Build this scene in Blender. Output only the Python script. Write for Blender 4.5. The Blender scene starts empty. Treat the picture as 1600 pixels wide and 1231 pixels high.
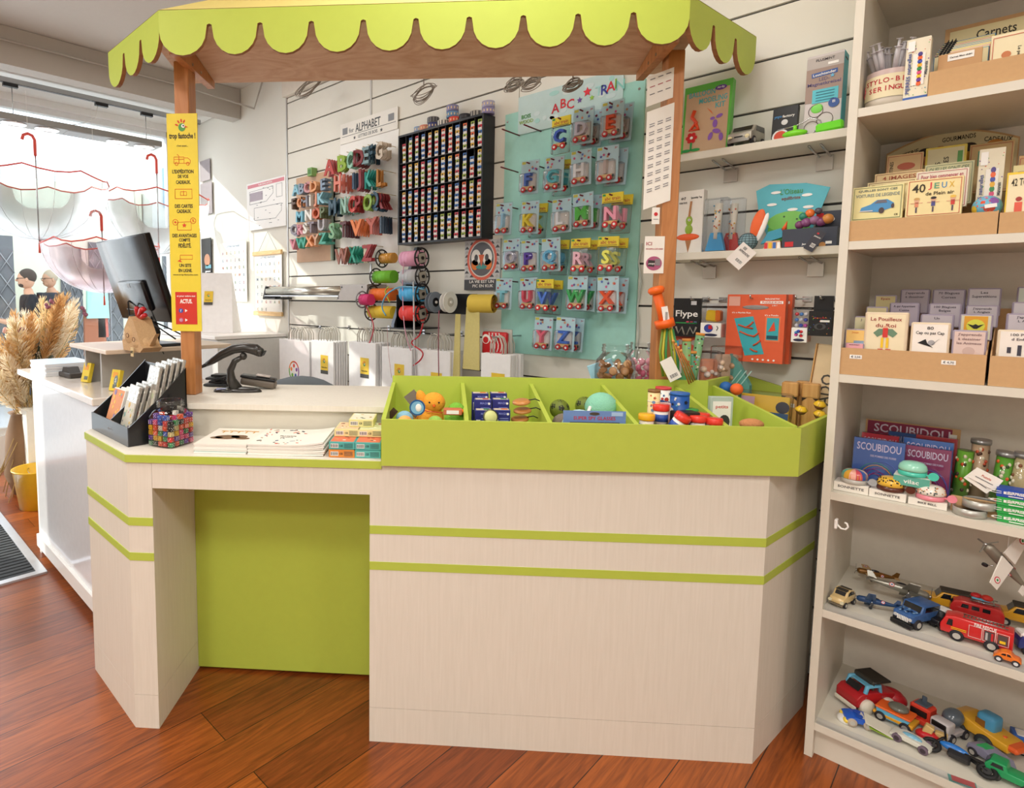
import bpy, bmesh, math, random
from mathutils import Vector, Matrix, Quaternion
from math import pi, sin, cos, radians as R
S=bpy.context.scene; COL=S.collection
random.seed(7)
# ---------- camera ----------
CAM=Vector((0,0,1.5)); FPX,CX,CY=922.6,624.3,543.9
_p,_r,_a=.0863,.0061,-.7686+pi
fw0=Vector((0,cos(_p),-sin(_p))); r0=Vector((1,0,0)); u0=r0.cross(fw0)
ra=cos(_r)*r0+sin(_r)*u0; ua=-sin(_r)*r0+cos(_r)*u0
_X=Vector((sin(_a),cos(_a),0)); _Y=Vector((-_X.y,_X.x,0)); _M=Matrix((_X,_Y,(0,0,1)))
cr,cu,cf=_M@ra,_M@ua,_M@fw0
cd=bpy.data.cameras.new('camera'); cam=bpy.data.objects.new('camera',cd); COL.objects.link(cam)
cam.matrix_world=Matrix.Translation(CAM)@Matrix((cr,cu,-cf)).transposed().to_4x4()
cd.sensor_fit='HORIZONTAL'; cd.sensor_width=36; cd.lens=36*FPX/1600
cd.shift_x=(800-CX)/1600; cd.shift_y=(CY-615.5)/1600; cd.clip_start=.02; cd.clip_end=200
S.camera=cam
# ---------- colour management, sky, sun, lamps ----------
S.view_settings.view_transform='Standard'; S.view_settings.look='None'; S.view_settings.exposure=-0.12; S.view_settings.gamma=1; S.view_settings.use_curve_mapping=False
W=bpy.data.worlds.new('sky'); S.world=W; W.use_nodes=True
W.node_tree.nodes['Background'].inputs[0].default_value=(.86,.93,1,1); W.node_tree.nodes['Background'].inputs[1].default_value=3.0
def light(name,kind,loc,energy,col,d=None,size=None,sizey=None,spread=None):
    L=bpy.data.lights.new(name,kind); o=bpy.data.objects.new(name,L); COL.objects.link(o); o.location=loc
    L.energy=energy; L.color=col
    if d is not None: o.rotation_euler=Vector(d).to_track_quat('-Z','Y').to_euler()
    if kind=='AREA':
        L.size=size or 1
        if sizey: L.shape='RECTANGLE'; L.size_y=sizey
    return o
sun=light('sun','SUN',(-9,0,6),5,(1,.93,.8),(1,.78,-.62)); sun.data.angle=R(.6)
light('window_daylight','AREA',(-5.9,.9,1.8),42,(.9,.95,1),(1,0,-.1),3.2,2.4)
for x,y,p in ((-2.2,-.6,30),(.4,-.3,46),(-1,1.4,20),(1.8,.6,30),(-3.6,1.5,16),(.2,-2.6,95),(-3.4,-1.6,34)):
    light('overhead_fill_light','AREA',(x,y,3.2),p,(1,.96,.90),(0,0,-1),.7)  # unseen fill lamps, added under the ceiling to brighten room and bookcase
# ---------- placing helpers: real planes of the place ----------
def ray(x,y): return cf+(x-CX)/FPX*cr-(y-CY)/FPX*cu
def atz(x,y,z): d=ray(x,y); return CAM+d*((z-1.5)/d.z)
def aty(x,y,Y): d=ray(x,y); return CAM+d*(Y/d.y)
def atx(x,y,X): d=ray(x,y); return CAM+d*(X/d.x)
E_=Vector((.744,.668,0)).normalized(); N_=Vector((-E_.y,E_.x,0)); AK=math.atan2(E_.y,E_.x)
def K(e,n,z=0): return E_*e+N_*n+Vector((0,0,z))
def atn(x,y,n): d=ray(x,y); return CAM+d*(n/d.dot(N_))
MK=Matrix((E_,N_,(0,0,1))).transposed().to_4x4()
# ---------- materials ----------
MC={}
def hexc(h):
    h=h.lstrip('#'); v=[int(h[i:i+2],16)/255 for i in (0,2,4)]
    return tuple((c/12.92 if c<=.04045 else ((c+.055)/1.055)**2.4) for c in v)
def mat(h,rough=.5,metal=0,trans=0,alpha=1,emit=0,var=.06,sc=30,bump=0,coat=0,ior=1.45):
    key=(h,rough,metal,trans,alpha,emit,var,sc,bump,coat)
    if key in MC: return MC[key]
    c=hexc(h)
    m=bpy.data.materials.new('material_'+h.strip('#')); m.use_nodes=True; nt=m.node_tree; b=nt.nodes['Principled BSDF']
    b.inputs['Base Color'].default_value=(*c,1); b.inputs['Roughness'].default_value=rough; b.inputs['Metallic'].default_value=metal
    b.inputs['Transmission Weight'].default_value=trans; b.inputs['Alpha'].default_value=alpha; b.inputs['IOR'].default_value=ior
    b.inputs['Coat Weight'].default_value=coat
    if emit: b.inputs['Emission Color'].default_value=(*c,1); b.inputs['Emission Strength'].default_value=emit
    if var:
        tc=nt.nodes.new('ShaderNodeTexCoord'); no=nt.nodes.new('ShaderNodeTexNoise'); no.inputs['Scale'].default_value=sc
        mx=nt.nodes.new('ShaderNodeMix'); mx.data_type='RGBA'
        mx.inputs[6].default_value=(*[x*(1-var) for x in c],1); mx.inputs[7].default_value=(*[min(1,x*(1+var)) for x in c],1)
        nt.links.new(tc.outputs['Object'],no.inputs['Vector']); nt.links.new(no.outputs['Fac'],mx.inputs[0]); nt.links.new(mx.outputs[2],b.inputs['Base Color'])
        if bump:
            bp=nt.nodes.new('ShaderNodeBump'); bp.inputs['Strength'].default_value=bump; bp.inputs['Distance'].default_value=.004
            nt.links.new(no.outputs['Fac'],bp.inputs['Height']); nt.links.new(bp.outputs[0],b.inputs['Normal'])
    MC[key]=m; return m
def woodmat(name,c1,c2,scale=(1,1,1),rough=.4,dist=3,det=4,sc=6):
    m=bpy.data.materials.new(name); m.use_nodes=True; nt=m.node_tree; b=nt.nodes['Principled BSDF']; b.inputs['Roughness'].default_value=rough
    tc=nt.nodes.new('ShaderNodeTexCoord'); mp=nt.nodes.new('ShaderNodeMapping'); mp.inputs['Scale'].default_value=scale
    no=nt.nodes.new('ShaderNodeTexNoise'); no.inputs['Scale'].default_value=sc; no.inputs['Detail'].default_value=det; no.inputs['Distortion'].default_value=dist
    cr_=nt.nodes.new('ShaderNodeValToRGB'); cr_.color_ramp.elements[0].position=.3; cr_.color_ramp.elements[1].position=.7
    cr_.color_ramp.elements[0].color=(*hexc(c1),1); cr_.color_ramp.elements[1].color=(*hexc(c2),1)
    L=nt.links.new; L(tc.outputs['Object'],mp.inputs[0]); L(mp.outputs[0],no.inputs[0]); L(no.outputs['Fac'],cr_.inputs[0]); L(cr_.outputs[0],b.inputs['Base Color'])
    return m
WHITE=mat('#dcd7c9',.45,var=.03); WALLM=mat('#e8e6dc',.7,var=.02,sc=4); LIME=mat('#bacb50',.5,var=.03); TRIM=mat('#eeebe6',.4,var=.02)
BEIGE=woodmat('pale_laminate','#e2dccf','#e8e2d6',(22,22,1.2),.5,.4,3,5)
PLY=woodmat('birch_plywood','#d4ab8a','#ebcfb4',(1,3,1),.55,4,6,3)
BEECH=woodmat('beech_wood','#b0703c','#c98a54',(8,8,1),.4,1,4,4)
PINE=woodmat('pine_wood','#d9ae72','#ecca92',(1,1,8),.5,1,3,6)
MDF=mat('#9a6a44',.7); BLACK=mat('#131316',.4); DARK=mat('#2a2c30',.45); CARD=mat('#bf9468',.8,var=.08,sc=60); STEEL=mat('#b9bbbd',.25,1); GREY=mat('#8d8f92',.5)
PAPER=mat('#f2efe8',.7,var=.02); CREAM=mat('#efe3bd',.6,var=.03); RED=mat('#c8232b',.35,coat=.3); YEL=mat('#f1c62b',.4,coat=.2); BLUE=mat('#2f62b8',.35,coat=.2); ORG=mat('#ea6a24',.4,coat=.2); GRN=mat('#2f9a4f',.4); TEAL=mat('#48b8b0',.45); PINK=mat('#e88aa8',.45); PURP=mat('#6a3f9a',.45); WHT=mat('#f6f4f0',.4,var=.02); LBLUE=mat('#6cb8dc',.4)
def thinclear(name='clear_plastic',col=(.95,.97,1),a=.16,rough=.05):
    m=bpy.data.materials.new(name); m.use_nodes=True; nt=m.node_tree; nt.nodes.remove(nt.nodes['Principled BSDF'])
    t=nt.nodes.new('ShaderNodeBsdfTransparent'); t.inputs[0].default_value=(*col,1); g=nt.nodes.new('ShaderNodeBsdfGlossy'); g.inputs['Roughness'].default_value=rough
    mx=nt.nodes.new('ShaderNodeMixShader'); lw=nt.nodes.new('ShaderNodeLayerWeight'); lw.inputs[0].default_value=a*2
    ad=nt.nodes.new('ShaderNodeMath'); ad.operation='MULTIPLY_ADD'; ad.inputs[1].default_value=.7; ad.inputs[2].default_value=a*.3
    L=nt.links.new; L(lw.outputs['Fresnel'],ad.inputs[0]); L(ad.outputs[0],mx.inputs[0]); L(t.outputs[0],mx.inputs[1]); L(g.outputs[0],mx.inputs[2]); L(mx.outputs[0],nt.nodes['Material Output'].inputs[0]); return m
CLEAR=thinclear(a=.11); GLASS=thinclear('window_glass',(.97,.99,1),.08,.02); JARM=thinclear('jar_plastic',(.93,.95,.95),.12,.06)
FILM=thinclear('crinkled_film',(.93,.94,.95),.14,.2)
def fluffmat(h):
    m=bpy.data.materials.new('dried_grass'); m.use_nodes=True; nt=m.node_tree; nt.nodes.remove(nt.nodes['Principled BSDF']); L=nt.links.new
    d=nt.nodes.new('ShaderNodeBsdfDiffuse'); t=nt.nodes.new('ShaderNodeBsdfTranslucent'); mx=nt.nodes.new('ShaderNodeMixShader'); no=nt.nodes.new('ShaderNodeTexNoise'); no.inputs['Scale'].default_value=40
    c=hexc(h); mc=nt.nodes.new('ShaderNodeMix'); mc.data_type='RGBA'; mc.inputs[6].default_value=(*[x*.9 for x in c],1); mc.inputs[7].default_value=(*c,1); L(no.outputs['Fac'],mc.inputs[0])
    L(mc.outputs[2],d.inputs[0]); L(mc.outputs[2],t.inputs[0]); mx.inputs[0].default_value=.5; L(d.outputs[0],mx.inputs[1]); L(t.outputs[0],mx.inputs[2]); L(mx.outputs[0],nt.nodes['Material Output'].inputs[0]); return m
# ---------- mesh builder ----------
_fc={}
def text_geo(s,bold=0):
    if (s,bold) in _fc: return _fc[(s,bold)]
    c=bpy.data.curves.new('t','FONT'); c.body=s; c.size=1; c.resolution_u=2; c.extrude=.02; c.align_x='CENTER'; c.align_y='CENTER'; c.offset=.03 if bold else .012
    o=bpy.data.objects.new('t',c); me=o.to_mesh()
    v=[p.co.copy() for p in me.vertices]; f=[tuple(p.vertices) for p in me.polygons]
    o.to_mesh_clear(); bpy.data.objects.remove(o); bpy.data.curves.remove(c)
    if v:
        xs=[p.x for p in v]; ys=[p.y for p in v]; w=max(xs)-min(xs); mx=(max(xs)+min(xs))/2; my=(max(ys)+min(ys))/2; h=max(ys)-min(ys)
        v=[Vector((p.x-mx,p.y-my,p.z)) for p in v]
    else: w=h=1
    _fc[(s,bold)]=(v,f,w,h); return _fc[(s,bold)]
class B:
    def __init__(s): s.v=[];s.f=[];s.mi=[];s.sm=[];s.ms=[];s.M=Matrix()
    def add(s,vs,fs,m,smooth=False,M=None):
        if m not in s.ms: s.ms.append(m)
        k=s.ms.index(m); b=len(s.v); T=s.M@M if M else s.M
        s.v+= [T@Vector(v) for v in vs]
        for f in fs: s.f.append([b+i for i in f]); s.mi.append(k); s.sm.append(smooth)
        return s
    def bmadd(s,bm,m,smooth=False,M=None):
        bm.verts.index_update(); r=s.add([v.co.copy() for v in bm.verts],[[v.index for v in f.verts] for f in bm.faces],m,smooth,M); bm.free(); return r
    def box(s,c,d,m,bev=0,rot=None,seg=1):
        M=Matrix.Translation(c)
        if rot: M=M@Matrix.Rotation(rot[2],4,'Z')@Matrix.Rotation(rot[1],4,'Y')@Matrix.Rotation(rot[0],4,'X')
        x,y,z=[q/2 for q in d]
        vs=[(a,b,c_) for c_ in (-z,z) for b in (-y,y) for a in (-x,x)]; fs=[(0,2,3,1),(4,5,7,6),(0,1,5,4),(2,6,7,3),(0,4,6,2),(1,3,7,5)]
        if bev:
            bm=bmesh.new(); bv=[bm.verts.new(v) for v in vs]
            for f in fs: bm.faces.new([bv[i] for i in f])
            bmesh.ops.bevel(bm,geom=bm.edges[:],offset=min(bev,min(x,y,z)*.95),segments=seg,profile=.5,affect='EDGES')
            return s.bmadd(bm,m,seg>1,M)
        return s.add(vs,fs,m,False,M)
    def bx(s,x0,x1,y0,y1,z0,z1,m,bev=0): return s.box(((x0+x1)/2,(y0+y1)/2,(z0+z1)/2),(abs(x1-x0),abs(y1-y0),abs(z1-z0)),m,bev)
    def prism(s,pts,a,b,m,axis='z',smooth=False):
        n=len(pts)
        def P(p,h): return (p[0],p[1],h) if axis=='z' else ((p[0],h,p[1]) if axis=='y' else (h,p[0],p[1]))
        vs=[P(p,a) for p in pts]+[P(p,b) for p in pts]
        ar=sum(pts[i][0]*pts[(i+1)%n][1]-pts[(i+1)%n][0]*pts[i][1] for i in range(n))*(b-a)*(-1 if axis=='y' else 1)
        side=[(i,(i+1)%n,n+(i+1)%n,n+i) for i in range(n)]; c0=[tuple(range(n-1,-1,-1))]; c1=[tuple(range(n,2*n))]
        if ar<0: side=[t[::-1] for t in side]; c0=[c0[0][::-1]]; c1=[c1[0][::-1]]
        s.add(vs,c0+c1,m); k=len(s.v)-2*n; kk=s.ms.index(m)
        for f in side: s.f.append([k+i for i in f]); s.mi.append(kk); s.sm.append(smooth)
        return s
    def cyl(s,p0,p1,r0,m,r1=None,seg=16,cap=True):
        r1=r0 if r1 is None else r1; p0=Vector(p0);p1=Vector(p1); d=(p1-p0).normalized(); a=d.orthogonal().normalized(); b=d.cross(a)
        vs=[p0+(a*cos(t)+b*sin(t))*r0 for t in [2*pi*i/seg for i in range(seg)]]+[p1+(a*cos(t)+b*sin(t))*r1 for t in [2*pi*i/seg for i in range(seg)]]
        s.add(vs,[(i,(i+1)%seg,seg+(i+1)%seg,seg+i) for i in range(seg)],m,True)
        if cap:
            k=len(s.v)-2*seg; kk=s.ms.index(m)
            for f in ([k+i for i in range(seg-1,-1,-1)],[k+seg+i for i in range(seg)]): s.f.append(f); s.mi.append(kk); s.sm.append(False)
        return s
    def lathe(s,pr,m,c=(0,0,0),seg=20,axis=None,sx=1,sy=1,cap=True):
        vs=[];c=Vector(c)
        for r_,z in pr:
            for i in range(seg):
                t=2*pi*i/seg; vs.append(Vector((r_*cos(t)*sx,r_*sin(t)*sy,z)))
        if axis:
            q=Vector((0,0,1)).rotation_difference(Vector(axis).normalized()); vs=[q@v for v in vs]
        vs=[v+c for v in vs]; n=len(pr)
        fs=[(j*seg+i,j*seg+(i+1)%seg,(j+1)*seg+(i+1)%seg,(j+1)*seg+i) for j in range(n-1) for i in range(seg)]
        s.add(vs,fs,m,True)
        if cap:
            k=len(s.v)-n*seg; kk=s.ms.index(m)
            if pr[0][0]>1e-6: s.f.append([k+i for i in range(seg-1,-1,-1)]); s.mi.append(kk); s.sm.append(False)
            if pr[-1][0]>1e-6: s.f.append([k+(n-1)*seg+i for i in range(seg)]); s.mi.append(kk); s.sm.append(False)
        return s
    def sph(s,c,r,m,seg=14,rings=8,rot=None,top=1,bot=-1):
        if not isinstance(r,(tuple,list)): r=(r,r,r)
        M=Matrix.Translation(c)
        if rot: M=M@Matrix.Rotation(rot[2],4,'Z')@Matrix.Rotation(rot[1],4,'Y')@Matrix.Rotation(rot[0],4,'X')
        pr=[(sin(pi*(i/rings)),-cos(pi*(i/rings))) for i in range(rings+1)]
        vs=[];fs=[]
        for q,z in pr:
            for i in range(seg): t=2*pi*i/seg; vs.append((q*cos(t)*r[0],q*sin(t)*r[1],z*r[2]))
        fs=[(j*seg+i,j*seg+(i+1)%seg,(j+1)*seg+(i+1)%seg,(j+1)*seg+i) for j in range(rings) for i in range(seg)]
        return s.add(vs,fs,m,True,M)
    def tube(s,pts,r,m,seg=8,closed=False):
        pts=[Vector(p) for p in pts]; n=len(pts); rs=r if isinstance(r,(list,tuple)) else [r]*n; vs=[]; up=None
        for i,p in enumerate(pts):
            d=(pts[(i+1)%n]-pts[i-1]) if closed or 0<i<n-1 else (pts[1]-pts[0] if i==0 else pts[-1]-pts[-2])
            if d.length<1e-9: d=Vector((0,0,1))
            d.normalize()
            a=(up-d*up.dot(d)) if up else d.orthogonal()
            if a.length<1e-6: a=d.orthogonal()
            a.normalize(); up=a; b=d.cross(a)
            vs+=[p+(a*cos(2*pi*k/seg)+b*sin(2*pi*k/seg))*rs[i] for k in range(seg)]
        e=n if closed else n-1
        fs=[(j*seg+i,j*seg+(i+1)%seg,((j+1)%n)*seg+(i+1)%seg,((j+1)%n)*seg+i) for j in range(e) for i in range(seg)]
        if not closed: fs+=[tuple(range(seg-1,-1,-1)),tuple((n-1)*seg+i for i in range(seg))]
        return s.add(vs,fs,m,True)
    def ribbon(s,pts,w,m,wd=(0,0,1)):
        wd=Vector(wd); pts=[Vector(p) for p in pts]; vs=[]
        for p in pts: vs+=[p-wd*w/2,p+wd*w/2]
        return s.add(vs,[(2*i,2*i+1,2*i+3,2*i+2) for i in range(len(pts)-1)],m,True)
    def text(s,t,c,h,m,w=None,rot=0,depth=.0006,plane='xz',bold=0):
        # plane 'xz': reads along +x facing -y ; 'xy': facing +z ; h cap height, w optional full width
        v,f,tw,th=text_geo(t,bold); k=h/.7; kx=k if w is None else min(k*1.2,w/tw)
        M=Matrix.Translation(c)
        if plane=='xz': M=M@Matrix.Rotation(pi/2,4,'X')
        if plane=='yz': M=M@Matrix.Rotation(pi/2,4,'Z')@Matrix.Rotation(pi/2,4,'X')
        if plane=='-yz': M=M@Matrix.Rotation(-pi/2,4,'Z')@Matrix.Rotation(pi/2,4,'X')
        M=M@Matrix.Rotation(rot,4,'Z')@Matrix.Diagonal((kx,k,depth/.02,1))
        return s.add(v,f,m,False,M)
    def poly(s,pts,m,c=(0,0,0),th=.0008,plane='xz',rot=0):
        # small flat raised mark (printed motif)
        M=Matrix.Translation(c)
        if plane=='xz': M=M@Matrix.Rotation(pi/2,4,'X')
        if plane=='yz': M=M@Matrix.Rotation(pi/2,4,'Z')@Matrix.Rotation(pi/2,4,'X')
        M=M@Matrix.Rotation(rot,4,'Z'); n=len(pts)
        vs=[(x,y,0) for x,y in pts]+[(x,y,th) for x,y in pts]
        return s.add(vs,[tuple(range(n,2*n))]+[(i,(i+1)%n,n+(i+1)%n,n+i) for i in range(n)],m,False,M)
    def disc(s,c,r,m,plane='xz',th=.0008,seg=14,ry=None,rot=0): return s.poly([(r*cos(2*pi*i/seg),(ry or r)*sin(2*pi*i/seg)) for i in range(seg)],m,c,th,plane,rot)
    def rect(s,c,w,h,m,plane='xz',th=.0008,rot=0): return s.poly([(-w/2,-h/2),(w/2,-h/2),(w/2,h/2),(-w/2,h/2)],m,c,th,plane,rot)
    def star(s,c,r,m,plane='xz',rot=0): return s.poly([((r if i%2==0 else r*.45)*sin(pi*i/5),(r if i%2==0 else r*.45)*cos(pi*i/5)) for i in range(10)],m,c,.0008,plane,rot)
    def mesh(s,name):
        me=bpy.data.meshes.new(name); me.from_pydata([tuple(v) for v in s.v],[],s.f)
        for m in s.ms: me.materials.append(m)
        me.polygons.foreach_set('material_index',s.mi); me.polygons.foreach_set('use_smooth',s.sm); me.update(); return me
    def build(s,name,parent=None,loc=None,rot=None,label=None):
        o=bpy.data.objects.new(name,s.mesh(name)); COL.objects.link(o)
        if parent: o.parent=parent
        if loc is not None: o.location=loc
        if rot is not None: o.rotation_euler=rot
        if label: o['label']=label
        return o
def tag(o,label,cat,group=None,kind=None):
    if label: o['label']=label
    if cat: o['category']=cat
    if group: o['group']=group
    if kind: o['kind']=kind
    return o
def thing(name,label,cat,loc=(0,0,0),rz=0,group=None,rx=0,ry=0):
    o=bpy.data.objects.new(name,None); COL.objects.link(o); o.location=loc; o.rotation_euler=(rx,ry,rz); o.empty_display_size=.05
    return tag(o,label,cat,group)
def solo(b,name,label,cat,loc=(0,0,0),rz=0,group=None,rx=0,ry=0):
    return tag(b.build(name,None,loc,(rx,ry,rz)),label,cat,group)
def dup(root,loc=None,rot=None,label=None,group=None,scale=None):
    r=root.copy(); COL.objects.link(r)
    if loc is not None: r.location=loc
    if rot is not None: r.rotation_euler=rot
    if label: r['label']=label
    if group: r['group']=group
    if scale: r.scale=scale
    for ch in list(root.children):
        c=ch.copy(); COL.objects.link(c); c.parent=r
        for g in list(ch.children):
            d=g.copy(); COL.objects.link(d); d.parent=c
    return r
def struct(b,name): o=b.build(name); o['kind']='structure'; return o
def pic(rn,n,w,h): return [(rn.uniform(-w/2,w/2),rn.uniform(-h/2,h/2)) for _ in range(n)]
YW=2.75
def pxm(p,px): return px*((Vector(p)-CAM).dot(cf))/FPX
# ================= SETTING =================
def floor_mat():
    m=bpy.data.materials.new('jatoba_floorboards'); m.use_nodes=True; nt=m.node_tree; b=nt.nodes['Principled BSDF']; L=nt.links.new
    tc=nt.nodes.new('ShaderNodeTexCoord'); mp=nt.nodes.new('ShaderNodeMapping'); mp.inputs['Rotation'].default_value=(0,0,pi/2); mp.inputs['Location'].default_value=(0,.108,0)
    br=nt.nodes.new('ShaderNodeTexBrick'); br.offset=.37; br.inputs['Scale'].default_value=1; br.inputs['Mortar Size'].default_value=.0016; br.inputs['Brick Width'].default_value=2.4; br.inputs['Row Height'].default_value=.183; br.inputs['Mortar Smooth'].default_value=.1; br.inputs['Bias'].default_value=0
    br.inputs['Color1'].default_value=(*hexc('#7c3c1a'),1); br.inputs['Color2'].default_value=(*hexc('#a45822'),1); br.inputs['Mortar'].default_value=(*hexc('#2a120a'),1)
    m2=nt.nodes.new('ShaderNodeMapping'); m2.inputs['Scale'].default_value=(16,1.1,1)
    no=nt.nodes.new('ShaderNodeTexNoise'); no.inputs['Scale'].default_value=4; no.inputs['Detail'].default_value=7; no.inputs['Distortion'].default_value=1.4
    rp=nt.nodes.new('ShaderNodeValToRGB'); rp.color_ramp.elements[0].position=.3; rp.color_ramp.elements[0].color=(.42,.36,.34,1); rp.color_ramp.elements[1].position=.65; rp.color_ramp.elements[1].color=(1.1,1.05,1,1)
    mx=nt.nodes.new('ShaderNodeMix'); mx.data_type='RGBA'; mx.blend_type='MULTIPLY'; mx.inputs[0].default_value=.85
    L(tc.outputs['Object'],mp.inputs[0]); L(mp.outputs[0],br.inputs[0]); L(tc.outputs['Object'],m2.inputs[0]); L(m2.outputs[0],no.inputs[0]); L(no.outputs['Fac'],rp.inputs[0])
    L(br.outputs['Color'],mx.inputs[6]); L(rp.outputs[0],mx.inputs[7]); L(mx.outputs[2],b.inputs['Base Color'])
    b.inputs['Roughness'].default_value=.3
    bp=nt.nodes.new('ShaderNodeBump'); bp.inputs['Strength'].default_value=.12; bp.inputs['Distance'].default_value=.002; L(no.outputs['Fac'],bp.inputs['Height']); L(bp.outputs[0],b.inputs['Normal'])
    return m
FX,RX,NY=-6.0,3.4,-3.6
struct(B().bx(FX,RX,NY,YW+.02,-.05,0,floor_mat()),'floor')
struct(B().bx(FX-.1,RX,NY,YW+.1,3.34,3.44,mat('#d3cfc8',.8,var=.02)),'ceiling')
b=B(); b.bx(FX,RX,YW+.012,YW+.12,0,3.34,WALLM)
struct(b,'wall_back')
# slatwall boards mounted on the back wall: grooves every 20 cm
gz=[.09+.1965*i for i in range(16)]
GRV=mat('#4c4a48',.6)
def slat(name,x0,x1):
    b=B(); b.bx(x0,x1,YW+.004,YW+.0119,.02,3.08,GRV)
    zs=[.02]+gz+[3.08]
    for a,c in zip(zs,zs[1:]):
        if c-a>.02: b.bx(x0,x1,YW-.012,YW+.004,a+.005,c-.005,WALLM)
    return struct(b,name)
slat('wall_slats_1',-4.14,-3.13); slat('wall_slats_2',-3.115,-1.92); slat('wall_slats_3',-1.915,-.30)
for i,x in enumerate((-4.15,-3.122)): struct(B().bx(x-.009,x+.006,YW-.016,YW+.004,.02,3.08,mat('#c9c8c5',.35,.5)),'trim_%d'%(i+1))
struct(B().bx(-4.16,-.3,YW-.05,YW+.012,3.082,3.34,mat('#e4dccf',.6)),'trim_3')
# window wall
WT=mat('#f0efec',.6,var=.02)
b=B(); b.bx(FX-.25,FX,NY,-1.2,0,3.34,WT); b.bx(FX-.25,FX,2.62,YW+.1,0,3.34,WT); b.bx(FX-.25,FX,-1.2,2.62,3.14,3.34,WT); b.bx(FX-.25,FX,.9,2.62,0,.28,WT); struct(b,'wall_left')
struct(B().bx(RX,RX+.1,NY,YW,0,3.34,WALLM),'wall_right'); struct(B().bx(FX,RX,NY-.1,NY,0,3.34,WALLM),'wall_front')
b=B(); fr=mat('#e9e9e8',.35)
for y in (.86,2.58): b.bx(FX-.12,FX-.04,y-.03,y+.04,.28,3.14,fr)
b.bx(FX-.12,FX-.04,.86,2.6,.28,.34,fr); b.bx(FX-.12,FX-.04,.86,2.6,3.09,3.14,fr)
b.bx(FX-.085,FX-.079,.9,2.58,.34,3.09,GLASS); struct(b,'window_1')
b=B(); b.bx(FX-.12,FX-.04,-1.2,-1.1,0,3.14,fr); b.bx(FX-.12,FX-.04,.74,.83,0,3.14,fr); b.bx(FX-.12,FX-.04,-1.1,.8,3.09,3.14,fr); b.bx(FX-.085,FX-.079,-1.1,.74,.02,3.09,GLASS); struct(b,'door_1')
# lowered beam in front of window and white edge strip under it
b=B(); b.bx(-5.06,-4.92,NY,YW+.005,3.08,3.337,mat('#bdb8b0',.8,var=.02)); struct(b,'ceiling_beam')
struct(B().bx(FX,-5.061,NY,YW+.005,3.20,3.337,mat('#eceae4',.8,var=.02)),'ceiling_window_bay')
b=B(); b.tube([(-4.9,-.6,3.235),(-4.9,2.2,3.235),(-4.62,2.72,3.10),(-4.45,2.72,3.335)],.009,mat('#b9b5ad',.6),6); struct(b,'trim_4')
# ================= COUNTER =================
ct=thing('shop_counter','low cream shop counter with lime stripes and an open green-backed niche','counter',K(-1.046,1.868),AK)
O=Vector((-1.046,1.868)) # local frame: x along front, y away
def Q(e,n): return (e-O.x,n-O.y)
ch=.302; cd_=.33
def chamL(d): return (-1.046-cd_*d,1.868+.298*d)
# right block
b=B(); blk=[Q(-.2266,1.868),Q(1.022,1.868),Q(1.354,2.169),Q(1.44,2.29),Q(1.0,2.67),Q(.3,2.66),Q(-.2266,2.54)]
b.prism(blk,0,.121,BEIGE); b.prism([(x,y) for x,y in blk],.1225,.958,BEIGE); b.build('cabinet_body',ct)
for z0,z1 in ((.726,.754),(.604,.6315)):
    b=B(); t=.0015; b.prism([Q(-.2266,1.868-t),Q(1.022+t*.4,1.868-t),Q(1.354+t,2.169-t*.6),Q(1.354,2.169),Q(1.022,1.868),Q(-.2266,1.868)],z0,z1,LIME); b.build('stripe',ct)
# left pier + lintel
b=B(); pier=[Q(-1.046,1.868),Q(-.961,1.868),Q(-.961,2.45),Q(-1.37,2.45),Q(-1.374,2.166)]
b.prism(pier,0,.121,BEIGE); b.prism(pier,.1225,.944,BEIGE); b.build('end_pier',ct)
b=B(); b.prism([Q(-.96,1.868),Q(-.2268,1.868),Q(-.2268,2.2),Q(-.96,2.2)],.857,.944,BEIGE); b.build('lintel',ct)
for z0,z1 in ((.726,.754),(.604,.6315)):
    b=B(); t=.0015; b.prism([Q(-.961,1.868-t),Q(-.961,1.868),Q(-1.046,1.868),Q(-1.374,2.166),Q(-1.3745-t,2.165-t),Q(-1.046-t*.4,1.868-t)],z0,z1,LIME); b.build('stripe',ct)
b=B(); b.prism([Q(-.96,2.2),Q(-.2268,2.2),Q(-.2268,2.22),Q(-.96,2.22)],.012,.86,LIME); b.build('niche_panel',ct,label='lime green back panel of the niche')
b=B(); led=[Q(-1.049,1.862),Q(-.188,1.862),Q(-.188,2.2),Q(-1.0,2.45),Q(-1.385,2.45),Q(-1.379,2.164)]
b.prism(led,.945,.970,LIME); b.prism([Q(-1.047,1.864),Q(-.19,1.864),Q(-.19,2.2),Q(-1.0,2.45),Q(-1.383,2.45),Q(-1.377,2.165)],.970,.9725,BEIGE); b.build('ledge',ct,label='narrow ledge edged in lime green')
b=B(); b.bx(*[q-O.x for q in (-1.05,-.19)],2.144-O.y,2.165-O.y,.9726,1.079,WHITE); b.build('riser',ct)
b=B(); b.prism([Q(-1.09,2.115),Q(-.2,2.115),Q(-.2,2.62),Q(-1.09,2.62)],1.08,1.10,BEIGE); b.build('worktop',ct)
b=B(); b.prism([Q(-.195,2.30),Q(.99,2.30),Q(.99,2.62),Q(-.195,2.62)],1.08,1.10,BEIGE); b.build('worktop',ct)
b=B(); b.prism([Q(-1.05,2.55),Q(-.25,2.55),Q(-.25,2.57),Q(-1.05,2.57)],.0,1.079,WHITE); b.build('rear_panel',ct)
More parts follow.
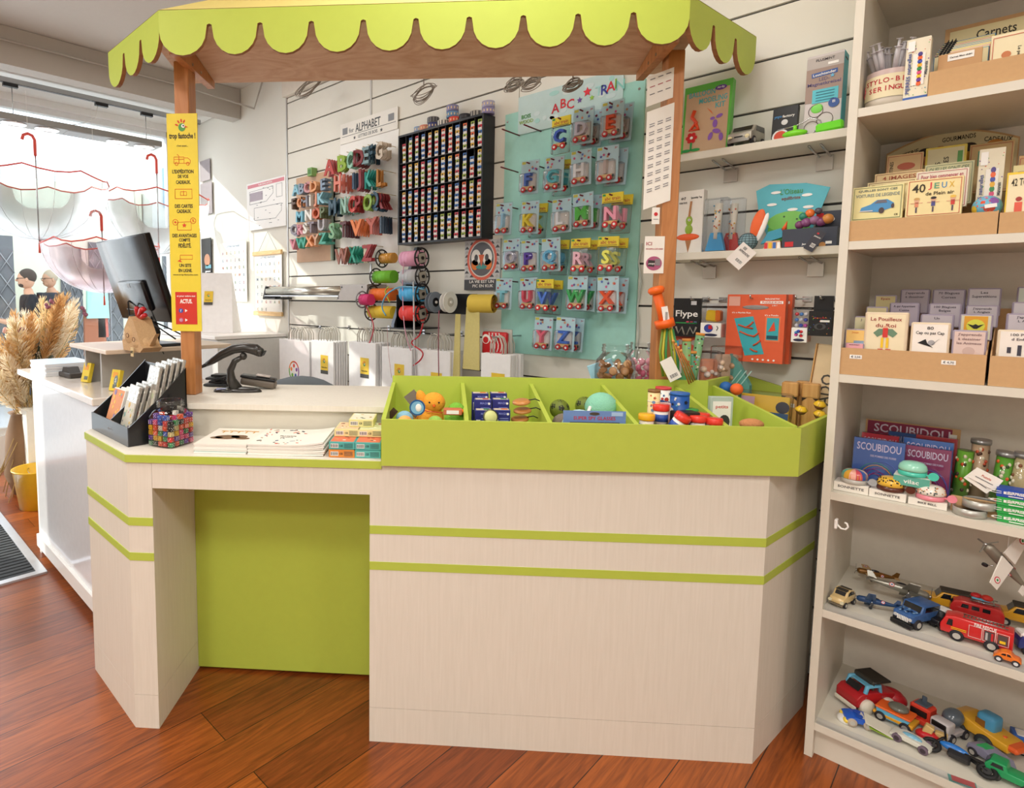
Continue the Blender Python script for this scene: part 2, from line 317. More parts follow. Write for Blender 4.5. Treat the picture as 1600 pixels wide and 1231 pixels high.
# ---- display tray
tr=thing('display_tray','lime green divided display tray on the counter top','tray',K(0,0,0),AK)
def wall_seg(b,p,q,t,z0,zp,zq,m=LIME):
    p=Vector(p);q=Vector(q); d=(q-p).normalized(); nn=Vector((-d.y,d.x))*t
    vs=[(*p,z0),(*q,z0),(*(q+nn),z0),(*(p+nn),z0),(*p,zp),(*q,zq),(*(q+nn),zq),(*(p+nn),zp)]
    b.add(vs,[(0,3,2,1),(4,5,6,7),(0,1,5,4),(1,2,6,5),(2,3,7,6),(3,0,4,7)],m)
def toK(w): return (w.dot(E_),w.dot(N_))
PA=(-.187,1.848); PB=(1.094,1.848); 
wB=K(*PB); wE=Vector((-.388,2.425,0)); PE=toK(wE); PD=toK(Vector((-.75,2.715,0))); PG=toK(Vector((-.388,2.715,0)))
PC=(1.0,2.27)
b=B(); wall_seg(b,PA,PB,.012,.96,1.111,1.111); b.build('front_board',tr)
b=B(); wall_seg(b,PB,PG,.012,.96,1.111,1.111); b.build('side_board',tr)
b=B(); wall_seg(b,(PA[0]+.012,1.8605),(PA[0]+.012,2.27),.014,.96,1.11,1.17); b.build('side_board',tr)
b=B(); wall_seg(b,(-.187,2.27),PC,.014,.96,1.195,1.195); b.build('back_board',tr)
b=B(); wall_seg(b,PC,PD,.014,.96,1.195,1.195); b.build('back_board',tr)
b=B(); wall_seg(b,(PD[0]+.006,PD[1]-.01),(PG[0]-.01,PG[1]+.0),.014,.96,1.185,1.10); b.build('back_board',tr)
b=B(); b.prism([(PA[0]+.003,PA[1]+.004),(PB[0]-.006,PB[1]+.004),(PG[0]-.012,PG[1]-.01),(PD[0],PD[1]-.004),PC,(-.184,2.27)],.965,1.008,LIME); b.build('base_board',tr)
for e in (.091,.352,.620,.893):
    b=B(); wall_seg(b,(e-(.0),1.8605),(e-(0),2.269),.014,.973,1.108,1.172); b.build('divider',tr)
dd=toK(atz(1112,603,1.17)); de=toK(atz(1250,666,1.108))
b=B(); wall_seg(b,dd,(de[0]-.02,de[1]+.0),.014,.973,1.172,1.108); b.build('divider',tr)
# ---- canopy
cn=thing('market_stall_canopy','lime scalloped market stall canopy on two beech posts','canopy',K(0,0,0),AK)
def scallop(L,n,zt,zb,zv,m=10):
    # outline in (s,z): scalloped lower edge
    w=L/n; g=.012; pts=[(0,zt),(0,zv)]
    pts=[(0,zt)]
    for i in range(n):
        a=i*w+(g if i else 0); c=(i+1)*w-(g if i<n-1 else 0)
        x0,x1=a,c
        for k in range(m+1):
            t=pi*k/m; px=(x0+x1)/2-(x1-x0)/2*cos(t); pts.append((px,zv-(zv-zb)*sin(t)))
        if i<n-1:
            for k in range(1,4): t=pi*k/4; pts.append((c+g-g*cos(t),zv+.012*sin(t)+.012))
    pts.append((L,zt)); return pts
def valance(L,n,p,q,t=.016):
    p=Vector(p);q=Vector(q); d=(q-p).normalized(); zt=2.505
    pts=scallop(L,n,zt,2.350,2.432)[1:-1]; nn=Vector((-d.y,d.x))*t; b=B(); N=len(pts)
    def V(s_,z,k): return (p.x+d.x*s_+nn.x*k,p.y+d.y*s_+nn.y*k,z)
    for k in (0,1):
        vs=[V(s_,z,k) for s_,z in pts]+[V(s_,zt,k) for s_,z in pts]
        fs=[(i,i+1,N+i+1,N+i) for i in range(N-1) if pts[i+1][0]-pts[i][0]>1e-6]
        b.add(vs,[f if k==0 else f[::-1] for f in fs],LIME)
    vs=[V(s_,z,0) for s_,z in pts]+[V(s_,z,1) for s_,z in pts]
    b.add(vs,[(i,N+i,N+i+1,i+1) for i in range(N-1)],MDF)
    b.add([V(0,zt,0),V(L,zt,0),V(L,zt,1),V(0,zt,1)],[(0,1,2,3)],LIME)
    for s_,f in ((0,(0,1,2,3)),(L,(3,2,1,0))): b.add([V(s_,zt,0),V(s_,zt,1),V(s_,2.432,1),V(s_,2.432,0)],[f],MDF)
    return b
b=valance(1.824,10,(-1.012,2.118),(.812,2.118)); b.build('front_valance',cn)
Lw=((.385)**2+(.342)**2)**.5
b=valance(Lw,3,(-1.012-.385,2.118+.342),(-1.012,2.118)); b.build('side_valance',cn)
b=valance(Lw,3,(.812,2.118),(.812+.385,2.118+.342)); b.build('side_valance',cn)
b=B(); pp=[(-.99,2.134),(.79,2.134),(.90,2.238),(.90,2.54),(-1.10,2.54),(-1.10,2.238)]
def zpl(y): return 2.478-.075*(y-2.134)/.406
b.add([(x,y,zpl(y)) for x,y in pp]+[(x,y,zpl(y)+.014) for x,y in pp],[(5,4,3,2,1,0),(6,7,8,9,10,11)]+[(i,(i+1)%6,6+(i+1)%6,6+i) for i in range(6)],PLY); b.build('ply_board',cn)
b=B(); pr=[(-1.012,2.118,2.507),(.812,2.118,2.507),(1.197,2.46,2.507),(1.197,2.53,2.507),(-1.397,2.53,2.507),(-1.397,2.46,2.507)]
tp=[(-.80,2.30,2.64),(.60,2.30,2.64),(.78,2.46,2.64),(.78,2.53,2.64),(-.98,2.53,2.64),(-.98,2.46,2.64)]
CR=mat('#e2cf7c',.6,var=.04)
b.add(pr+tp,[(0,1,7,6),(1,2,8,7),(2,3,9,8),(4,5,11,10),(5,0,6,11),(6,7,8,9,10,11)],CR); b.build('roof',cn,label='pale yellow sloping roof')
for x in (-.985,.785):
    b=B(); b.prism([(2.165,2.374),(2.525,2.374),(2.525,2.402),(2.165,2.469)],x-.015,x+.015,BEECH,'x')
    for y in (2.30,2.38): b.cyl((x-.0155,y,2.388),(x-.017,y,2.388),.006,STEEL,seg=10); b.cyl((x+.0155,y,2.388),(x+.017,y,2.388),.006,STEEL,seg=10)
    b.build('support_bar',cn)
for x in (-1.045,.815):
    b=B(); b.bx(x,x+.058,2.297,2.367,1.101 if x<0 else .975,2.403,BEECH,.003); b.build('post',cn)
# ================= SIDE DESK =================
sd=thing('service_desk','long white service desk by the window with a grey plinth','desk',(-3.1,.817,0))
def L_(x): return x+3.1
b=B(); b.bx(L_(-3.84),L_(-2.72),0,.02,.10,1.02,mat('#e6e7ea',.22,coat=.4)); b.bx(L_(-3.87),L_(-3.84),0,.6,0,1.02,WHT); b.bx(L_(-2.74),L_(-2.72),.02,.6,.0,1.02,WHT); b.build('front_panel',sd)
b=B(); b.bx(L_(-3.86),L_(-2.72),-.016,.0,.045,.115,WHT); b.build('plinth',sd)
b=B(); b.bx(L_(-4.13),L_(-2.73),-.02,.62,1.021,1.055,mat('#ece3da',.25,coat=.5),.004); b.build('worktop',sd)
# raised shelf
rs=thing('raised_shelf','raised laminate shelf on two grey supports on the desk','shelf',(-2.84,.9,1.056))
A0=atz(165,548,1.25); A1=atz(115,536,1.25); A2=atz(283,544,1.25)
b=B(); x0,x1=A1.x,A0.x; y0=A0.y; b.bx(x0+2.84,x1+2.84,y0-.9,y0-.9+.62,.175,.195,mat('#dcc9b4',.4),.003); b.build('shelf_board',rs)
for x in (x0+.1,x0+.34): B().bx(x+2.84,x+2.86,.035,.5,0,.1745,mat('#a9a7a2',.5)).build('support',rs)
# ================= BOOKCASE =================
bk=thing('bookcase','tall white bookcase full of small toys, right of the counter','bookcase',(-.382,2.245,0))
BW=1.25; BD=.467
b=B(); b.bx(0,.0225,0,BD,0,2.9,WHITE); b.build('side_panel',bk)
b=B(); b.bx(BW-.0225,BW,0,BD,0,2.9,WHITE); b.build('side_panel',bk)
b=B(); b.bx(.0225,BW-.0225,BD-.006,BD,.1,2.9,mat('#e0d9cd',.5)); b.build('back_panel',bk)
SZ=(.121,.508,.896,1.270,1.677,2.069,2.465)
for z in SZ: B().bx(.0226,BW-.0226,.002,BD-.0061,z-.025,z,WHITE).build('shelf',bk)
b=B(); b.bx(.0226,BW-.0226,.03,.045,0,.0955,WHITE); b.build('plinth',bk)
# ================= THINGS ON THE LEDGE =================
LZ=.9735
# black stepped display box (stands square to the room)
bb=thing('display_box','black stepped display box at the left end of the ledge','display box',(-2.107,.725,LZ))
BXM=mat('#17181b',.3,coat=.3); w=.39
b=B(); b.bx(-w,0,0,.004,0,.068,mat('#3a3f47',.3,coat=.4)); b.text('PAPETERIE',(-w*.45,-.0001,.036),.008,mat('#9aa0a8',.4)); b.build('front_panel',bb)
for x in (-w,-.004,-.19):
    b=B(); b.prism([(.004,0),(.215,0),(.215,.262),(.12,.165),(.004,.066)],x,x+.004,BXM,'x'); b.build('side_panel' if x!=-.19 else 'divider',bb)
b=B(); b.bx(-w,0,.211,.215,0,.255,BXM); b.bx(-w+.004,-.004,.004,.211,0,.004,BXM); b.build('back_panel',bb)
FOIL=mat('#b9b7b0',.22,.55,bump=1.0,sc=60); 
def pack(w,h,d,front,cols,name,label,loc,rx,rz=0,seed=0,grp=None,foil=True,cat='pack'):
    t=thing(name,label,cat,loc,rz,grp,rx); b=B(); b.box((0,0,h/2),(w,d,h),FOIL if foil else PAPER,.002); b.build('wrapper' if foil else 'block',t)
    rn=random.Random(seed); b=B(); hh=h*(.68 if foil else .98); b.bx(-w*.47,w*.47,-d/2-.0012,-d/2,h*.01,hh,front)
    for i in range(16):
        x=rn.uniform(-w*.38,w*.38); z=rn.uniform(h*.06,hh*.92); r_=rn.uniform(.03,.1)*w
        (b.disc if rn.random()<.5 else b.star)((x,-d/2-.0012,z),r_,rn.choice(cols))
    b.build('printed_card',t); return t
PR=[mat('#c98a8a',.6),mat('#8fb0a8',.6),mat('#d8b25a',.6),mat('#7f7a86',.6),mat('#b9c4a0',.6)]
X0,Y0=-2.107,.725
pack(.115,.165,.02,mat('#e8a070',.6),[mat('#e06a78'),mat('#78b8b0'),mat('#8a78a8'),mat('#f0c050')],'card_pack','orange decorated card pack in the left pocket of the black box','',(0,0,0),0) if 0 else None
t=pack(.12,.165,.016,mat('#e39a6a',.6),[mat('#e06a78'),mat('#78b8b0'),mat('#8a78a8'),mat('#f0c050')],'card_pack','orange patterned card pack in the left pocket of the black box',(X0-.275,Y0+.032,LZ+.006),R(-17),0,1,foil=False)
for i in range(3): pack(.12,.165,.014,PAPER,[mat('#e9dcd2')],'card_pack',['pale pink card pack right behind the orange one','white card pack third from the front in the left pocket','white card pack rearmost in the left pocket'][i],(X0-.27+.004*i,Y0+.055+.018*i,LZ+.006),R(-17),0,5+i,foil=False)
names=['foil pack with pale floral print, frontmost in the right pocket','foil pack second in the right pocket','foil pack third in the right pocket with green edge','tall foil pack with crinkled top behind the short ones','tall foil pack showing a grey and green print','tall foil pack near the back of the black box','tall foil pack next to the rearmost in the black box','rearmost tall foil pack in the black box']
for i in range(8):
    h=(.195,.20,.205,.265,.275,.28,.285,.29)[i]
    pack(.115,h,.012,mat('#cfcaba',.5),PR,'foil_pack',names[i],(X0-.125+.005*i+(.02 if i>2 else 0),Y0+.03+.0185*i,LZ+.006),R(-15 if i<3 else -12),R(-4),20+i)
# dice jar
jp=K(-.955,2.005,LZ); jar=thing('dice_jar','clear square plastic jar full of coloured dice','jar',jp,AK-.35)
def rsq(r,k=.72,n=24):
    return [(r*math.copysign(abs(cos(t))**k,cos(t)),r*math.copysign(abs(sin(t))**k,sin(t))) for t in [2*pi*i/n for i in range(n)]]
b=B(); prof=[(.052,.0),(.060,.006),(.060,.105),(.055,.122),(.046,.130)]; vs=[]
for r_,z in prof: vs+=[(x,y,z) for x,y in rsq(r_,.45 if z<.11 else .7)]
n=24; b.add(vs,[(j*n+i,j*n+(i+1)%n,(j+1)*n+(i+1)%n,(j+1)*n+i) for j in range(len(prof)-1) for i in range(n)]+[tuple(range(n-1,-1,-1))],JARM,True)
b.build('jar_body',jar)
b=B(); b.lathe([(.045,.13),(.045,.136),(.048,.139),(.045,.142),(.048,.146),(.045,.150),(.047,.158),(.044,.160)],JARM,seg=28,cap=False); b.build('neck',jar)
DC=[('red','#d8302c','w'),('white','#efe9dc','k'),('purple','#6b3a9c','w'),('green','#2e8a50','w'),('pink','#e8407c','w'),('black','#1b1b1e','w'),('blue','#3358b8','w'),('yellow','#eab52e','k'),('ivory','#e7d49a','k'),('orange','#ee5a34','w')]
DM={}
def die_mesh(col,pip):
    b=B(); m=mat(col,.3,coat=.3,var=0); pm=mat('#f6f6f4',.4,var=0) if pip=='w' else mat('#151515',.4,var=0); s_=.0085
    b.box((0,0,0),(2*s_,2*s_,2*s_),m,.0018)
    pos={1:[(0,0)],2:[(-1,-1),(1,1)],3:[(-1,-1),(0,0),(1,1)],4:[(-1,-1),(1,1),(-1,1),(1,-1)],5:[(-1,-1),(1,1),(-1,1),(1,-1),(0,0)],6:[(-1,-1),(1,1),(-1,1),(1,-1),(-1,0),(1,0)]}
    fr_=[((0,-1,0),(1,0,0)),((0,1,0),(-1,0,0)),((1,0,0),(0,1,0)),((-1,0,0),(0,-1,0)),((0,0,1),(1,0,0)),((0,0,-1),(-1,0,0))]
    for k,(nv,xv) in zip((5,3,4,2,6,1),fr_):
        nv=Vector(nv);xv=Vector(xv);yv=nv.cross(xv); M=Matrix((xv,yv,nv)).transposed().to_4x4(); M.translation=nv*s_
        for u,v in pos[k]: b.add([(u*.0043+.0016*cos(t),v*.0043+.0016*sin(t),.0002) for t in [2*pi*i/7 for i in range(7)]],[tuple(range(7))],pm,False,M)
    return b.mesh('die')
for nme,c,p in DC: DM[nme]=die_mesh(c,p)
rn=random.Random(4)
for L in range(6):
    for i in range(5):
        for j in range(5):
            if 0<i<4 and 0<j<4: continue
            if L==5 and rn.random()<.35: continue
            nme=rn.choice([d[0] for d in DC]); o=bpy.data.objects.new('die',DM[nme]); COL.objects.link(o)
            p=Vector(((i-2)*.0222+rn.uniform(-.001,.001),(j-2)*.0222+rn.uniform(-.001,.001),.0118+L*.0183))
            o.location=Vector(jp)+Matrix.Rotation(AK-.35,3,'Z')@p; o.rotation_euler=(rn.choice((0,pi/2)),0,AK-.35+rn.choice((0,pi/2,pi))+rn.uniform(-.15,.15))
            tag(o,nme+' die with '+('white' if dict((a,c) for a,_,c in DC)[nme]=='w' else 'black')+' pips inside the clear jar','die','dice in the jar')
# magazines
def magazine(lbl,e0,e1,n0,n1,z,cov,motif,th=.0065,curl=0,grp='magazines on the ledge',rz=0):
    t=thing('magazine',lbl,'magazine',K((e0+e1)/2,(n0+n1)/2,z),AK+rz,grp); w=e1-e0; d=n1-n0
    N=10; b=B(); b2=B()
    def zz(i): return curl*max(0,(i/N-.55)/.45)**2
    vs=[];vt=[]
    for i in range(N+1):
        x=-w/2+w*i/N; k=zz(i); vs+=[(x,-d/2,k),(x,d/2,k),(x,d/2,k+th-.0008),(x,-d/2,k+th-.0008)]; vt+=[(x,-d/2,k+th-.0007),(x,d/2,k+th-.0007),(x,d/2,k+th),(x,-d/2,k+th)]
    fs=[(4*i+a,4*i+4+a,4*i+4+(a+1)%4,4*i+(a+1)%4) for i in range(N) for a in range(4)]+[(3,2,1,0),(4*N,4*N+1,4*N+2,4*N+3)]
    fs=[f[::-1] for f in fs]
    b.add(vs,fs,PAPER); b.build('pages',t); b2.add(vt,fs,cov)
    if motif: motif(b2,w,d,th)
    b2.build('cover',t); return t
def bear(b,w,d,th):
    br=mat('#7c6146',.7); ye=mat('#c9973f',.7)
    for x,y,r1,r2 in ((-.01,-.02,.045,.03),(.03,-.01,.03,.022),(.05,-.035,.025,.014),(-.045,-.03,.022,.015)): b.disc((x,y,th),r1,br,'xy',ry=r2)
    for i in range(5): b.rect((-.05+.028*i,.07+.004*(i%2),th),.026,.008,ye,'xy',rot=.15*(i%3-1)); b.rect((-.05+.028*i,.055,th),.004,.02,ye,'xy')
def fauna(b,w,d,th):
    rn=random.Random(9); cs=[mat(c,.7) for c in ('#c8503c','#3c4854','#5f6f8a','#b8a898','#d88a78','#4a4a44')]
    for i in range(46):
        x=rn.uniform(-w*.45,w*.2); y=rn.uniform(-d*.45,d*.45)
        if abs(x+.02)<.06 and abs(y)<.025: continue
        b.disc((x,y,th),rn.uniform(.003,.011),rn.choice(cs),'xy',ry=rn.uniform(.002,.006),rot=rn.uniform(0,3),seg=8)
    b.text('Fantaisie',(-.02,.008,th),.012,mat('#6a6258',.7),plane='xy'); b.text('papeterie',(-.02,-.012,th),.008,mat('#6a6258',.7),plane='xy')
cols=['#79b3ae','#8cc0ba','#f0ece4','#f0ece4','#efe9de']
ml=['teal-covered magazine at the bottom of the left stack','teal-covered magazine second from the bottom of the left stack','white magazine in the middle of the left stack','white magazine just under the bear magazine','magazine with a brown bear cover, top of the left stack']
for i in range(5): magazine(ml[i],-.825+.002*(i%2),-.646+.002*(i%3),1.893+.002*(i%2),2.125,LZ+i*.0067,mat(cols[i],.6),bear if i==4 else None)
ml=['lowest magazine of the curling right stack','second-lowest magazine of the curling right stack','white magazine third from the bottom of the right stack','white magazine midway in the right stack','white magazine third from the top of the right stack','magazine just below the top of the curling right stack','magazine with small scattered animals cover, top of the right stack']
for i in range(7): magazine(ml[i],-.640+.001*(i%2),-.385+.003*(i%3),1.890+.003*(i%2),2.12,LZ+i*.0052,mat('#f1ede3',.6),fauna if i==6 else None,.005,.0016*i+.002)
# small game boxes
def barcode(b,c,w,h,plane='xz'):
    b.rect(c,w,h,WHT,plane,.0004); k=mat('#2a2a2a',.6,var=0)
    ux=Vector((1,0,0)) if plane!='yz' else Vector((0,1,0)); up=Vector((0,-.0004,0)) if plane=='xz' else Vector((0,0,.0004))
    for i in range(9): b.rect(tuple(Vector(c)+ux*(w*(-.42+.105*i))+up),w*(.045 if i%3 else .07),h*.75,k,plane,.0003)
def gamebox(lbl,e,n,z,c1,c2,h=.025,w=.0855,d=.115):
    t=thing('game_box',lbl,'game box',K(e,n,z),AK,'small game boxes beside the tray'); b=B(); b.box((0,d/2,h/2),(w,d,h),mat(c1,.5),.001)
    barcode(b,(-w*.28,-.0003,h/2),.026,h*.55); b.text('CE',(-w*.02,-.0003,h/2),h*.25,mat('#2a3a3a',.6)); 
    for k in range(4): b.rect((w*.26,-.0003,h*(.25+.17*k)),w*.34,h*.05,mat('#3a5656',.6)); 
    b.build('carton',t); b=B(); b.box((0,d/2,h+.0004),(w*.9,d*.9,.0008),mat(c2,.5)); rn=random.Random(int(e*999+z*999))
    for i in range(9): b.disc((rn.uniform(-w*.35,w*.35),d/2+rn.uniform(-d*.35,d*.35),h+.0008),rn.uniform(.003,.008),mat(rn.choice(['#5a6a5a','#f4f0e4','#c8b070','#a0503c']),.6),'xy',ry=.003)
    b.build('printed_top',t)
gx=(-.322,-.2355)
gamebox('orange game box at the bottom left of the box pile',gx[0],1.885,LZ,'#e08a3a','#e89a50')
gamebox('teal game box at the bottom right of the box pile',gx[1],1.885,LZ,'#5cb3ad','#6cc0ba')
gamebox('teal game box with coral top, above the orange one',gx[0],1.887,LZ+.0262,'#58b0ab','#ea7a58')
gamebox('teal game box with coral top, beside the lime tray',gx[1],1.886,LZ+.0262,'#58b0ab','#ea7a58')
gamebox('pale yellow game box on the left teal one, towards the back',gx[0]+.006,1.955,LZ+.0532,'#e9dfa0','#e8c8a0')
gamebox('pale yellow game box on the right teal one, against the tray',gx[1],1.955,LZ+.0532,'#e6dfa2','#dfe0b0')
gamebox('pale yellow game box alone on top of the pile',gx[0]+.05,1.99,LZ+.0795,'#e4dc9a','#e8e4cc')
# ================= WORKTOP THINGS =================
sc=thing('barcode_scanner','black handheld barcode scanner resting on its arched stand','barcode scanner',K(-.855,2.40,1.1005),AK)
PL=mat('#2e2c2a',.32,coat=.3)
b=B(); b.tube([(-.128,0,.112),(-.10,0,.128),(-.06,0,.155),(-.01,0,.178),(.04,0,.186),(.085,0,.178),(.108,0,.164)],[.009,.014,.018,.019,.020,.024,.019],PL,14); b.sph((.105,0,.168),(.016,.026,.02),PL); b.box((.118,0,.163),(.006,.04,.024),BLACK,.002,(0,.5,0)); b.build('scanner_head',sc)
b=B(); b.tube([(-.128,0,.112),(-.16,.0,.096),(-.185,.01,.085)],[.008,.005,.003],BLACK,8); b.build('cable',sc)
b=B(); b.tube([(.0,0,.008),(-.022,0,.05),(-.024,0,.09),(-.006,0,.128),(.028,0,.148)],[.028,.020,.015,.013,.010],PL,14); b.sph((.032,0,.150),.016,PL); b.build('neck',sc)
b=B(); b.sph((.01,0,.004),(.10,.032,.018),PL,18,8); b.sph((-.04,-.01,.004),(.055,.028,.014),PL); b.rect((-.055,-.028,.012),.04,.012,mat('#aab2d8',.4),'xz'); b.build('foot',sc)
tm=thing('card_terminal','dark card terminal lying tilted behind the scanner','card terminal',K(-.79,2.50,1.1005),AK+.15)
b=B(); b.box((0,0,.026),(.15,.075,.032),mat('#6b6258',.4),.01,(0,.16,0),3); b.box((0,0,.046),(.15,.07,.012),BLACK,.004,(0,.16,0),2); b.build('body',tm)
b=B(); b.box((.02,-.0,.0555),(.06,.05,.003),mat('#c2b4ae',.3),.001,(0,.16,0)); b.build('screen',tm)
tb=thing('cable_tray','black cable tidy with folded papers behind the post','cable tidy',K(-.99,2.54,1.1005),AK)
b=B()
for i in range(4): b.box((.02*(i%2),0,.008+.014*i),(.11-.01*i,.06,.010),BLACK if i%2 else DARK,.003)
b.tube([(.0,-.03,.03),(.06,-.05,.05),(.09,-.02,.02),(.1,0,.004)],.004,BLACK,6); b.build('body',tb)
ch_=thing('office_chair','grey office chair tucked behind the worktop','chair',K(-.72,3.0,0),AK)
G2=mat('#6f7880',.7)
b=B(); b.sph((0,0,.94),(.23,.05,.15),G2,24,12); b.build('backrest',ch_); b=B(); b.sph((0,-.0,.52),(.24,.23,.05),G2,24,8); b.build('seat',ch_)
b=B(); b.cyl((0,0,.08),(0,0,.5),.028,BLACK); b.tube([(0,.03,.5),(0,.14,.55),(0,.1,.85)],.018,BLACK,8); b.build('column',ch_)
for i in range(5): t=2*pi*i/5; b=B(); b.tube([(0,0,.09),(.27*cos(t),.27*sin(t),.055)],[.022,.014],BLACK,8); b.sph((.27*cos(t),.27*sin(t),.03),.03,BLACK); b.build('base_arm',ch_)
# ================= TRAY CONTENTS =================
TZ=1.0095
def T(px,py,n): p=atn(px,py,n); return p
PS=450. # px per metre near n=2.05
def plushm(c): return mat(c,.95,var=.12,sc=220,bump=.6)
ck=thing('plush_chick','orange plush chick with a red neck thread, in the first tray bin','plush toy',K(-.035,2.05,TZ+.012),AK)
OC=plushm('#f2a536')
b=B(); b.sph((0,0,.052),(.048,.042,.052),OC,20,12); b.build('body',ck); b=B(); b.sph((.012,-.006,.112),(.04,.036,.036),OC,20,12)
for x in (-.003,.03): b.sph((x,-.040,.118),.0032,BLACK,8,6)
b.build('head',ck); b=B(); b.cyl((.013,-.04,.107),(.013,-.052,.104),.006,mat('#e0641c',.8),0.001,10); b.build('beak',ck)
b=B(); b.sph((-.032,.0,.125),(.018,.014,.03),OC,12,8,(0,-.3,0)); b.build('wing',ck); b=B(); b.sph((-.065,0,.045),(.02,.02,.03),OC,12,8,(0,.6,0)); b.build('wing',ck)
b=B(); b.tube([(-.045,-.02,.095),(-.01,-.045,.088),(.04,-.042,.083),(.055,-.01,.088)],.0014,RED,6); b.build('neck_thread',ck)
b=B(); b.box((-.062,.0,.125),(.045,.001,.045),mat('#7d7468',.6),0,(0,.9,0)); b.build('swing_tag',ck); b=B(); b.box((-.055,-.035,.082),(.03,.001,.032),mat('#6a5640',.6),0,(0,.5,0)); b.build('swing_tag',ck)
def plushbird(lbl,loc,c,bk,s=1,tagc=None,cat='plush toy',name='plush_bird'):
    t=thing(name,lbl,cat,loc,AK); m=plushm(c)
    b=B(); b.sph((0,0,.03*s),(.034*s,.028*s,.03*s),m,16,10); b.build('body',t); b=B(); b.sph((.004*s,-.004,.062*s),(.027*s,.025*s,.023*s),m,16,10)
    for x in (-.008,.016): b.sph((x*s,-.026*s-.004,.066*s),.003*s,BLACK,8,6)
    b.build('head',t)
    if bk: b=B(); b.sph((.018*s,-.027*s,.06*s),(.011*s,.012*s,.009*s),bk,10,6); b.build('beak',t)
    if tagc: b=B(); b.box((-.035*s,-.01,.075*s),(.022,.001,.045),tagc,0,(0,.7,0)); b.build('swing_tag',t)
plushbird('green plush bird with an orange beak beside the chick',K(.050,2.0,TZ+.045),'#7dbb3f',mat('#ee7a20',.8),1.05)
plushbird('pale blue plush bird in the left corner of the first bin',K(-.128,2.02,TZ),'#8ebfd6',None,1.15,mat('#4a3524',.6))
plushbird('lime plush chick low at the front of the first bin',K(-.02,1.93,TZ+.02),'#a2cf60',None,.95,name='plush_chick')
plushbird('orange and white plush half hidden at the bin front',K(-.12,1.925,TZ+.02),'#efb268',None,.95)
b=B(); b.cyl((0,-.002,0),(0,.002,0),.026,mat('#1f5c94',.3),seg=24); b.cyl((0,-.003,0),(0,-.002,0),.021,mat('#7fb8d8',.3),seg=24); b.sph((.004,-.003,0),(.010,.002,.013),WHT); solo(b,'badge','round blue badge with a white figure in the first bin','badge',K(-.075,1.90,TZ+.132),AK)
b=B(); b.box((0,0,0),(.06,.03,.02),mat('#c8704a',.6),.002); b.rect((0,-.0151,0),.04,.012,WHT); solo(b,'game_box','small coral box lying beside the lime plush chick','game box',K(.04,1.92,TZ+.118),AK)
for i,(e,n,z,l) in enumerate(((.145,1.98,0,'front left'),(.205,1.99,0,'front right'),(.145,2.03,0,'middle left'),(.207,2.04,0,'middle right'),(.14,2.09,0,'back left'),(.205,2.10,0,'back right'),)):
    h=.085 if i<2 else .1+.012*(i//2)
    t=thing('toy_box','dark blue toy box, '+l+' of the stack in the second bin','toy box',K(e,n,TZ),AK,'dark blue toy boxes in the second bin'); b=B(); b.box((0,0,(h+.03)/2),(.058,.034,h+.03),mat('#2b2f7c',.4),.001)
    zt=h+.03
    barcode(b,(-.018,-.0173,zt-.045),.014,.026); b.text('MAGIC',(.006,-.0173,zt-.012),.007,mat('#8f98e0',.5)); 
    for k in range(4): b.rect((.008,-.0173,zt-.028-.007*k),.03,.0022,mat('#8f98d8',.5))
    b.disc((.021,-.0173,zt-.013),.004,WHT); b.rect((0,0,zt),.05,.026,mat('#d8cbb0',.5),'xy'); b.rect((.01,0,zt+.0006),.02,.02,mat(['#2e7a4c','#e07a3a','#c04a3c'][i%3],.5),'xy'); b.build('carton',t)
b=B(); b.lathe([(.001,-.003),(.020,-.003),(.023,0),(.02,.003),(.001,.003)],mat('#d9dc94',.35),axis=(.2,-1,.25),seg=24); b.lathe([(.024,-.004),(.026,0),(.024,.004)],mat('#5b5a50',.4),axis=(.2,-1,.25),cap=False,seg=24); solo(b,'medal','pale yellow round medal leaning on the blue toy boxes','medal',K(.165,1.93,TZ+.10),AK)
for i,(px,py) in enumerate(((804,613),(805,623),(806,635),(800,646))):
    b=B(); m=mat('#c98848',.35,coat=.4); b.lathe([(.002,-.006),(.022,-.007),(.030,-.003),(.030,.003),(.022,.007),(.002,.006)],m,seg=24); b.tube([(.02,-.0,.004),(.045,-.01,.01),(.06,-.005,.0)],.002,DARK,5)
    p=K(.272+.006*(i%2),1.99+.015*i,0); p.z=TZ+.045+.032*(3-i); solo(b,'wooden_disc_toy',['topmost','second','third','lowest'][i]+' round wooden disc toy in the second bin','wooden toy',p,AK,'stacked wooden disc toys',R(8),R(-6))
# bin 3
def footy(lbl,loc,r=.035):
    b=B(); b.sph((0,0,r),r,mat('#6f7d2c',.5),20,14); k=mat('#22241c',.5)
    for v in ((0,-1,.3),(.8,-.5,.4),(-.8,-.5,.4),(0,-.3,1),(.6,.6,.7),(-.6,.6,.7)):
        v=Vector(v).normalized(); b.lathe([(.0001,r*1.005),(r*.33,r*.955)],k,c=(0,0,r),axis=v,seg=5,cap=False)
    solo(b,'ball',lbl,'ball',loc,AK)
footy('olive and black ball on the left of the third bin',K(.425,2.12,TZ+.06)); footy('olive and black ball behind the mint plush',K(.53,2.19,TZ+.06))
t=thing('plush_ball','mint green round plush with a white strap in the third bin','plush toy',K(.565,2.10,TZ+.055),AK); b=B(); b.sph((0,0,.052),(.056,.053,.054),plushm('#8fd0b4'),24,16); b.build('body',t)
b=B(); b.tube([(-.045,-.03,.06),(-.055,-.04,.04),(-.05,-.045,.01)],.006,WHT,6); b.build('strap',t)
b=B(); b.sph((0,0,.035),(.04,.035,.035),plushm('#7d7264'),18,12); solo(b,'plush_ball','grey-brown round plush at the left of the third bin','plush toy',K(.415,1.99,TZ+.035),AK)
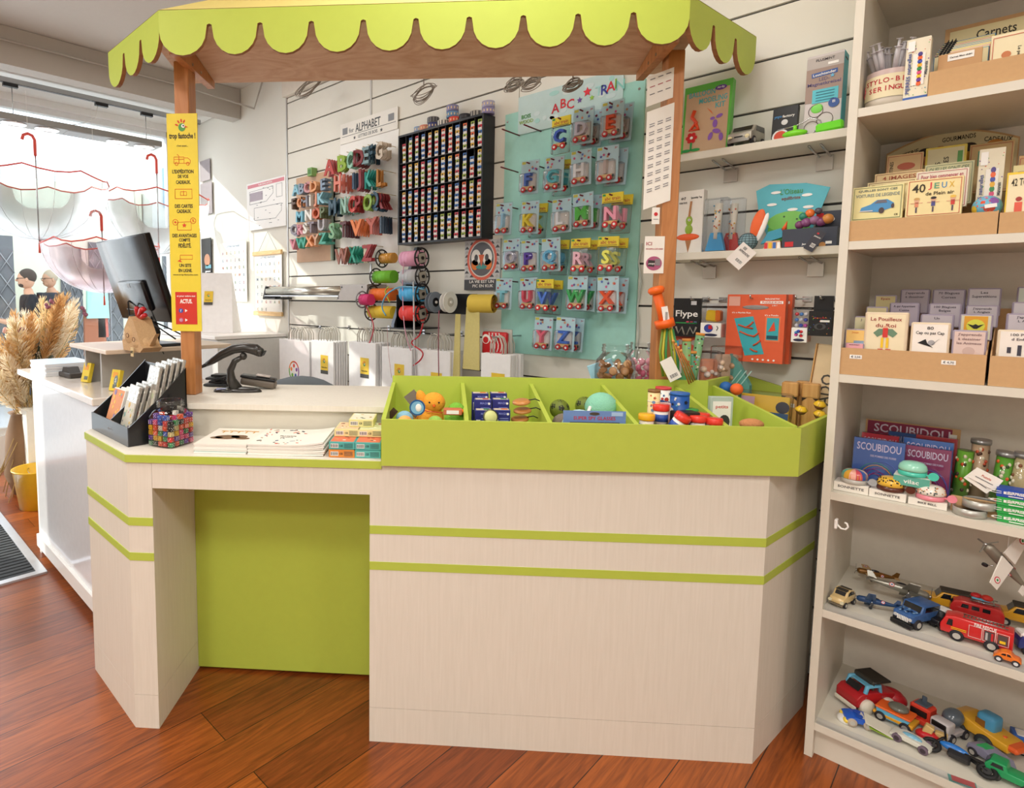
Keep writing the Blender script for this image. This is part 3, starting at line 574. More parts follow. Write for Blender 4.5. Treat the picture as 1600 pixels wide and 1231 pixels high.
b=B(); b.tube([(.05*cos(t_),0,.05*sin(t_)) for t_ in [pi*i/12 for i in range(13)]],.006,mat('#bfe0dc',.8),8); b.sph((0,.02,.02),(.04,.02,.03),plushm('#e4a58c')); solo(b,'plush_headband','pale blue and pink plush headband in the third bin','headband',K(.45,1.93,TZ+.075),AK)
t=thing('spy_glasses_card','blue header card reading super spy glasses at the bin front','toy pack',K(.487,1.885,TZ),AK); b=B(); b.bx(-.097,.097,-.0015,.0015,0,.135,mat('#6f8fc8',.5)); b.text('SUPER SPY GLASSES',(0,-.0016,.112),.0105,mat('#c02a30',.5),.13); b.disc((.0,-.0016,.126),.016,mat('#4a4238',.5),ry=.005)
b.rect((.07,-.0016,.126),.035,.012,mat('#a8c4e8',.5)); b.build('card',t); b=B(); b.bx(-.08,.08,-.012,-.002,.02,.10,BLACK,.004); b.build('glasses',t)
# bin 4
def tubeprint(lbl,name,cat,loc,r,h,base,cols,seed,caps=None,n=26,rings=(),rx=0,ry=0):
    t=thing(name,lbl,cat,loc,AK,None,rx,ry); b=B(); b.cyl((0,0,0),(0,0,h),r,mat(base,.4),seg=24); rn=random.Random(seed)
    for i in range(n):
        a=rn.uniform(pi,2*pi); z=rn.uniform(h*.05,h*.95); q=rn.uniform(.12,.35)*r; m=mat(rn.choice(cols),.4)
        M=Matrix.Rotation(a+pi/2,4,'Z'); pts=[]
        k=5 if rn.random()<.5 else 8
        b.add([((q if (j%2==0 or k==8) else q*.45)*cos(2*pi*j/(2*k)),-r-.0004-.0002*i/n,z+(q if (j%2==0 or k==8) else q*.45)*sin(2*pi*j/(2*k))) for j in range(2*k)],[tuple(range(2*k))],m,False,M)
    for z,c in rings: b.cyl((0,0,z-.0015),(0,0,z+.0015),r*1.02,mat(c,.4),seg=24,cap=True)
    b.build('tube',t)
    if caps: b=B(); b.cyl((0,0,h),(0,0,h+.008),r*1.03,mat(caps,.4),seg=24); b.build('cap',t)
    return t
tubeprint('cream kaleidoscope in three sections with a brown top','kaleidoscope','kaleidoscope',K(.700,1.975,TZ),.019,.185,'#e9d49a',['#6f93b8','#b8573c','#f2ead2','#8a6a3a','#c8443a'],3,'#8a6236',40,((.05,'#f2e8d8'),(.11,'#f2e8d8'),(.155,'#f2e8d8')))
tubeprint('white kaleidoscope with red and blue stars','kaleidoscope','kaleidoscope',K(.790,2.14,TZ),.026,.17,'#f1efe8',['#c8443a','#4a78b0','#2f5ea0'],5,'#d9434a',60)
tubeprint('tall blue tube with an acrobat print','kaleidoscope','kaleidoscope',K(.800,2.02,TZ),.030,.17,'#1d53a0',['#f2efe8','#d98a7a','#7ac0d8','#15213a'],8,'#2b66b4',36)
b=B(); b.box((0,0,.07),(.045,.03,.14),mat('#d8a8a0',.5),.002); barcode(b,(0,-.0152,.09),.02,.02); solo(b,'toy_box','pale pink box with a barcode between the tubes','toy box',K(.752,2.03,TZ),AK)
b=B(); b.box((0,0,.0),(.075,.05,.06),mat('#2c2320',.4),.003,(0,0,.2)); b.rect((-.01,-.0252,0),.03,.03,mat('#4a3a34',.5)); solo(b,'toy_box','black box between the red lidded pots','toy box',K(.785,1.935,TZ+.10),AK)
def pot(lbl,e,n,z,body,lid,rx=0,ry=0,stripe='#2f55a8'):
    t=thing('bubble_pot',lbl,'pot',K(e,n,z),AK,None,rx,ry); b=B(); b.cyl((0,0,0),(0,0,.05),.022,mat(body,.35),seg=20); b.cyl((0,0,.012),(0,0,.036),.0223,mat(stripe,.35),seg=20); b.build('body',t)
    b=B(); b.lathe([(.0245,.047),(.0255,.05),(.0255,.064),(.0235,.067),(.0001,.0675)],mat(lid,.35,coat=.3),seg=24); b.build('lid',t)
pot('yellow lidded pot at the left of the fourth bin',.662,1.925,TZ+.055,'#f2ead8','#f0b020'); pot('red striped pot lying beside the yellow one',.69,1.90,TZ+.02,'#f0ece4','#d83428')
pot('red lidded pot tilted towards the front',.735,1.905,TZ+.07,'#f4f0ea','#e03426',R(14),R(28)); pot('red lidded pot right behind the tilted one',.715,1.95,TZ+.082,'#f4f0ea','#dd3428')
pot('red lidded pot in front of the blue tube',.815,1.91,TZ+.055,'#f4f0ea','#e43a2c'); pot('red lidded pot, second from the right corner',.865-.004,1.90,TZ+.05,'#f4f0ea','#e43a2c'); pot('red lidded pot behind the rightmost one',.845,1.955,TZ+.055,'#f4f0ea','#e03a2c'); pot('green lidded pot by the divider',.83,2.005,TZ+.06,'#f4f0ea','#3a9a4a')
# bin 5
b=B(); b.box((0,0,.07),(.075,.022,.14),mat('#b8c8c0',.5),.001); b.rect((0,-.0112,.07),.06,.11,WHT); b.text('petits',(0,-.0120,.105),.011,mat('#c84a40',.5),.042); b.disc((.01,-.0120,.055),.018,mat('#3a3a3c',.5),ry=.024); solo(b,'card_game','pale green card game reading petits in the fifth bin','card game',K(.965,2.09,TZ+.015),AK+.0)
b=B(); b.sph((0,0,.0),(.038,.026,.018),plushm('#c88a5a')); solo(b,'plush_ball','brown plush low in the fifth bin','plush toy',K(1.0,1.95,TZ+.09),AK)
# bin 6 (corner, square to the room)
def W3(px,py,y): return aty(px,py,y)
t=thing('toy_pouch','teal green pouch with white stripes in the corner bin','pouch',(-.725,2.56,TZ+.0),-.3); b=B(); b.prism([(-.05,0),(.05,0),(.045,.16),(.0,.235),(-.04,.275),(-.05,.2)],-.008,.008,mat('#5f9c96',.4),'y')
for i in range(3): b.rect((-.02+.02*i,-.0085,.17),.004,.11,mat('#a8d0cc',.4),rot=-.6)
b.build('pouch',t)
for lbl,c,px,py,y in (('small blue ball beside the orange one in the corner bin','#2a66b0',1134,605,2.44),('small orange ball next to the teal pouch','#ee6a30',1151,608,2.42)):
    p=aty(px,py,y); b=B(); b.sph((0,0,0),.022,mat(c,.6),16,10); b.cyl((0,0,-.02),(0,0,-.06),.006,mat('#d8c8a8'),seg=8); solo(b,'rattle',lbl,'toy',p)
p=aty(1195,628,2.50)
t=thing('craft_pack','yellow and blue craft pack wrapped in clear film','craft pack',(p.x,p.y,p.z-.02),.0,rx=R(-12)); b=B(); b.box((0,0,0),(.16,.02,.09),mat('#eec23a',.4),.003); b.rect((0,-.0105,-.03),.16,.028,mat('#2c5a8c',.4)); b.disc((.06,-.0112,.005),.022,mat('#22243a',.5)); b.rect((-.055,-.0112,.02),.045,.03,mat('#d8b0c8',.5)); b.build('contents',t)
b=B(); b.box((0,-.002,.004),(.175,.03,.11),FILM,.004); b.build('film',t)
PN=woodmat('whistle_wood','#c58f4e','#dcae70',(8,8,1),.35,1,3,4)
def whistle(lbl,x,y,z,face):
    t=thing('train_whistle',lbl,'whistle',(x,y,z),.05,'wooden train whistles in the corner bin'); b=B(); b.bx(-.024,.024,-.02,.02,0,.20,PN,.003); b.bx(-.026,.026,-.022,.022,.158,.21,PN,.004); b.build('body',t)
    b=B()
    for s_ in (-1,1): b.poly([(s_*.0245,.0),(s_*.0245,-.014),(s_*.008,.0)][::s_],mat('#2f2112',.8),(0,-.0205,.158),.0006)
    b.build('slot',t)
    if face:
        b=B(); b.rect((0,-.0212,.125),.036,.014,mat('#e4dede',.5)); b.text('€ 3,90',(0,-.0222,.125),.006,mat('#77747c'));
        for s_ in (-1,1): b.tube([(s_*.008-.004,-.021,.075),(s_*.008,-.021,.082),(s_*.008+.004,-.021,.075)],.0008,BLACK,5)
        b.poly([(-.010,.058),(.010,.058),(.006,.046),(-.006,.046)],RED,(0,-.0206,0)); b.tube([(-.01,-.021,.1),(.0,-.021,.103),(.012,-.021,.108)],.001,mat('#e08a3a'),5); b.build('printed_face',t)
wp=aty(1222,648,2.46); whistle('wooden train whistle with a smiling face and price sticker',wp.x,2.56,.985,True)
whistle('plain wooden train whistle between the smiling one and the ADO board',wp.x+.062,2.57,.985,False); whistle('wooden train whistle hidden behind the other two',wp.x+.03,2.62,.985,False)
t=thing('wooden_board','tall pale wooden board lettered ADO against the bookcase','board game',(aty(1281,600,2.58).x,2.60,1.012),-.10,rx=R(-4),ry=R(4)); b=B(); b.bx(-.045,.045,-.008,.008,0,.325,mat('#e6cda6',.4),.004); b.text('ADO',(.002,-.0085,.16),.036,mat('#4a4844',.5),rot=pi/2); b.build('board',t)
b=B(); b.bx(-.05,-.046,-.01,.012,0,.325,PN); b.build('edge',t)
def top_toy(lbl,px,py,y):
    p=aty(px,py,y); t=thing('spinning_top',lbl,'spinning top',p,0,None,.25,.2); m=mat('#f0c22c',.35,coat=.3); b=B(); b.lathe([(.0001,.014),(.010,.012),(.019,.002),(.019,-.001)],m,seg=20); b.build('cap',t)
    b=B(); b.lathe([(.019,-.001),(.012,-.014),(.002,-.02),(.0001,-.026)],mat('#6a4322',.4),seg=20); b.build('cone',t)
    b=B()
    for a in (0,pi/2): b.tube([(.0195*cos(a)*u,.0195*sin(a)*u,.0145-.0135*u*u) for u in (-1,-.6,-.2,.2,.6,1)],.0006,BLACK,4)
    b.build('painted_line',t)
top_toy('yellow and brown spinning top in front of the plain whistle',1252,640,2.44); top_toy('yellow spinning top in front of the ADO board',1281,632,2.44); top_toy('yellow spinning top lowest, beside the bookcase',1281,647,2.42)
# ================= BEHIND THE TRAY =================
def candyjar(lbl,e,n,s_,cc,seed,nn=26):
    z=1.1006; t=thing('candy_jar',lbl,'jar',K(e,n,z),AK); b=B(); b.lathe([(.02*s_,.0),(.062*s_,.004),(.072*s_,.03),(.075*s_,.12),(.070*s_,.15),(.052*s_,.175),(.048*s_,.18)],JARM,seg=28,cap=False); b.build('jar_body',t)
    b=B(); b.lathe([(.048*s_,.18),(.048*s_,.186),(.052*s_,.19),(.048*s_,.194),(.052*s_,.20),(.048*s_,.205),(.050*s_,.215)],JARM,seg=28,cap=False); b.build('neck',t)
    rn=random.Random(seed); ms=[]
    for ci,(c,nm) in enumerate(cc):
        b=B()
        if nm=='coil': b.lathe([(.004,-.005),(.012,-.006),(.018,0),(.012,.006),(.004,.005)],mat(c,.3),seg=14)
        else: b.sph((0,0,0),(.016,.012,.010),mat(c,.3),10,6)
        ms.append((b.mesh('sweet'),c,nm))
    k=0
    for L in range(6):
        for i in range(7):
            a=2*pi*i/7+L*.4; me,c,nm=rn.choice(ms); o=bpy.data.objects.new('sweet',me); COL.objects.link(o); o.location=K(e+.050*s_*cos(a),n+.050*s_*sin(a),z+.020+L*.023); o.rotation_euler=(rn.uniform(0,3),rn.uniform(0,3),0)
            tag(o,'wrapped sweet piled inside the '+('left' if seed==1 else 'right')+' candy jar','sweet','sweets in the '+('left' if seed==1 else 'right')+' candy jar')
candyjar('round clear jar of brown coiled sweets behind the tray',.70,2.42,1.05,[('#c08a5a','coil'),('#d8a878','coil'),('#9a6a40','coil')],1)
candyjar('clear jar of pink and white sweets behind the tray',.835,2.54,.80,[('#f0a8b8','s'),('#f4ece8','s'),('#e87a98','s')],2)
b=B(); b.box((0,0,.075),(.10,.012,.14),mat('#9fd0e4',.4),.002,(0,-.35,0)); b.disc((.02,-.012,.09),.010,mat('#e880a0',.4)); b.disc((-.01,-.008,.06),.01,mat('#f4f0f0',.4)); solo(b,'sweet_bag','pale blue bag with pink dots leaning on the left jar','bag',K(.665,2.44,1.1006),AK)
sp=thing('stick_cup','green cup holding pencils and toy sticks behind the tray','cup',K(.955,2.40,1.1006),AK)
b=B(); b.lathe([(.036,0),(.04,.004),(.042,.10),(.040,.10),(.038,.006),(.0001,.006)],mat('#4c9a58',.4),seg=24); b.build('cup',sp)
def stick(lbl,name,cat,p0,p1,r,m,fn=None):
    t=thing(name,lbl,cat,p0); b=B(); d=Vector(p1)-Vector(p0); b.cyl((0,0,0),tuple(d),r,m,seg=12); b.build('shaft',t)
    if fn: fn(t,d)
    return t
def NP(px,py,n): return atn(px,py,n)
def sword(t,d):
    u=d.normalized()
    b=B(); b.lathe([(.0001,-.0),(.024,.004),(.030,.016),(.026,.026),(.018,.03)],mat('#f0681c',.4),c=tuple(d*1.0-u*.02),axis=tuple(u),seg=18); b.build('pommel',t)
    b=B(); b.cyl(tuple(u*.0),tuple(u*.028),.034,mat('#ee6418',.4),seg=18); b.build('guard',t)
    b=B(); b.box(tuple(d*.3+Vector((.016,-.012,0))),(.022,.002,.07),WHT,0,(0,-.2,AK)); barcode(b,tuple(d*.3+Vector((.017,-.0135,0))),.014,.04); b.build('barcode_label',t)
stick('orange foam sword standing upright with a barcode label','toy_sword','toy sword',NP(1040,511,2.245),NP(1025,452,2.245),.017,mat('#f0681c',.45),sword)
b=B(); p0=K(.93,2.232,1.19)
for i in range(6):
    o=NP(1036+3*i,512+(i%2)*2,2.24); q=NP(1036+6*i-3*(i%3),588,2.24); mid=(o+q)/2+Vector((.004*(i-3),0,0)); b.tube([tuple(o),tuple(mid),tuple(q)],.0045,mat(['#7a9a3c','#c8c040','#3f8f54'][i%3],.4),6)
solo(b,'streamer_bundle','green and yellow streamers hanging under the orange sword','streamers')
for i,(a,c_) in enumerate((((1036,594),(1038,531)),((1059,594),(1058,532)))):
    stick(('light blue stick at the left of the cup','light blue stick in the middle of the cup')[i],'toy_stick','stick',K(*toK(NP(*a,2.33)),1.1015),NP(*c_,2.33),.006,mat('#3f9cc8',.4))
for i,(l,px0,px1,py1,c) in enumerate((('green patterned kazoo tube standing straight',1072,1073,533,'#8fb878'),('green patterned kazoo tube leaning right with an orange end',1078,1094,524,'#7fb080'),('dark green kazoo tube at the bottom of the cup',1084,1083,552,'#4f8f68'))):
    t=thing('kazoo_tube',l,'tube',K(*toK(NP(px0,592,2.38)),1.1015)); q=NP(px1,py1,2.38)-t.location; b=B(); b.cyl((0,0,0),tuple(q),.016,mat(c,.4),seg=16); u=q.normalized(); rn=random.Random(i)
    b.build('tube',t); b=B(); b.cyl(tuple(q),tuple(q+u*.010),.0165,mat('#e89a4a',.5),seg=16); b.build('end_cap',t); b=B()
    for k in range(14):
        z=rn.uniform(.45,.97); a=rn.uniform(-2.4,-.2); v=u.orthogonal(); b.sph(tuple(q*z+Vector((cos(a),sin(a)*.9,0))*.0150),.0045,mat(rn.choice(['#e8dcc8','#3a4a30','#c8503c','#88a8d0']),.5),6,4)
    b.build('printed_motif',t)
for i in range(4):
    o=NP(1052+4*i,533+5*i,2.22); q=NP(1077+3*i,600-2*i,2.22+.01*i); b=B(); b.tube([tuple(o),tuple((o+q)/2+Vector((.002*i,.0,.0))),tuple(q)],.0028,mat('#b8763a',.4),6); b.sph(tuple(o),.006,mat('#d8964a',.4),8,6)
    solo(b,'wooden_stick',['leftmost','second','third','rightmost'][i]+' thin brown wooden stick leaning over the tray edge','stick')
b=B(); o=NP(1048,577,2.20); b.box((0,0,0),(.045,.001,.085),PAPER,0,(0,-.5,0)); b.M=Matrix.Rotation(-.5,4,'Y')@Matrix.Translation((0,-.001,0)); barcode(b,(0,0,-.025),.03,.018); solo(b,'price_tag','cream price tag with barcode hanging from the sticks','tag',o,AK)
for i,(l,px,py,w,h,c) in enumerate((('film pouch with orange contents to the right of the cup',1108,560,.085,.16,'#d88a6a'),('large crinkled film pouch of pale toys under the black packs',1135,555,.11,.18,'#c8a890'))):
    p=NP(px,py,2.43); t=thing('film_pouch',l,'pouch',(p.x,p.y,1.07),AK); b=B(); b.box((0,0,h/2+.04),(w*.8,.03,h*.9),mat(c,.5,var=.3,sc=40),.01,None,2); 
    rn=random.Random(i)
    for k in range(12): b.sph((rn.uniform(-w*.35,w*.35),-.016,rn.uniform(.05,h)),rn.uniform(.006,.014),mat(rn.choice(['#e8c8b0','#d86a50','#e8d8d0','#b89070']),.5),8,5)
    b.build('contents',t); b=B(); b.box((0,0,h/2+.04),(w,.05,h+.05),FILM,.01,None,2); b.build('film',t)
# ================= SIGN ON THE LEFT POST =================
a=atn(258,178,2.288); c=atn(270,518,2.288); a2=atn(305,176,2.288); c2=atn(317,517,2.288)
x0=(toK(a)[0]+toK(c)[0])/2; x1=(toK(a2)[0]+toK(c2)[0])/2; z1=(a.z+a2.z)/2; z0=(c.z+c2.z)/2; sw=x1-x0; sh=z1-z0
sg=thing('shop_sign','tall yellow shop sign fixed to the left beech post','sign',K((x0+x1)/2,2.2945,z0),AK)
b=B(); b.bx(-sw/2,sw/2,-.004,0,0,sh,mat('#e9d23e',.45)); b.build('board',sg)
INK=mat('#3a3220',.6); RDI=mat('#d8402a',.6)
def SY(py): return sh*(518-py)/(518-178)
b=B(); y=-.0041
for t,py,h,w in (('trop fastoche !',213,.020,.105),("c'est aussi...",227,.007,.045),("L'EXPÉDITION",266,.013,.085),('DE VOS',274,.012,.042),('CADEAUX.',283,.013,.058),('DES CARTES',320,.013,.072),('CADEAUX.',328,.013,.058),('DES AVANTAGES',366,.013,.098),('COMPTE',373,.012,.045),('FIDÉLITÉ.',381,.015,.052),('UN SITE',413,.012,.048),('EN LIGNE.',421,.012,.055),('www.trop-fastoche.com',428,.006,.105)):
    b=B(); b.text(t,(0,y,SY(py)),h,INK,w,bold=1 if h>.01 else 0); b.build('lettering',sg)
def mascot(b,cx,cz,s,y):
    b.disc((cx,y,cz),s,mat('#4f9a4a',.5),ry=s*1.1); b.disc((cx+s*.35,y-.0006,cz+s*.35),s*.5,WHT); b.disc((cx+s*.45,y-.0012,cz+s*.4),s*.22,BLACK)
    b.poly([(s*.8,s*.4),(s*1.7,s*.1),(s*.8,-s*.1)][::-1],RDI,(cx,y-.0006,cz))
    for i,an in enumerate((-.5,.05,.6,1.2)): b.disc((cx-s*1.5*sin(an)-s*.1,y,cz+s*1.8*cos(an)),s*.22,RDI,ry=s*.5,rot=an)
b=B(); mascot(b,0,SY(199),.014,y)
def outl(pts,z,k=1): b.tube([(u*k,y,z+v*k) for u,v in pts],.0011,RDI,5)
z=SY(249); outl([(-.035,-.012),(-.035,.012),(.005,.012),(.005,-.012),(-.035,-.012)],z); outl([(.005,-.012),(.03,-.012),(.03,0),(.02,.008),(.005,.008)],z); outl([(-.015,-.012),(-.015,.016),(-.022,.022)],z); outl([(-.035,.003),(.005,.003)],z)
for u in (-.025,.02): outl([(u+.006*cos(t),-.014+.006*sin(t)) for t in [2*pi*i/10 for i in range(11)]],z)
z=SY(301); outl([(-.034,-.018),(-.034,.018),(.034,.018),(.034,-.018),(-.034,-.018)],z); outl([(-.012,-.006),(-.012,.008),(.012,.008),(.012,-.006),(-.012,-.006)],z); outl([(0,-.006),(0,.012)],z)
z=SY(350); outl([(-.028,-.018),(-.028,.012),(.028,.014),(.028,-.018),(-.028,-.018)],z); b.star((0,y,z),.010,RDI)
for u,v in ((-.036,.012),(.036,.018)): outl([(u+.011*cos(t),v+.011*sin(t)) for t in [2*pi*i/12 for i in range(13)]],z)
b.text('%',(.036,y,z+.018),.010,RDI); b.disc((-.036,y,z+.012),.004,RDI)
z=SY(400); outl([(-.02,-.008),(-.02,.008),(.03,.008),(.03,-.008),(-.02,-.008)],z); b.poly([(-.032,-.016),(-.014,-.006),(-.02,-.012),(-.012,-.02)],RDI,(0,y,z))
b.build('icons',sg,label='red line icons')
b=B(); b.rect((0,y,SY(481)),sw*.72,sh*.152,mat('#cf3326',.5)); b.text('et pour suivre nos',(0,y-.0009,SY(462)),.007,WHT,.075); b.text('ACTUS.',(0,y-.0009,SY(470)),.016,WHT,.05,bold=1)
for py,cc in ((485,'#3a4fa8'),(500,'#c05a8a')):
    b.disc((-.022,y-.0009,SY(py)),.009,mat(cc,.5)); b.poly([(-.005,-.006),(.005,0),(-.005,.006)],WHT,(0,y-.0009,SY(py))); 
b.text('f',(-.022,y-.0018,SY(485)),.010,WHT); b.tube([(-.022+.004*cos(t),y-.002,SY(500)+.004*sin(t)) for t in [2*pi*i/10 for i in range(11)]],.0008,WHT,4)
b.build('red_panel',sg)
# ================= BACK WALL, LEFT =================
YS=2.737
def flat(name,lbl,cat,x0,x1,z0,z1,m,y=2.745,th=.006,fn=None,grp=None):
    t=thing(name,lbl,cat,((x0+x1)/2,y,z0),0,grp); b=B(); b.bx(-(x1-x0)/2,(x1-x0)/2,-th,0,0,z1-z0,m); b.build('panel',t)
    if fn: b=B(); fn(b,x1-x0,z1-z0,-th-.0002); b.build('print',t)
    return t
GI=mat('#6d7076',.7); LPK=mat('#e28f9a',.6)
def evac(b,w,h,y):
    b.rect((0,y,h*.93),w*.94,h*.07,LPK); b.text('PLAN EVACUATION',(0,y-.0009,h*.93),h*.035,WHT,w*.45)
    for pts in ([(-.42,.55),(-.42,.82),(.2,.84),(.2,.70),(.02,.56),(-.42,.55)],[(.28,.6),(.28,.86),(.42,.86),(.42,.6),(.28,.6)],[(-.3,.2),(-.3,.46),(.4,.46),(.4,.32),(.25,.18),(-.3,.2)]): b.tube([(u*w,y,v*h) for u,v in pts],.0016,GI,4)
    b.rect((-.24*w,y,.70*h),w*.34,h*.18,mat('#b9afba',.7)); rn=random.Random(3)
    for i in range(26): b.rect((rn.uniform(-.42,.42)*w,y,rn.uniform(.05,.9)*h),.02,.004,GI)
flat('safety_plan','white evacuation plan board with a red heading','poster',-4.80,-4.18,2.08,2.487,WHT,2.748,.01,evac)
PC8=[mat(c,.7) for c in ('#7a98b8','#c8705a','#5a6068','#c8a060','#6a8a70','#b08098')]
def abcp(b,w,h,y):
    b.text('LETTRES FANTAISIE',(0,y,h*.93),h*.03,PC8[0],w*.55); rn=random.Random(int(w*1000)); L='ABCDEFGHIJKLMNOPQRSTUVWXYZABCDEFGH'; k=0
    for r_ in range(7):
        for i in range(6 if r_<6 else 3):
            b.text(L[k%len(L)],((-.4+.16*i)*w,y,h*(.82-.125*r_)),h*.045,rn.choice(PC8)); k+=1
flat('alphabet_poster','white wall poster of small illustrated letters, left of the hanging scroll','poster',-5.32,-4.83,1.45,2.0,PAPER,2.747,.006,abcp)
t=flat('hanging_scroll','hanging alphabet scroll with two wooden bars on a string','poster',-4.68,-4.25,1.35,1.87,PAPER,2.742,.004,abcp)
for z in (0,.52): B().bx(-.235,.225,-.018,.004,z-.018,z+.018,PINE,.004).build('wooden_bar',t)
b=B(); b.tube([(-.15,-.006,.53),(0,-.002,.70),(.15,-.006,.53)],.0015,GI,4); b.build('string',t)
flat('notice_sheet','small grey notice sheet, upper of two behind the sign post','notice',-5.72,-5.505,2.63,2.83,mat('#a79fa2',.7),2.748,.003)
flat('notice_sheet','larger grey notice sheet just below the small one','notice',-5.72,-5.475,2.305,2.61,mat('#9f979b',.7),2.748,.003)
def blk(b,w,h,y): b.rect((.03,y,h*.17),w*.5,h*.16,WHT); b.rect((.04,y-.0009,h*.17),w*.42,h*.12,BLACK); b.disc((.02,y,h*.5),w*.3,mat('#b07a5a',.5)); b.rect((.04,y,h*.35),w*.6,h*.08,mat('#5a98a8',.5))
flat('game_poster','black poster with a coloured figure behind the sign post','poster',-5.72,-5.515,1.64,2.07,BLACK,2.748,.006,blk)
# white cabinet + bag on it
cb=thing('storage_cabinet','light grey-white cabinet against the back wall','cabinet',(-4.19,2.10,0))
CW=mat('#d5d5d2',.45); b=B(); b.bx(-1.2,-.02,.02,.63,0,1.165,CW); b.build('body',cb); B().bx(-1.22,0,0,.64,1.166,1.193,WHT,.003).build('top',cb); B().bx(-.0195,0,.02,.63,.02,1.16,CW).build('side_panel',cb)
p=atx(352,526,-4.8); 
pb=thing('paper_bag','white paper bag standing on the cabinet with a yellow label','paper bag',(-4.72,2.36,1.194),.75)
b=B(); b.add([(-.24,-.11,0),(.20,-.11,0),(.20,.12,0),(-.24,.12,0),(-.20,.0,.50),(.16,.0,.50),(.16,.008,.50),(-.20,.008,.50)],[(0,3,2,1),(0,1,5,4),(1,2,6,5),(2,3,7,6),(3,0,4,7),(4,5,6,7)],mat('#f3f2f3',.7)); b.build('body',pb)
def baglabel(b,x,z,s,y):
    b.rect((x,y,z),s,s*1.25,mat('#e8c53a',.5)); b.rect((x,y-.0001,z-s*.78),s,s*.3,mat('#4a4a48',.6)); mascot(b,x,z+s*.1,s*.12,y-.001); b.text('fastoche',(x,y-.001,z-s*.38),s*.12,INK,s*.8)
b=B(); b.M=Matrix.Translation((0,-.062,.25))@Matrix.Rotation(-.216,4,'X'); baglabel(b,-.02,.05,.075,-.004); b.build('label',pb)
# ---------- chunky letters on a tan board ----------
lb=thing('letter_board','tan display board with five rows of chunky wooden letters','display board',(-3.767,YS,1.77))
b=B(); b.bx(-.24,.24,-.012,0,0,.66,mat('#cda98a',.6)); b.bx(.225,.24,-.03,0,0,.66,mat('#9fb2a2',.5)); b.build('board',lb); b=B(); b.box((.0,-.03,.672),(.055,.05,.06),mat('#7fa860',.5)); b.rect((0,-.0552,.672),.035,.035,mat('#4f8040',.5)); b.build('header_block',lb)
LM={}
def letmesh(ch,col,h,th,bold=1.15):
    k=(ch,col,round(h,3),th)
    if k not in LM:
        v,f,tw,thh=text_geo(ch,1); b=B(); M=Matrix.Rotation(pi/2,4,'X')@Matrix.Diagonal((h/.72*bold,h/.72,th/.04,1)); b.add(v,f,mat(col,.5,var=.04),False,M); LM[k]=b.mesh('letter')
    return LM[k]
def letter(ch,col,cn_,x,y,z,h,th,rz,lbl,grp):
    o=bpy.data.objects.new('wooden_letter',letmesh(ch,col,h,th)); COL.objects.link(o); o.location=(x,y,z); o.rotation_euler=(0,random.uniform(-.05,.05),rz); tag(o,lbl,'letter',grp)
rows=[(293,[('A','#8ac0d4','light blue',466,1),('B','#8a9aac','blue grey',475,2),('C','#c98f94','pink',484,1),('D','#e0a070','peach',494,2),('E','#8598ac','slate',509,2)]),
(314,[('F','#6a5648','brown',463,2),('G','#e09a6a','peach',473,1),('H','#8f8f9a','grey',480,1),('I','#e8e4dc','white',489,1),('J','#e0987a','salmon',497,1),('K','#8fc0ce','light blue',506,3)]),
(336,[('M','#7ec0d8','light blue',472,1),('N','#f0efea','white',486,1),('O','#d07050','coral',498,2),('P','#6a7550','olive',508,3)]),
(356,[('Q','#9a98a4','grey',464,1),('R','#e09aa8','pink',473,1),('S','#efece4','white',481,1),('T','#9a909a','mauve grey',490,2),('U','#b8b4b8','pale grey',506,2)]),
(377,[('V','#e090a0','pink',462,2),('W','#4fb09a','teal',475,2),('X','#eaa070','orange',487,2),('Y','#d8a888','tan',497,2),('Z','#58b09c','teal',508,3)])]
for py,ls in rows:
    for ch,col,cname,px,cnt in ls:
        p=aty(px,py-(px-487)*.20,2.64)
        b=B(); b.cyl((p.x,2.725,p.z+.03),(p.x,2.60,p.z+.03),.003,GI,seg=6); b.build('peg',lb,loc=(3.767,-YS,-1.77))
        for k in range(cnt): letter(ch,col,cname,p.x,2.625+.03*k,p.z,.078,.026,0,cname+' chunky letter '+ch+(' hanging in front on the tan board' if k==0 else ' behind the front '+ch+' on the tan board'),'chunky letters on the tan board')
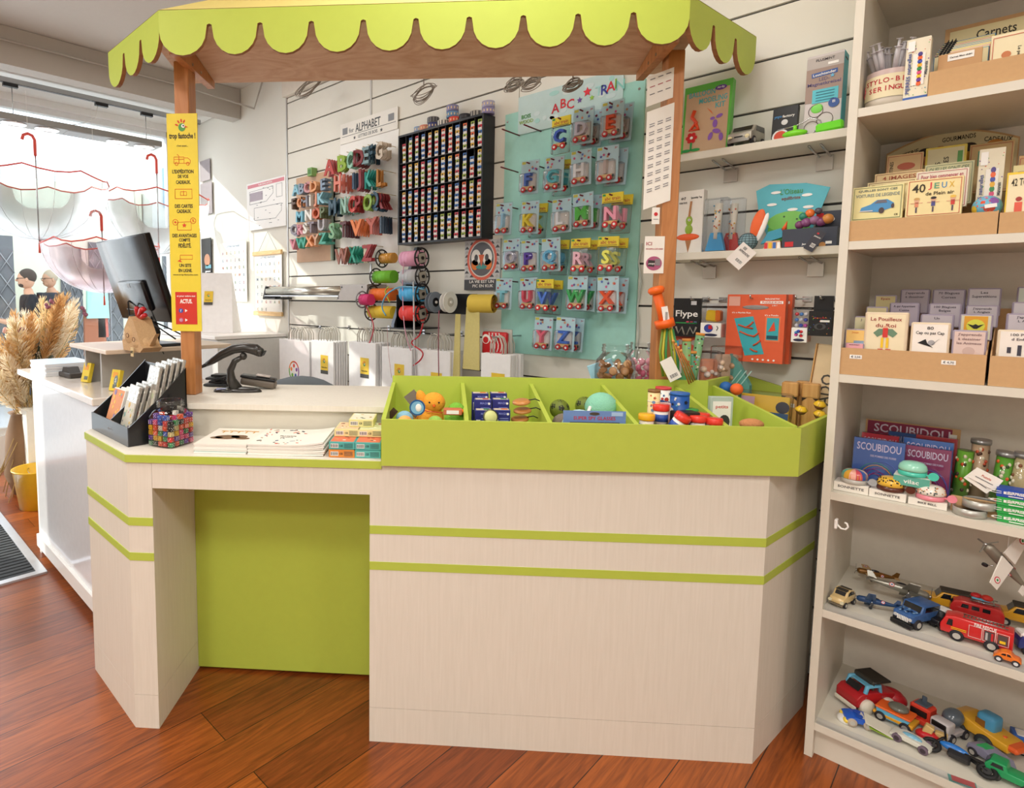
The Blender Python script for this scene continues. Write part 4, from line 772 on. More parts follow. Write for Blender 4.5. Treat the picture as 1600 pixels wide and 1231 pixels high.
# ---------- thin letters under the ALPHABET header ----------
ab=thing('alphabet_display','white pegged display panel headed ALPHABET','display board',(-3.145,YS,1.73))
b=B(); b.bx(-.31,.30,-.006,0,0,.86,WHT); b.build('panel',ab)
b=B(); b.bx(-.30,.295,-.012,-.0065,.86,1.0,PAPER); DG=mat('#55585c',.6); b.text('ALPHABET',(.0,-.0125,.945),.055,DG,.26); b.rect((0,-.0125,.908),.56,.003,DG); b.text('LETTRES DE BOIS',(0,-.0125,.885),.022,mat('#8d9094',.6),.20)
for x in (-.245,.235): b.rect((x,-.0125,.945),.055,.045,mat('#8a8d92',.6)); 
b.text('for',(-.175,-.0125,.94),.03,mat('#8d9094',.6)); 
for x in (-.2,.2): b.star((x*.7,-.0125,.882),.014,DG)
b.build('header',ab)
R5=[(250,[('A','#b8423c','red',524,4),('B','#8fae38','lime green',544,3),('C','#8fc0a8','mint',556,3),('D','#7a2024','dark red',570,5),('E','#7f9aa0','grey blue',581,3),('F','#2c4c5c','navy',589,5),('G','#c8b8a4','beige',602,4)]),
(284,[('H','#d8735c','coral',537,6),('I','#24405a','navy',562,3),('J','#862026','dark red',571,5),('K','#2f9c90','teal',585,5),('L','#b87a34','ochre',602,3)]),
(320,[('M','#22485a','navy',529,6),('N','#9cc4b4','mint',546,6),('C','#d0544c','coral red',559,2),('P','#9a2c2c','red',569,4),('O','#86a83c','green',584,3),('Q','#24485c','navy',594,4),('R','#8c3436','brick red',603,4)]),
(357,[('S','#7fae84','soft green',528,4),('T','#5c2024','dark brown',546,8),('V','#e8854c','orange',566,6),('Y','#b85c4c','rust',590,5),('I','#24384a','dark blue',605,5)]),
(398,[('W','#9a5a44','brown',543,6),('X','#2f9c84','teal',560,5),('Z','#a02c2c','red',583,3)])]
for py,ls in R5:
    for ch,col,cname,px,cnt in ls:
        p=aty(px,py-(px-565)*.32 if py<270 else py-(px-565)*.12,2.64)
        b=B(); b.cyl((p.x,2.732,p.z+.05),(p.x,2.56,p.z+.052),.0025,mat('#c9b48a',.5),seg=6); b.build('peg',ab,loc=(3.145,-YS,-1.73))
        for k in range(cnt): letter(ch,col,cname,p.x+.003*(k%2),2.585+.022*k,p.z,.105,.006,random.uniform(-.35,.05),('front ' if k==0 else '')+cname+' thin wooden letter '+ch+(' on its peg' if k==0 else ' behind the front one on its peg'),'thin letters under the alphabet header')
t=thing('letter_bag','clear bag of beige letters with a yellow top, in the lowest letter row','bag',(aty(572,397,2.62).x,2.62,aty(572,397,2.62).z-.06)); B().box((0,0,.05),(.045,.012,.10),mat('#d8cdb0',.3,var=.3,sc=90),.003).build('bag',t); B().box((0,0,.11),(.045,.013,.022),YEL).build('header_card',t)
# ---------- rack of tiny toy boxes ----------
rk=thing('box_rack','black wall rack holding rows of tiny colourful toy boxes','rack',(-2.745,2.632,1.83)); rw=.672; rh=.675; rd=.103; RB=mat('#22252b',.4)
b=B(); b.bx(0,rw,rd-.004,rd,0,rh,BLACK); b.build('back_panel',rk)
for z in (0,rh-.012): B().bx(0,rw,0,rd-.004,z,z+.012,RB).build('frame_board',rk)
for x in (0,rw-.010): B().bx(x,x+.010,0,rd-.004,.012,rh-.012,RB).build('frame_board',rk)
cw=(rw-.02)/12; chh=(rh-.024)/4
for i in range(1,12): B().bx(.010+cw*i-.0015,.010+cw*i+.0015,.004,rd-.004,.012,rh-.012,BLACK).build('divider',rk)
for j in range(1,4): B().bx(.010,rw-.010,.003,rd-.004,.012+chh*j-.002,.012+chh*j+.002,RB).build('rack_shelf',rk)
TC=[('red','#c8283c'),('yellow','#d8a82c'),('orange','#e06428'),('blue','#2f68b0'),('green','#9aac3a')]
TM={}
for nme,c in TC:
    b=B(); w_=cw*.66; h_=.0285; b.box((0,.02,h_/2),(w_,.04,h_),WHT); b.rect((0,-.0002,h_*.72),w_,h_*.52,mat(c,.4)); b.rect((-w_*.18,-.0012,h_*.3),w_*.5,h_*.3,mat('#e9e9e4',.4)); b.disc((-.004,-.0012,h_*.62),.0055,BLACK,seg=8); b.disc((w_*.3,-.0012,h_*.25),.003,RED,seg=6)
    b.add([(-w_/2,0,h_),(w_/2,0,h_),(w_/2,.04,h_),(-w_/2,.04,h_)],[(0,1,2,3)],mat(c,.4),M=Matrix.Translation((0,0,.0002))); TM[nme]=b.mesh('toy_box')
rn=random.Random(11); ordn=['first','second','third','fourth']
for i in range(12):
    for j in range(4):
        for k in range(5):
            if (i,j) in((0,3),(10,2)) and k==0 and 0: continue
            if (i,j)==(0,3) and k==4: continue
            if (i,j)==(10,2) and k==4: continue
            nme=rn.choice(TC)[0]; o=bpy.data.objects.new('toy_box',TM[nme]); COL.objects.link(o)
            o.location=(-2.745+.010+cw*(i+.5)+.007,2.632+.012+rn.uniform(0,.006),1.83+.0145+chh*j+k*.0296+(.002 if j else 0)); o.rotation_euler=(0,0,rn.uniform(-.04,.04))
            tag(o,'tiny '+nme+' and white toy box in the '+ordn[3-j]+' level of the black rack','toy box','tiny boxes in the black wall rack')
# tape rolls on the rack
TP=[(654,202,'#8fa4c4','pale blue patterned',0),(663,196,'#d88a74','coral patterned',0),(676,191,'#3f4278','dark blue patterned',0),(675,179,'#77777a','black and white striped',1),(691,186,'#e4e0d8','white and black striped',0),(705,176-2,'#6a90b8','blue patterned, under a violet one',1),(709,182,'#dc4a3a','bright red',0),(705,168,'#8a86b0','violet patterned, topmost',2),(725,178,'#2c2a30','black dotted',0),(743,173,'#a8a49c','black and white zigzag',0),(761,169,'#8f86b0','lilac, lower of a pair',0),(761,164,'#a8a4c0','lilac and gold, upper of a pair',1)]
for px,py,c,l,lv in TP:
    p=aty(px,py,2.67); z=1.83+rh+.0005+lv*.0355
    b=B(); b.lathe([(.026,0),(.034,0),(.036,.002),(.036,.032),(.034,.034),(.026,.034),(.026,0)],mat(c,.4),seg=24,cap=False); k=mat('#2b2b30' if 'black' in l else '#f0d8a0',.4)
    for q in range(12): a_=2*pi*q/12; b.box((.0362*cos(a_),.0362*sin(a_),.017),(.001,.006,.026 if 'striped' in l or 'zigzag' in l else .012),k,0,(0,0,a_))
    o=solo(b,'tape_roll',l+' roll of tape on top of the black rack','tape roll',(p.x,2.68 if lv==0 else 2.682,z),0,'tape rolls on the rack')
# ================= ABC TRAIN PANEL =================
tq=thing('train_letter_panel','turquoise wall panel with dark red pegs for letter wagons','display board',(-1.61,YS,1.195))
TQ=mat('#a6ddd3',.5); b=B(); b.bx(-.385,.385,-.012,0,0,1.30,TQ); b.build('panel',tq)
b=B(); b.bx(-.296,.285,-.020,-.0125,1.175,1.37,mat('#c3dcdc',.5)); rn=random.Random(2)
for i in range(14): b.disc((rn.uniform(-.26,.25),-.0201,rn.uniform(1.20,1.345)),rn.uniform(.012,.03),mat(rn.choice(['#a8d8d4','#d8e6e6','#cfe2e4']),.5),ry=.012)
y=-.0215
for ch,x,z,c in (('A',-.07,1.265,'#c8283a'),('B',-.025,1.280,'#d8343c'),('C',.015,1.268,'#d8303c'),('T',.165,1.295,'#a8d8d8'),('R',.195,1.295,'#3a3f98'),('A',.225,1.302,'#d03040'),('I',.250,1.308,'#8cc040'),('N',.272,1.298,'#8ad0c8')): b.text(ch,(x,y,z),.045,mat(c,.5))
b.star((.105,y,1.305),.024,mat('#e03444',.5)); b.star((.065,y,1.275),.016,mat('#6a4a9a',.5)); b.star((.13,y,1.272),.014,mat('#9ac848',.5))
b.text('BOIS',(-.245,y,1.262),.020,mat('#4a9a50',.5)); b.text('WOOD',(-.245,y,1.235),.018,mat('#9ac060',.5)); b.build('header',tq)
for x,z in ((-.37,1.26),(.36,1.26),(-.36,.08),(.34,.30)): B().cyl((x,-.0125,z),(x,-.0145,z),.006,STEEL,seg=10).build('screw',tq)
PKM=mat('#6a2030',.4)
def wag(b,ch,col):
    b.text(ch,(0,-.012,-.014),.058,mat(col,.4),depth=.014,bold=1); b.bx(-.032,.032,-.020,-.004,-.062,-.047,PINE)
    for x in (-.022,.022): b.cyl((x,-.026,-.064),(x,-.020,-.064),.0135,RED,seg=14); b.cyl((x,-.028,-.064),(x,-.026,-.064),.006,WHT,seg=8)
    b.cyl((.036,-.018,-.055),(.040,-.018,-.055),.006,BLACK,seg=8)
PKc={}
def pk_parts(kind,ch,col):
    k=(kind,ch,col)
    if k in PKc: return PKc[k]
    rn=random.Random(ord(ch)); out=[]
    if kind=='c':
        b=B(); b.bx(-.052,.052,-.0015,0,-.082,.082,mat('#c6e4ea',.45)); b.rect((-.038,-.0016,.073),.022,.012,mat('#d8d060',.5)); b.text('3+',(.04,-.0016,.070),.009,mat('#c8304a',.5)); b.rect((0,-.0016,-.028),.085,.085,mat('#e9e0d6',.5))
        for c_ in ('#e0508a','#d83440','#6a4a9a','#e8a070','#5a78c8'): b.star((rn.uniform(-.04,.04),-.0024,rn.uniform(.03,.06)),.008,mat(c_,.5))
        out.append(('backing_card',b.mesh('backing_card'))); b=B(); wag(b,ch,col); out.append(('letter_wagon',b.mesh('letter_wagon')))
        b=B(); b.box((0,-.018,-.028),(.09,.032,.092),CLEAR,.008,None,2); b.box((0,-.002,0),(.112,.004,.172),CLEAR,.002); out.append(('blister',b.mesh('blister')))
    else:
        b=B(); b.bx(-.050,.050,-.004,.004,.035,.080,mat('#e6d23c',.5)); b.text('abc train',(0,-.0041,.055),.016,mat('#b85a3c',.5),.075); b.rect((-.04,-.0042,.072),.014,.009,mat('#3a9a58',.5)); b.rect((0,-.0042,.041),.085,.0025,mat('#8a5a2c',.5))
        out.append(('header_card',b.mesh('header_card'))); b=B(); wag(b,ch,col); out.append(('letter_wagon',b.mesh('letter_wagon'))); b=B(); b.box((0,-.004,-.03),(.094,.030,.13),FILM,.006,None,2); out.append(('clear_bag',b.mesh('clear_bag')))
    PKc[k]=out; return out
def pack_at(kind,ch,col,cname,p,lbl,rz=0,ry=0):
    t=thing('letter_wagon_pack',lbl,'toy pack',p,rz,'letter wagon packs on the turquoise panel',ry=ry)
    for nm,me in pk_parts(kind,ch,col): o=bpy.data.objects.new(nm,me); COL.objects.link(o); o.parent=t
    return t
PK=[('b','C','#3f5fc0','blue',877,209),('c','D','#dcd6e4','pale lilac',911,197),('c','E','#ee5a34','orange red',957,187),('c','F','#4f74c8','blue',828,277),('c','G','#5cc0cc','turquoise',866,272),('c','H','#f2f0f0','white',908,262),('c','I','#c9b6b0','grey beige',949,257),
('c','J','#9ccbe4','light blue',787,342),('c','K','#ecd22e','yellow',828,340),('c','L','#f0f0f2','white',878,337),('c','M','#58c04c','green',911,329),('b','N','#f0a0b8','pink',957,329),
('c','O','#b8b8c8','grey',800,398),('c','P','#5a3aa8','purple',828,400),('c','Q','#6cbce0','sky blue',861,398),('b','R','#eab8c8','pale pink',907,399),('b','S','#ecec6c','pale yellow',950,397),
('c','T','#8cd4e0','pale turquoise',787,459),('c','U','#e05064','red',826,459),('b','V','#4f78d0','blue',851,461),('c','W','#3cb05c','green',902,458),('c','X','#f0541c','orange',950,460),('c','Y','#e86a80','rose',849,521),('c','Z','#3a6cc8','blue',883,522)]
behind='DEGIKMNQRSVWXZ'
for kind,ch,col,cname,px,py in PK:
    yy=2.60; p=aty(px,py,yy); kd='card' if kind=='c' else 'bag'
    pack_at(kind,ch,col,cname,(p.x,yy,p.z),'%s letter %s wagon %s hanging on the turquoise panel'%(cname,ch,'on a blue card' if kind=='c' else 'in a yellow-topped bag'),0,random.uniform(-.04,.04))
    b=B(); b.cyl((p.x,2.725,p.z+.066),(p.x-.004,2.575,p.z+.070),.0038,PKM,seg=8); b.build('peg',tq,loc=(1.61,-YS,-1.195))
    if ch in behind:
        c2=dict(D='#c8b0a8',E='#d0a0a0',G='#5cc0cc',I='#b8a8a8').get(ch,col); k2='b' if ch in 'GKQRSVN' else 'c'
        pack_at(k2,ch,c2,cname,(p.x+.012,yy+.062,p.z-.004),'second letter %s wagon pack, directly behind the front %s'%(ch,ch),0,.05)
for px,py in ((790,203),(824,196),(788,262),(862,315)):
    p=aty(px,py,2.6); b=B(); b.cyl((p.x,2.725,p.z-.005),(p.x-.004,2.575,p.z+.0),.0038,PKM,seg=8); b.build('peg',tq,loc=(1.61,-YS,-1.195))
b=B(); pts=[aty(x,y,2.725) for x,y in ((1003,380),(998,410),(1002,440),(996,480),(998,520),(995,560))]; b.tube(pts,.004,mat('#c9d0ca',.5),6); solo(b,'cable','pale cable running down beside the turquoise panel','cable')
# bird poster
def bird(b,w,h,y):
    DGm=mat('#55575c',.6)
    for r_ in range(9):
        for c_ in range(7): b.poly([(-.016,-.004),(.016,-.004),(0,.014)],DGm if (r_+c_)%2 else mat('#b9b9ba',.6),(-w*.43+c_*w*.143,y,h*.24+r_*h*.085))
    b.rect((0,y-.0002,h*.07),w,h*.22,DGm); b.text('LA VIE EST UN',(0,y-.0012,h*.135),h*.06,WHT,w*.8); b.text('PIC EN KUK',(0.01,y-.0012,h*.045),h*.06,WHT,w*.6)
    for r_,m,yy in ((w*.42,mat('#e8705c',.5),.0008),(w*.36,mat('#e4dfd8',.5),.0016),(w*.335,mat('#6a6a70',.5),.0024)): b.disc((0,y-yy,h*.60),r_,m,ry=r_*1.12,seg=28)
    for s_ in (-1,1): b.disc((s_*w*.16,y-.0034,h*.64),w*.135,WHT,ry=w*.18,seg=20); b.disc((s_*w*.15,y-.0044,h*.63),w*.05,DGm,ry=w*.08); b.disc((s_*w*.19,y-.0034,h*.49),w*.10,mat('#e8803c',.5),ry=w*.12)
    b.poly([(-.02,.02),(.02,.02),(0,-.05)][::-1],mat('#e0704a',.5),(0,y-.0046,h*.62)); b.disc((0,y-.004,h*.44),w*.16,mat('#4f9c98',.5),ry=w*.05)
flat('bird_print','framed print of a wide-eyed bird in a coral ring','print',-2.268,-2.012,1.555,1.83,mat('#d0d0d2',.6),YS,.012,bird)
# ---------- paper cutter ----------
pc=thing('paper_roll_cutter','silver wall-mounted wrapping paper cutter','paper cutter',(-3.75,2.60,1.53))
xa=aty(412,460,2.58).x+3.75; xb=aty(578,460,2.58).x+3.75; xm=aty(530,460,2.58).x+3.75
AL=mat('#c4bfb4',.25,.85)
b=B(); b.cyl((xa+.05,0,.01),(xm+.03,0,.01),.036,AL,seg=20); b.bx(xa+.05,xm+.03,-.045,-.01,-.03,-.022,STEEL); b.build('roll_bar',pc)
b=B(); b.bx(xa,xa+.19,-.03,.13,-.055,-.038,DARK,.004); b.prism([(xa,-.05),(xa+.03,-.05),(xa+.06,.05),(xa+.04,.05)],-.03,.12,DARK,'y'); b.build('end_bracket',pc)
b=B(); b.prism([(xm+.0,-.055),(xb,-.05),(xb,.05),(xm+.04,.055),(xm+.05,.02)],-.045,-.035,mat('#a39a92',.4,.4),'y'); b.bx(xm+.03,xb,-.035,.13,.048,.055,mat('#a39a92',.4,.4))
for q in ((xm+.06,.035),(xb-.05,.035),(xm+.02,-.04)): b.cyl((q[0],-.047,q[1]),(q[0],-.0455,q[1]),.006,BLACK,seg=8)
b.build('cover_plate',pc)
# ---------- ribbon rack ----------
rr=thing('ribbon_rack','tapering dark metal ribbon rack on the wall','rack',(0,0,0)); Yr=2.56
g=lambda x,y,Y=Yr: aty(x,y,Y)
A_=g(625,384); Bp=g(626,511); 
b=B(); b.prism([(2.735,A_.z),(2.735,Bp.z),(2.50,Bp.z),(2.50,Bp.z+.02),(2.70,A_.z)][::-1],A_.x-.012,A_.x+.012,mat('#7f8794',.35,.3),'x'); b.bx(A_.x+.012,A_.x+.016,2.52,2.735,Bp.z,Bp.z+.2,BLACK); b.build('side_plate',rr)
b=B(); b.prism([(2.735,A_.z),(2.735,Bp.z),(2.50,Bp.z),(2.50,Bp.z+.02),(2.70,A_.z)][::-1],A_.x+.0125,A_.x+.016,BLACK,'x'); b.bx(A_.x-.012,A_.x+.18,2.49,2.735,Bp.z-.008,Bp.z,mat('#26262a',.4)); b.build('dark_side',rr)
b=B(); xr=g(728,475).x; b.bx(A_.x+.17,xr,2.60,2.66,g(720,480,2.6).z-.04,g(720,470,2.6).z+.04,BLACK); b.build('arm',rr)
def spool(lbl,px,py,L,col,dirn,fl='#17171a',fr=.058,cr=.042,sq=True,shiny=False,yy=2.56):
    p=g(px,py,yy); t=thing('ribbon_spool',lbl,'ribbon spool',p,0,'ribbon spools on the rack'); s_=dirn
    b=B(); b.cyl((-s_*L,0,0),(0,0,0),cr,mat(col,.25 if shiny else .55),seg=24)
    for k in range(5): b.cyl((-s_*L*(.15+.18*k),0,0),(-s_*L*(.15+.18*k)-s_*.003,0,0),cr*1.015,mat(col,.3 if shiny else .5),seg=24)
    b.build('ribbon',t)
    b=B(); m=mat(fl,.4); b.tube([(0,fr*cos(a),fr*sin(a)) for a in [2*pi*i/20 for i in range(20)]],.005,m,6,True); b.cyl((-.002,0,0),(.002,0,0),fr*.62,m,seg=20)
    for k in range(6): a=2*pi*k/6; b.tube([(0,fr*.5*cos(a),fr*.5*sin(a)),(0,fr*cos(a),fr*sin(a))],.004,m,5)
    if sq: b.box((s_*.003,0,0),(.003,.055,.055),mat('#a59f94',.5),0,(.2,0,0)); b.cyl((s_*.004,0,0),(s_*.012,0,0),.010,BLACK,seg=10)
    b.build('flange',t); return p
pL=[('gold ribbon spool at the top left of the rack',597,404,'#c9913c',1),('green ribbon spool second on the left',588,433,'#6fbb2c',0),('orange ribbon spool third on the left',583,460,'#f0762a',0),('yellow ribbon spool lowest on the left',580,487,'#ecca3a',0)]
for l,px,py,c,sh_ in pL: spool(l,px,py,g(616,py).x-g(px,py).x,c,-1,fl='#33302c',cr=.040 if not sh_ else .032,fr=.055,sq=False,shiny=sh_)
spool('magenta ribbon spool with a grey flange, furthest left',566,468,.09,'#d83a78',-1,fl='#8c8c90',fr=.052,cr=.036,sq=False,yy=2.50)
for l,px,py,c in (('pink ribbon spool at the top right of the rack',659,403,'#e0a0bc'),('silver grey ribbon spool below the pink one',660,432,'#b9bcc0'),('sky blue ribbon spool third on the right',660,459,'#4fb0e4'),('red ribbon spool lowest on the right',660,490,'#e8413c')):
    spool(l,px,py,g(px,py,2.50).x-g(631,py,2.50).x,c,1,cr=.045,yy=2.50)
for l,px,c in (('grey metal reel beside the rack','680','#7f8894'),('white plastic reel next to the grey one','703','#eceae6')):
    p=g(int(px),472,2.5); b=B(); b.cyl((-.03,0,0),(-.026,0,0),.056,mat(c,.35),seg=28); b.cyl((.0,0,0),(.004,0,0),.060,mat(c,.35),seg=28); b.cyl((-.03,0,0),(0,0,0),.025,mat(c,.4),seg=16); b.cyl((.004,0,0),(.006,0,0),.026,BLACK if c=='#7f8894' else mat('#c8c4bc',.4),seg=20); b.cyl((.004,0,0),(.012,0,0),.008,WHT,seg=10); solo(b,'reel',l,'reel',p)
def ribbonp(lbl,pts,w,c,yy=2.46,name='ribbon'):
    P=[g(x,y_,yy) for x,y_ in pts]; b=B(); 
    Q=[]
    for i in range(len(P)-1):
        for k in range(5):
            t=k/5; p0=P[max(i-1,0)];p1=P[i];p2=P[i+1];p3=P[min(i+2,len(P)-1)]
            Q.append(.5*((2*p1)+(-p0+p2)*t+(2*p0-5*p1+4*p2-p3)*t*t+(-p0+3*p1-3*p2+p3)*t**3))
    Q.append(P[-1]); b.tube(Q,w/2,mat(c,.35),6); solo(b,name,lbl,'ribbon')
ribbonp('thin pink ribbon hanging down from the rack',[(632,400),(629,440),(631,500),(636,530),(642,548)],.006,'#d8a0b4')
ribbonp('long pale grey ribbon hanging from the silver spool',[(646,440),(647,500),(648,560),(651,605)],.010,'#c4c4c6')
ribbonp('curling red ribbon below the red spool',[(661,505),(655,524),(643,536),(660,550),(657,562),(646,571)],.009,'#c02a34')
ribbonp('dark red ribbon hanging from the grey reel',[(686,485),(685,540),(686,605)],.006,'#8c4454')
ribbonp('light blue ribbon curling across the rack',[(662,452),(640,448),(620,450),(603,462),(597,480),(603,493)],.010,'#6aa8c8')
ribbonp('red curl of ribbon in front of the white bags',[(572,478),(583,505),(582,522),(576,538),(568,547),(561,551)],.008,'#c84a58',2.50)
ribbonp('thin red thread hanging in front of the bags',[(605,512),(607,550),(612,590)],.0025,'#b87878',2.46)
ribbonp('lime ribbon end loose between the spools',[(607,448),(602,455),(606,466),(609,472)],.009,'#b4c040',2.48)
t=thing('tulle_roll','yellow mesh ribbon roll with a length hanging down','ribbon roll',g(735,474,2.52)); TU=mat('#d8bc4c',.7); TUL=thinclear('yellow_tulle',(.93,.88,.55),.22,.6)
b=B(); b.lathe([(.030,0),(.048,0),(.050,.01),(.050,.13),(.048,.14)],TU,axis=(1,.25,0),seg=24,cap=False); b.lathe([(.030,.14),(.030,0)],mat('#b88a2c',.6),axis=(1,.25,0),seg=24,cap=False); b.build('roll',t)
b=B(); 
TUM=mat('#dccf86',.8,alpha=.75,var=.08,sc=90)
def strip(w0,w1,x,z0,z1): b.add([(x-w0/2,-.012,z0),(x+w0/2,-.012,z0),(x+w1/2,-.004,z1),(x-w1/2,-.004,z1),(x-w0/2,-.006,z0),(x+w0/2,-.006,z0),(x+w1/2,.0,z1),(x-w1/2,.0,z1)],[(0,3,2,1),(4,5,6,7),(0,1,5,4),(2,3,7,6),(1,2,6,5),(3,0,4,7)],TUM)
strip(.115,.09,.02,-.36,-.02); strip(.05,.035,-.085,-.44,-.06); b.build('hanging_length',t)
# ---------- white paper bags ----------
def bagstack(px0,px1,pyt,n,w,lblf,first,Y=2.50,h=.40):
    p=aty(px0,pyt,Y); q=aty(px1,pyt,Y); cx=(p.x+q.x)/2; w=q.x-p.x; z=p.z
    b=B(); b.tube([(cx,2.738,z+.088),(cx,Y-.03,z+.088),(cx,Y-.035,z+.10)],.004,STEEL,6); b.box((cx,2.734,z+.088),(.02,.006,.03),STEEL); solo(b,'bag_hook','steel prong holding '+first.replace('the bag','the bags'),'hook')
    for k in range(n):
        t=thing('paper_bag',lblf if k==0 else 'white paper bag tucked behind '+first,'paper bag',(cx+random.uniform(-.006,.006),Y+.022*k,z-h),0,'white paper bags hanging on the back wall',rx=0)
        m=mat('#efeeee',.7); b=B(); b.box((0,0,h/2),(w,.016,h),m,.002); b.bx(-w/2,w/2,-.0085,-.008,.05,.052,mat('#d8d8dc',.7)); b.build('body',t)
        b=B(); hw=w*.2; b.tube([(-hw,0,h-.01),(-hw,0,h+.05),(-hw*.6,0,h+.085),(0,0,h+.095),(hw*.6,0,h+.085),(hw,0,h+.05),(hw,0,h-.01)],.0035,mat('#c9c4b8',.7),6); b.build('handle',t)
        if k==0:
            b=B()
            if 'ring' in lblf:
                C5=['#e24a3a','#8a4a9a','#3a62b0','#6ab040','#f08a3a']
                for i in range(30): a=pi/2-2*pi*i/30; b.box((.062*cos(a),-.0085,h*.42+.07*sin(a)),(.016,.002,.010),mat(C5[int(i/6)%5],.5),0,(0,-(a+pi/2),0))
                for i in range(5): a=pi/2-2*pi*(i)/5; b.disc((.036*cos(a),-.0086,h*.42+.04*sin(a)),.012,mat(C5[i],.5),ry=.015)
            else: baglabel(b,w*.1,h*.55 if 'low' not in lblf else h*.62,.085,-.0086)
            b.build('printed_label',t)
bagstack(438,485,529,6,0,'white bag printed with a ring of five coloured figures','the bag with the coloured ring')
bagstack(488,523,531,6,0,'sunlit white bag with a yellow label','the sunlit bag')
bagstack(546,588,533,7,0,'white bag with a centred yellow label under the yellow ribbon','the bag under the yellow ribbon')
bagstack(598,645,541,7,0,'white bag with a yellow label partly behind the lime tray','the bag partly behind the lime tray')
bagstack(655,706,545,5,0,'white bag behind the dark red hanging ribbon','the bag behind the dark red ribbon')
bagstack(752,798,551,6,0,'rightmost white bag with a yellow label','the rightmost white bag')
t=thing('striped_pouch','red pouch with white stripes hanging on the wall','pouch',(aty(772,535,2.55).x,2.56,aty(772,552,2.55).z)); b=B(); b.box((0,0,.055),(.16,.03,.12),RED,.01,None,2)
for i in range(4): b.tube([(-.02+.022*i+.01*sin(k),-.0165,.01+.02*k) for k in range(6)],.003,WHT,5)
b.disc((-.05,-.0165,.075),.026,WHT); b.disc((-.05,-.0175,.07),.018,RED); b.build('pouch',t); b=B(); b.box((.0,.02,.055),(.19,.008,.15),mat('#b8bab4',.5),.02,None,2); b.build('rim',t)
# papers on the right post
for l,(x0,x1,ya,yb,yc,yd),n in (('white notice at the top of the right post',(1012,1054,129,93,165,152),3),('long printed list on the right post',(1009,1052,180,153,327,313),9),):
    p0=atn(x0,yc if 0 else (ya+yc)/2,2.285); e0=toK(atn(x0,(ya+yc)/2,2.285))[0]; e1=toK(atn(x1,(yb+yd)/2,2.285))[0]; z1=(atn(x0,ya,2.285).z+atn(x1,yb,2.285).z)/2; z0=(atn(x0,yc,2.285).z+atn(x1,yd,2.285).z)/2
    # sheets are stuck on the left flank of the post, angled
    t=thing('notice_sheet',l,'notice',K((e0+e1)/2,2.293,(z0+z1)/2),AK-.0); w_=(e1-e0); h_=z1-z0
    b=B(); sk=.35
    b.add([(-w_/2,0,-h_/2-sk*w_/2),(w_/2,0,-h_/2+sk*w_/2),(w_/2,0,h_/2+sk*w_/2),(-w_/2,0,h_/2-sk*w_/2),(-w_/2,.0015,-h_/2-sk*w_/2),(w_/2,.0015,-h_/2+sk*w_/2),(w_/2,.0015,h_/2+sk*w_/2),(-w_/2,.0015,h_/2-sk*w_/2)],[(0,1,2,3),(7,6,5,4),(3,2,6,7),(1,0,4,5),(2,1,5,6),(0,3,7,4)],PAPER); b.build('sheet',t)
    b=B(); rn=random.Random(n)
    for i in range(n*3):
        u=(-.3+.3*(i%3))*w_; v=h_*(.36-.75*(i//3)/max(n,1)); 
        for q in range(2 if n>4 else 1): b.rect((u,-.0004,v+sk*u-q*.008),w_*.2,.003,mat('#8a8a90',.6) if n>4 else mat('#b05a60' if i//3==1 else '#77777c',.6),rot=.34)
    b.build('print',t)
def PN_(l,x0,x1,y0,y1,fn=None):
    a_=atn(x0,(y0+y1)/2,2.291); c_=atn(x1,(y0+y1)/2,2.291); e0=toK(a_)[0]; e1=toK(c_)[0]; z1=atn((x0+x1)/2,y0,2.291).z; z0=atn((x0+x1)/2,y1,2.291).z
    t=thing('notice_sheet',l,'notice',K((e0+e1)/2,2.2945,z0),AK); w_=e1-e0; h_=z1-z0; B().bx(-w_/2,w_/2,-.0015,0,0,h_,PAPER).build('sheet',t)
    b=B(); fn(b,w_,h_,-.0017); b.build('print',t)
PN_('small white card with a red mark on the right post',1019,1031,324,350,lambda b,w,h,y:(b.disc((0,y,h*.6),w*.25,RED),b.rect((0,y,h*.3),w*.6,.002,GI)))
def ici(b,w,h,y):
    b.text('ICI',(-w*.28,y,h*.80),h*.09,mat('#a03040',.5),w*.28); b.text('ON ACCEPTE LA CARTE CADEAU',(0,y,h*.66),h*.035,mat('#b04050',.5),w*.85); b.disc((0,y,h*.27),w*.4,mat('#b05a80',.5),ry=h*.19,seg=24); b.rect((-w*.14,y-.0009,h*.27),w*.34,h*.17,mat('#3a3436',.5),rot=-.1); b.rect((w*.18,y-.0009,h*.30),w*.26,h*.18,mat('#8a8288',.5)); b.text('youps',(-w*.13,y-.0018,h*.25),h*.05,WHT)
PN_('white gift card notice with a dark oval picture on the right post',1007,1038,369,427,ici)
# wire coils above, behind the canopy
for i,(px,py,s_) in enumerate(((482,132,.11),(662,138,.09),(803,124,.05),(830,126,.05),(895,125,.045))):
    p=aty(px,py,2.45); b=B(); rn=random.Random(i)
    for k in range(9):
        r1=s_*rn.uniform(.55,1.05); r2=s_*rn.uniform(.45,.8); ph=rn.uniform(0,3); tz=rn.uniform(-.25,.25)
        b.tube([(r1*cos(a),r1*.6*sin(a+ph*.1),r2*sin(a)*.9+tz*.05+.03*s_*sin(3*a+ph)) for a in [2*pi*q/22 for q in range(22)]],.0022,mat('#8f8478',.4),5,True)
    b.cyl((0,0,s_*.3),(0,0,3.335-p.z+.02),.003,mat('#9a948c',.5),seg=6); solo(b,'wire_lamp_shade',['leftmost tangled wire lampshade hanging behind the canopy','second tangled wire lampshade from the left','third small wire lampshade','fourth small wire lampshade','rightmost small wire lampshade'][i],'lampshade',(p.x,p.y,p.z-.02))
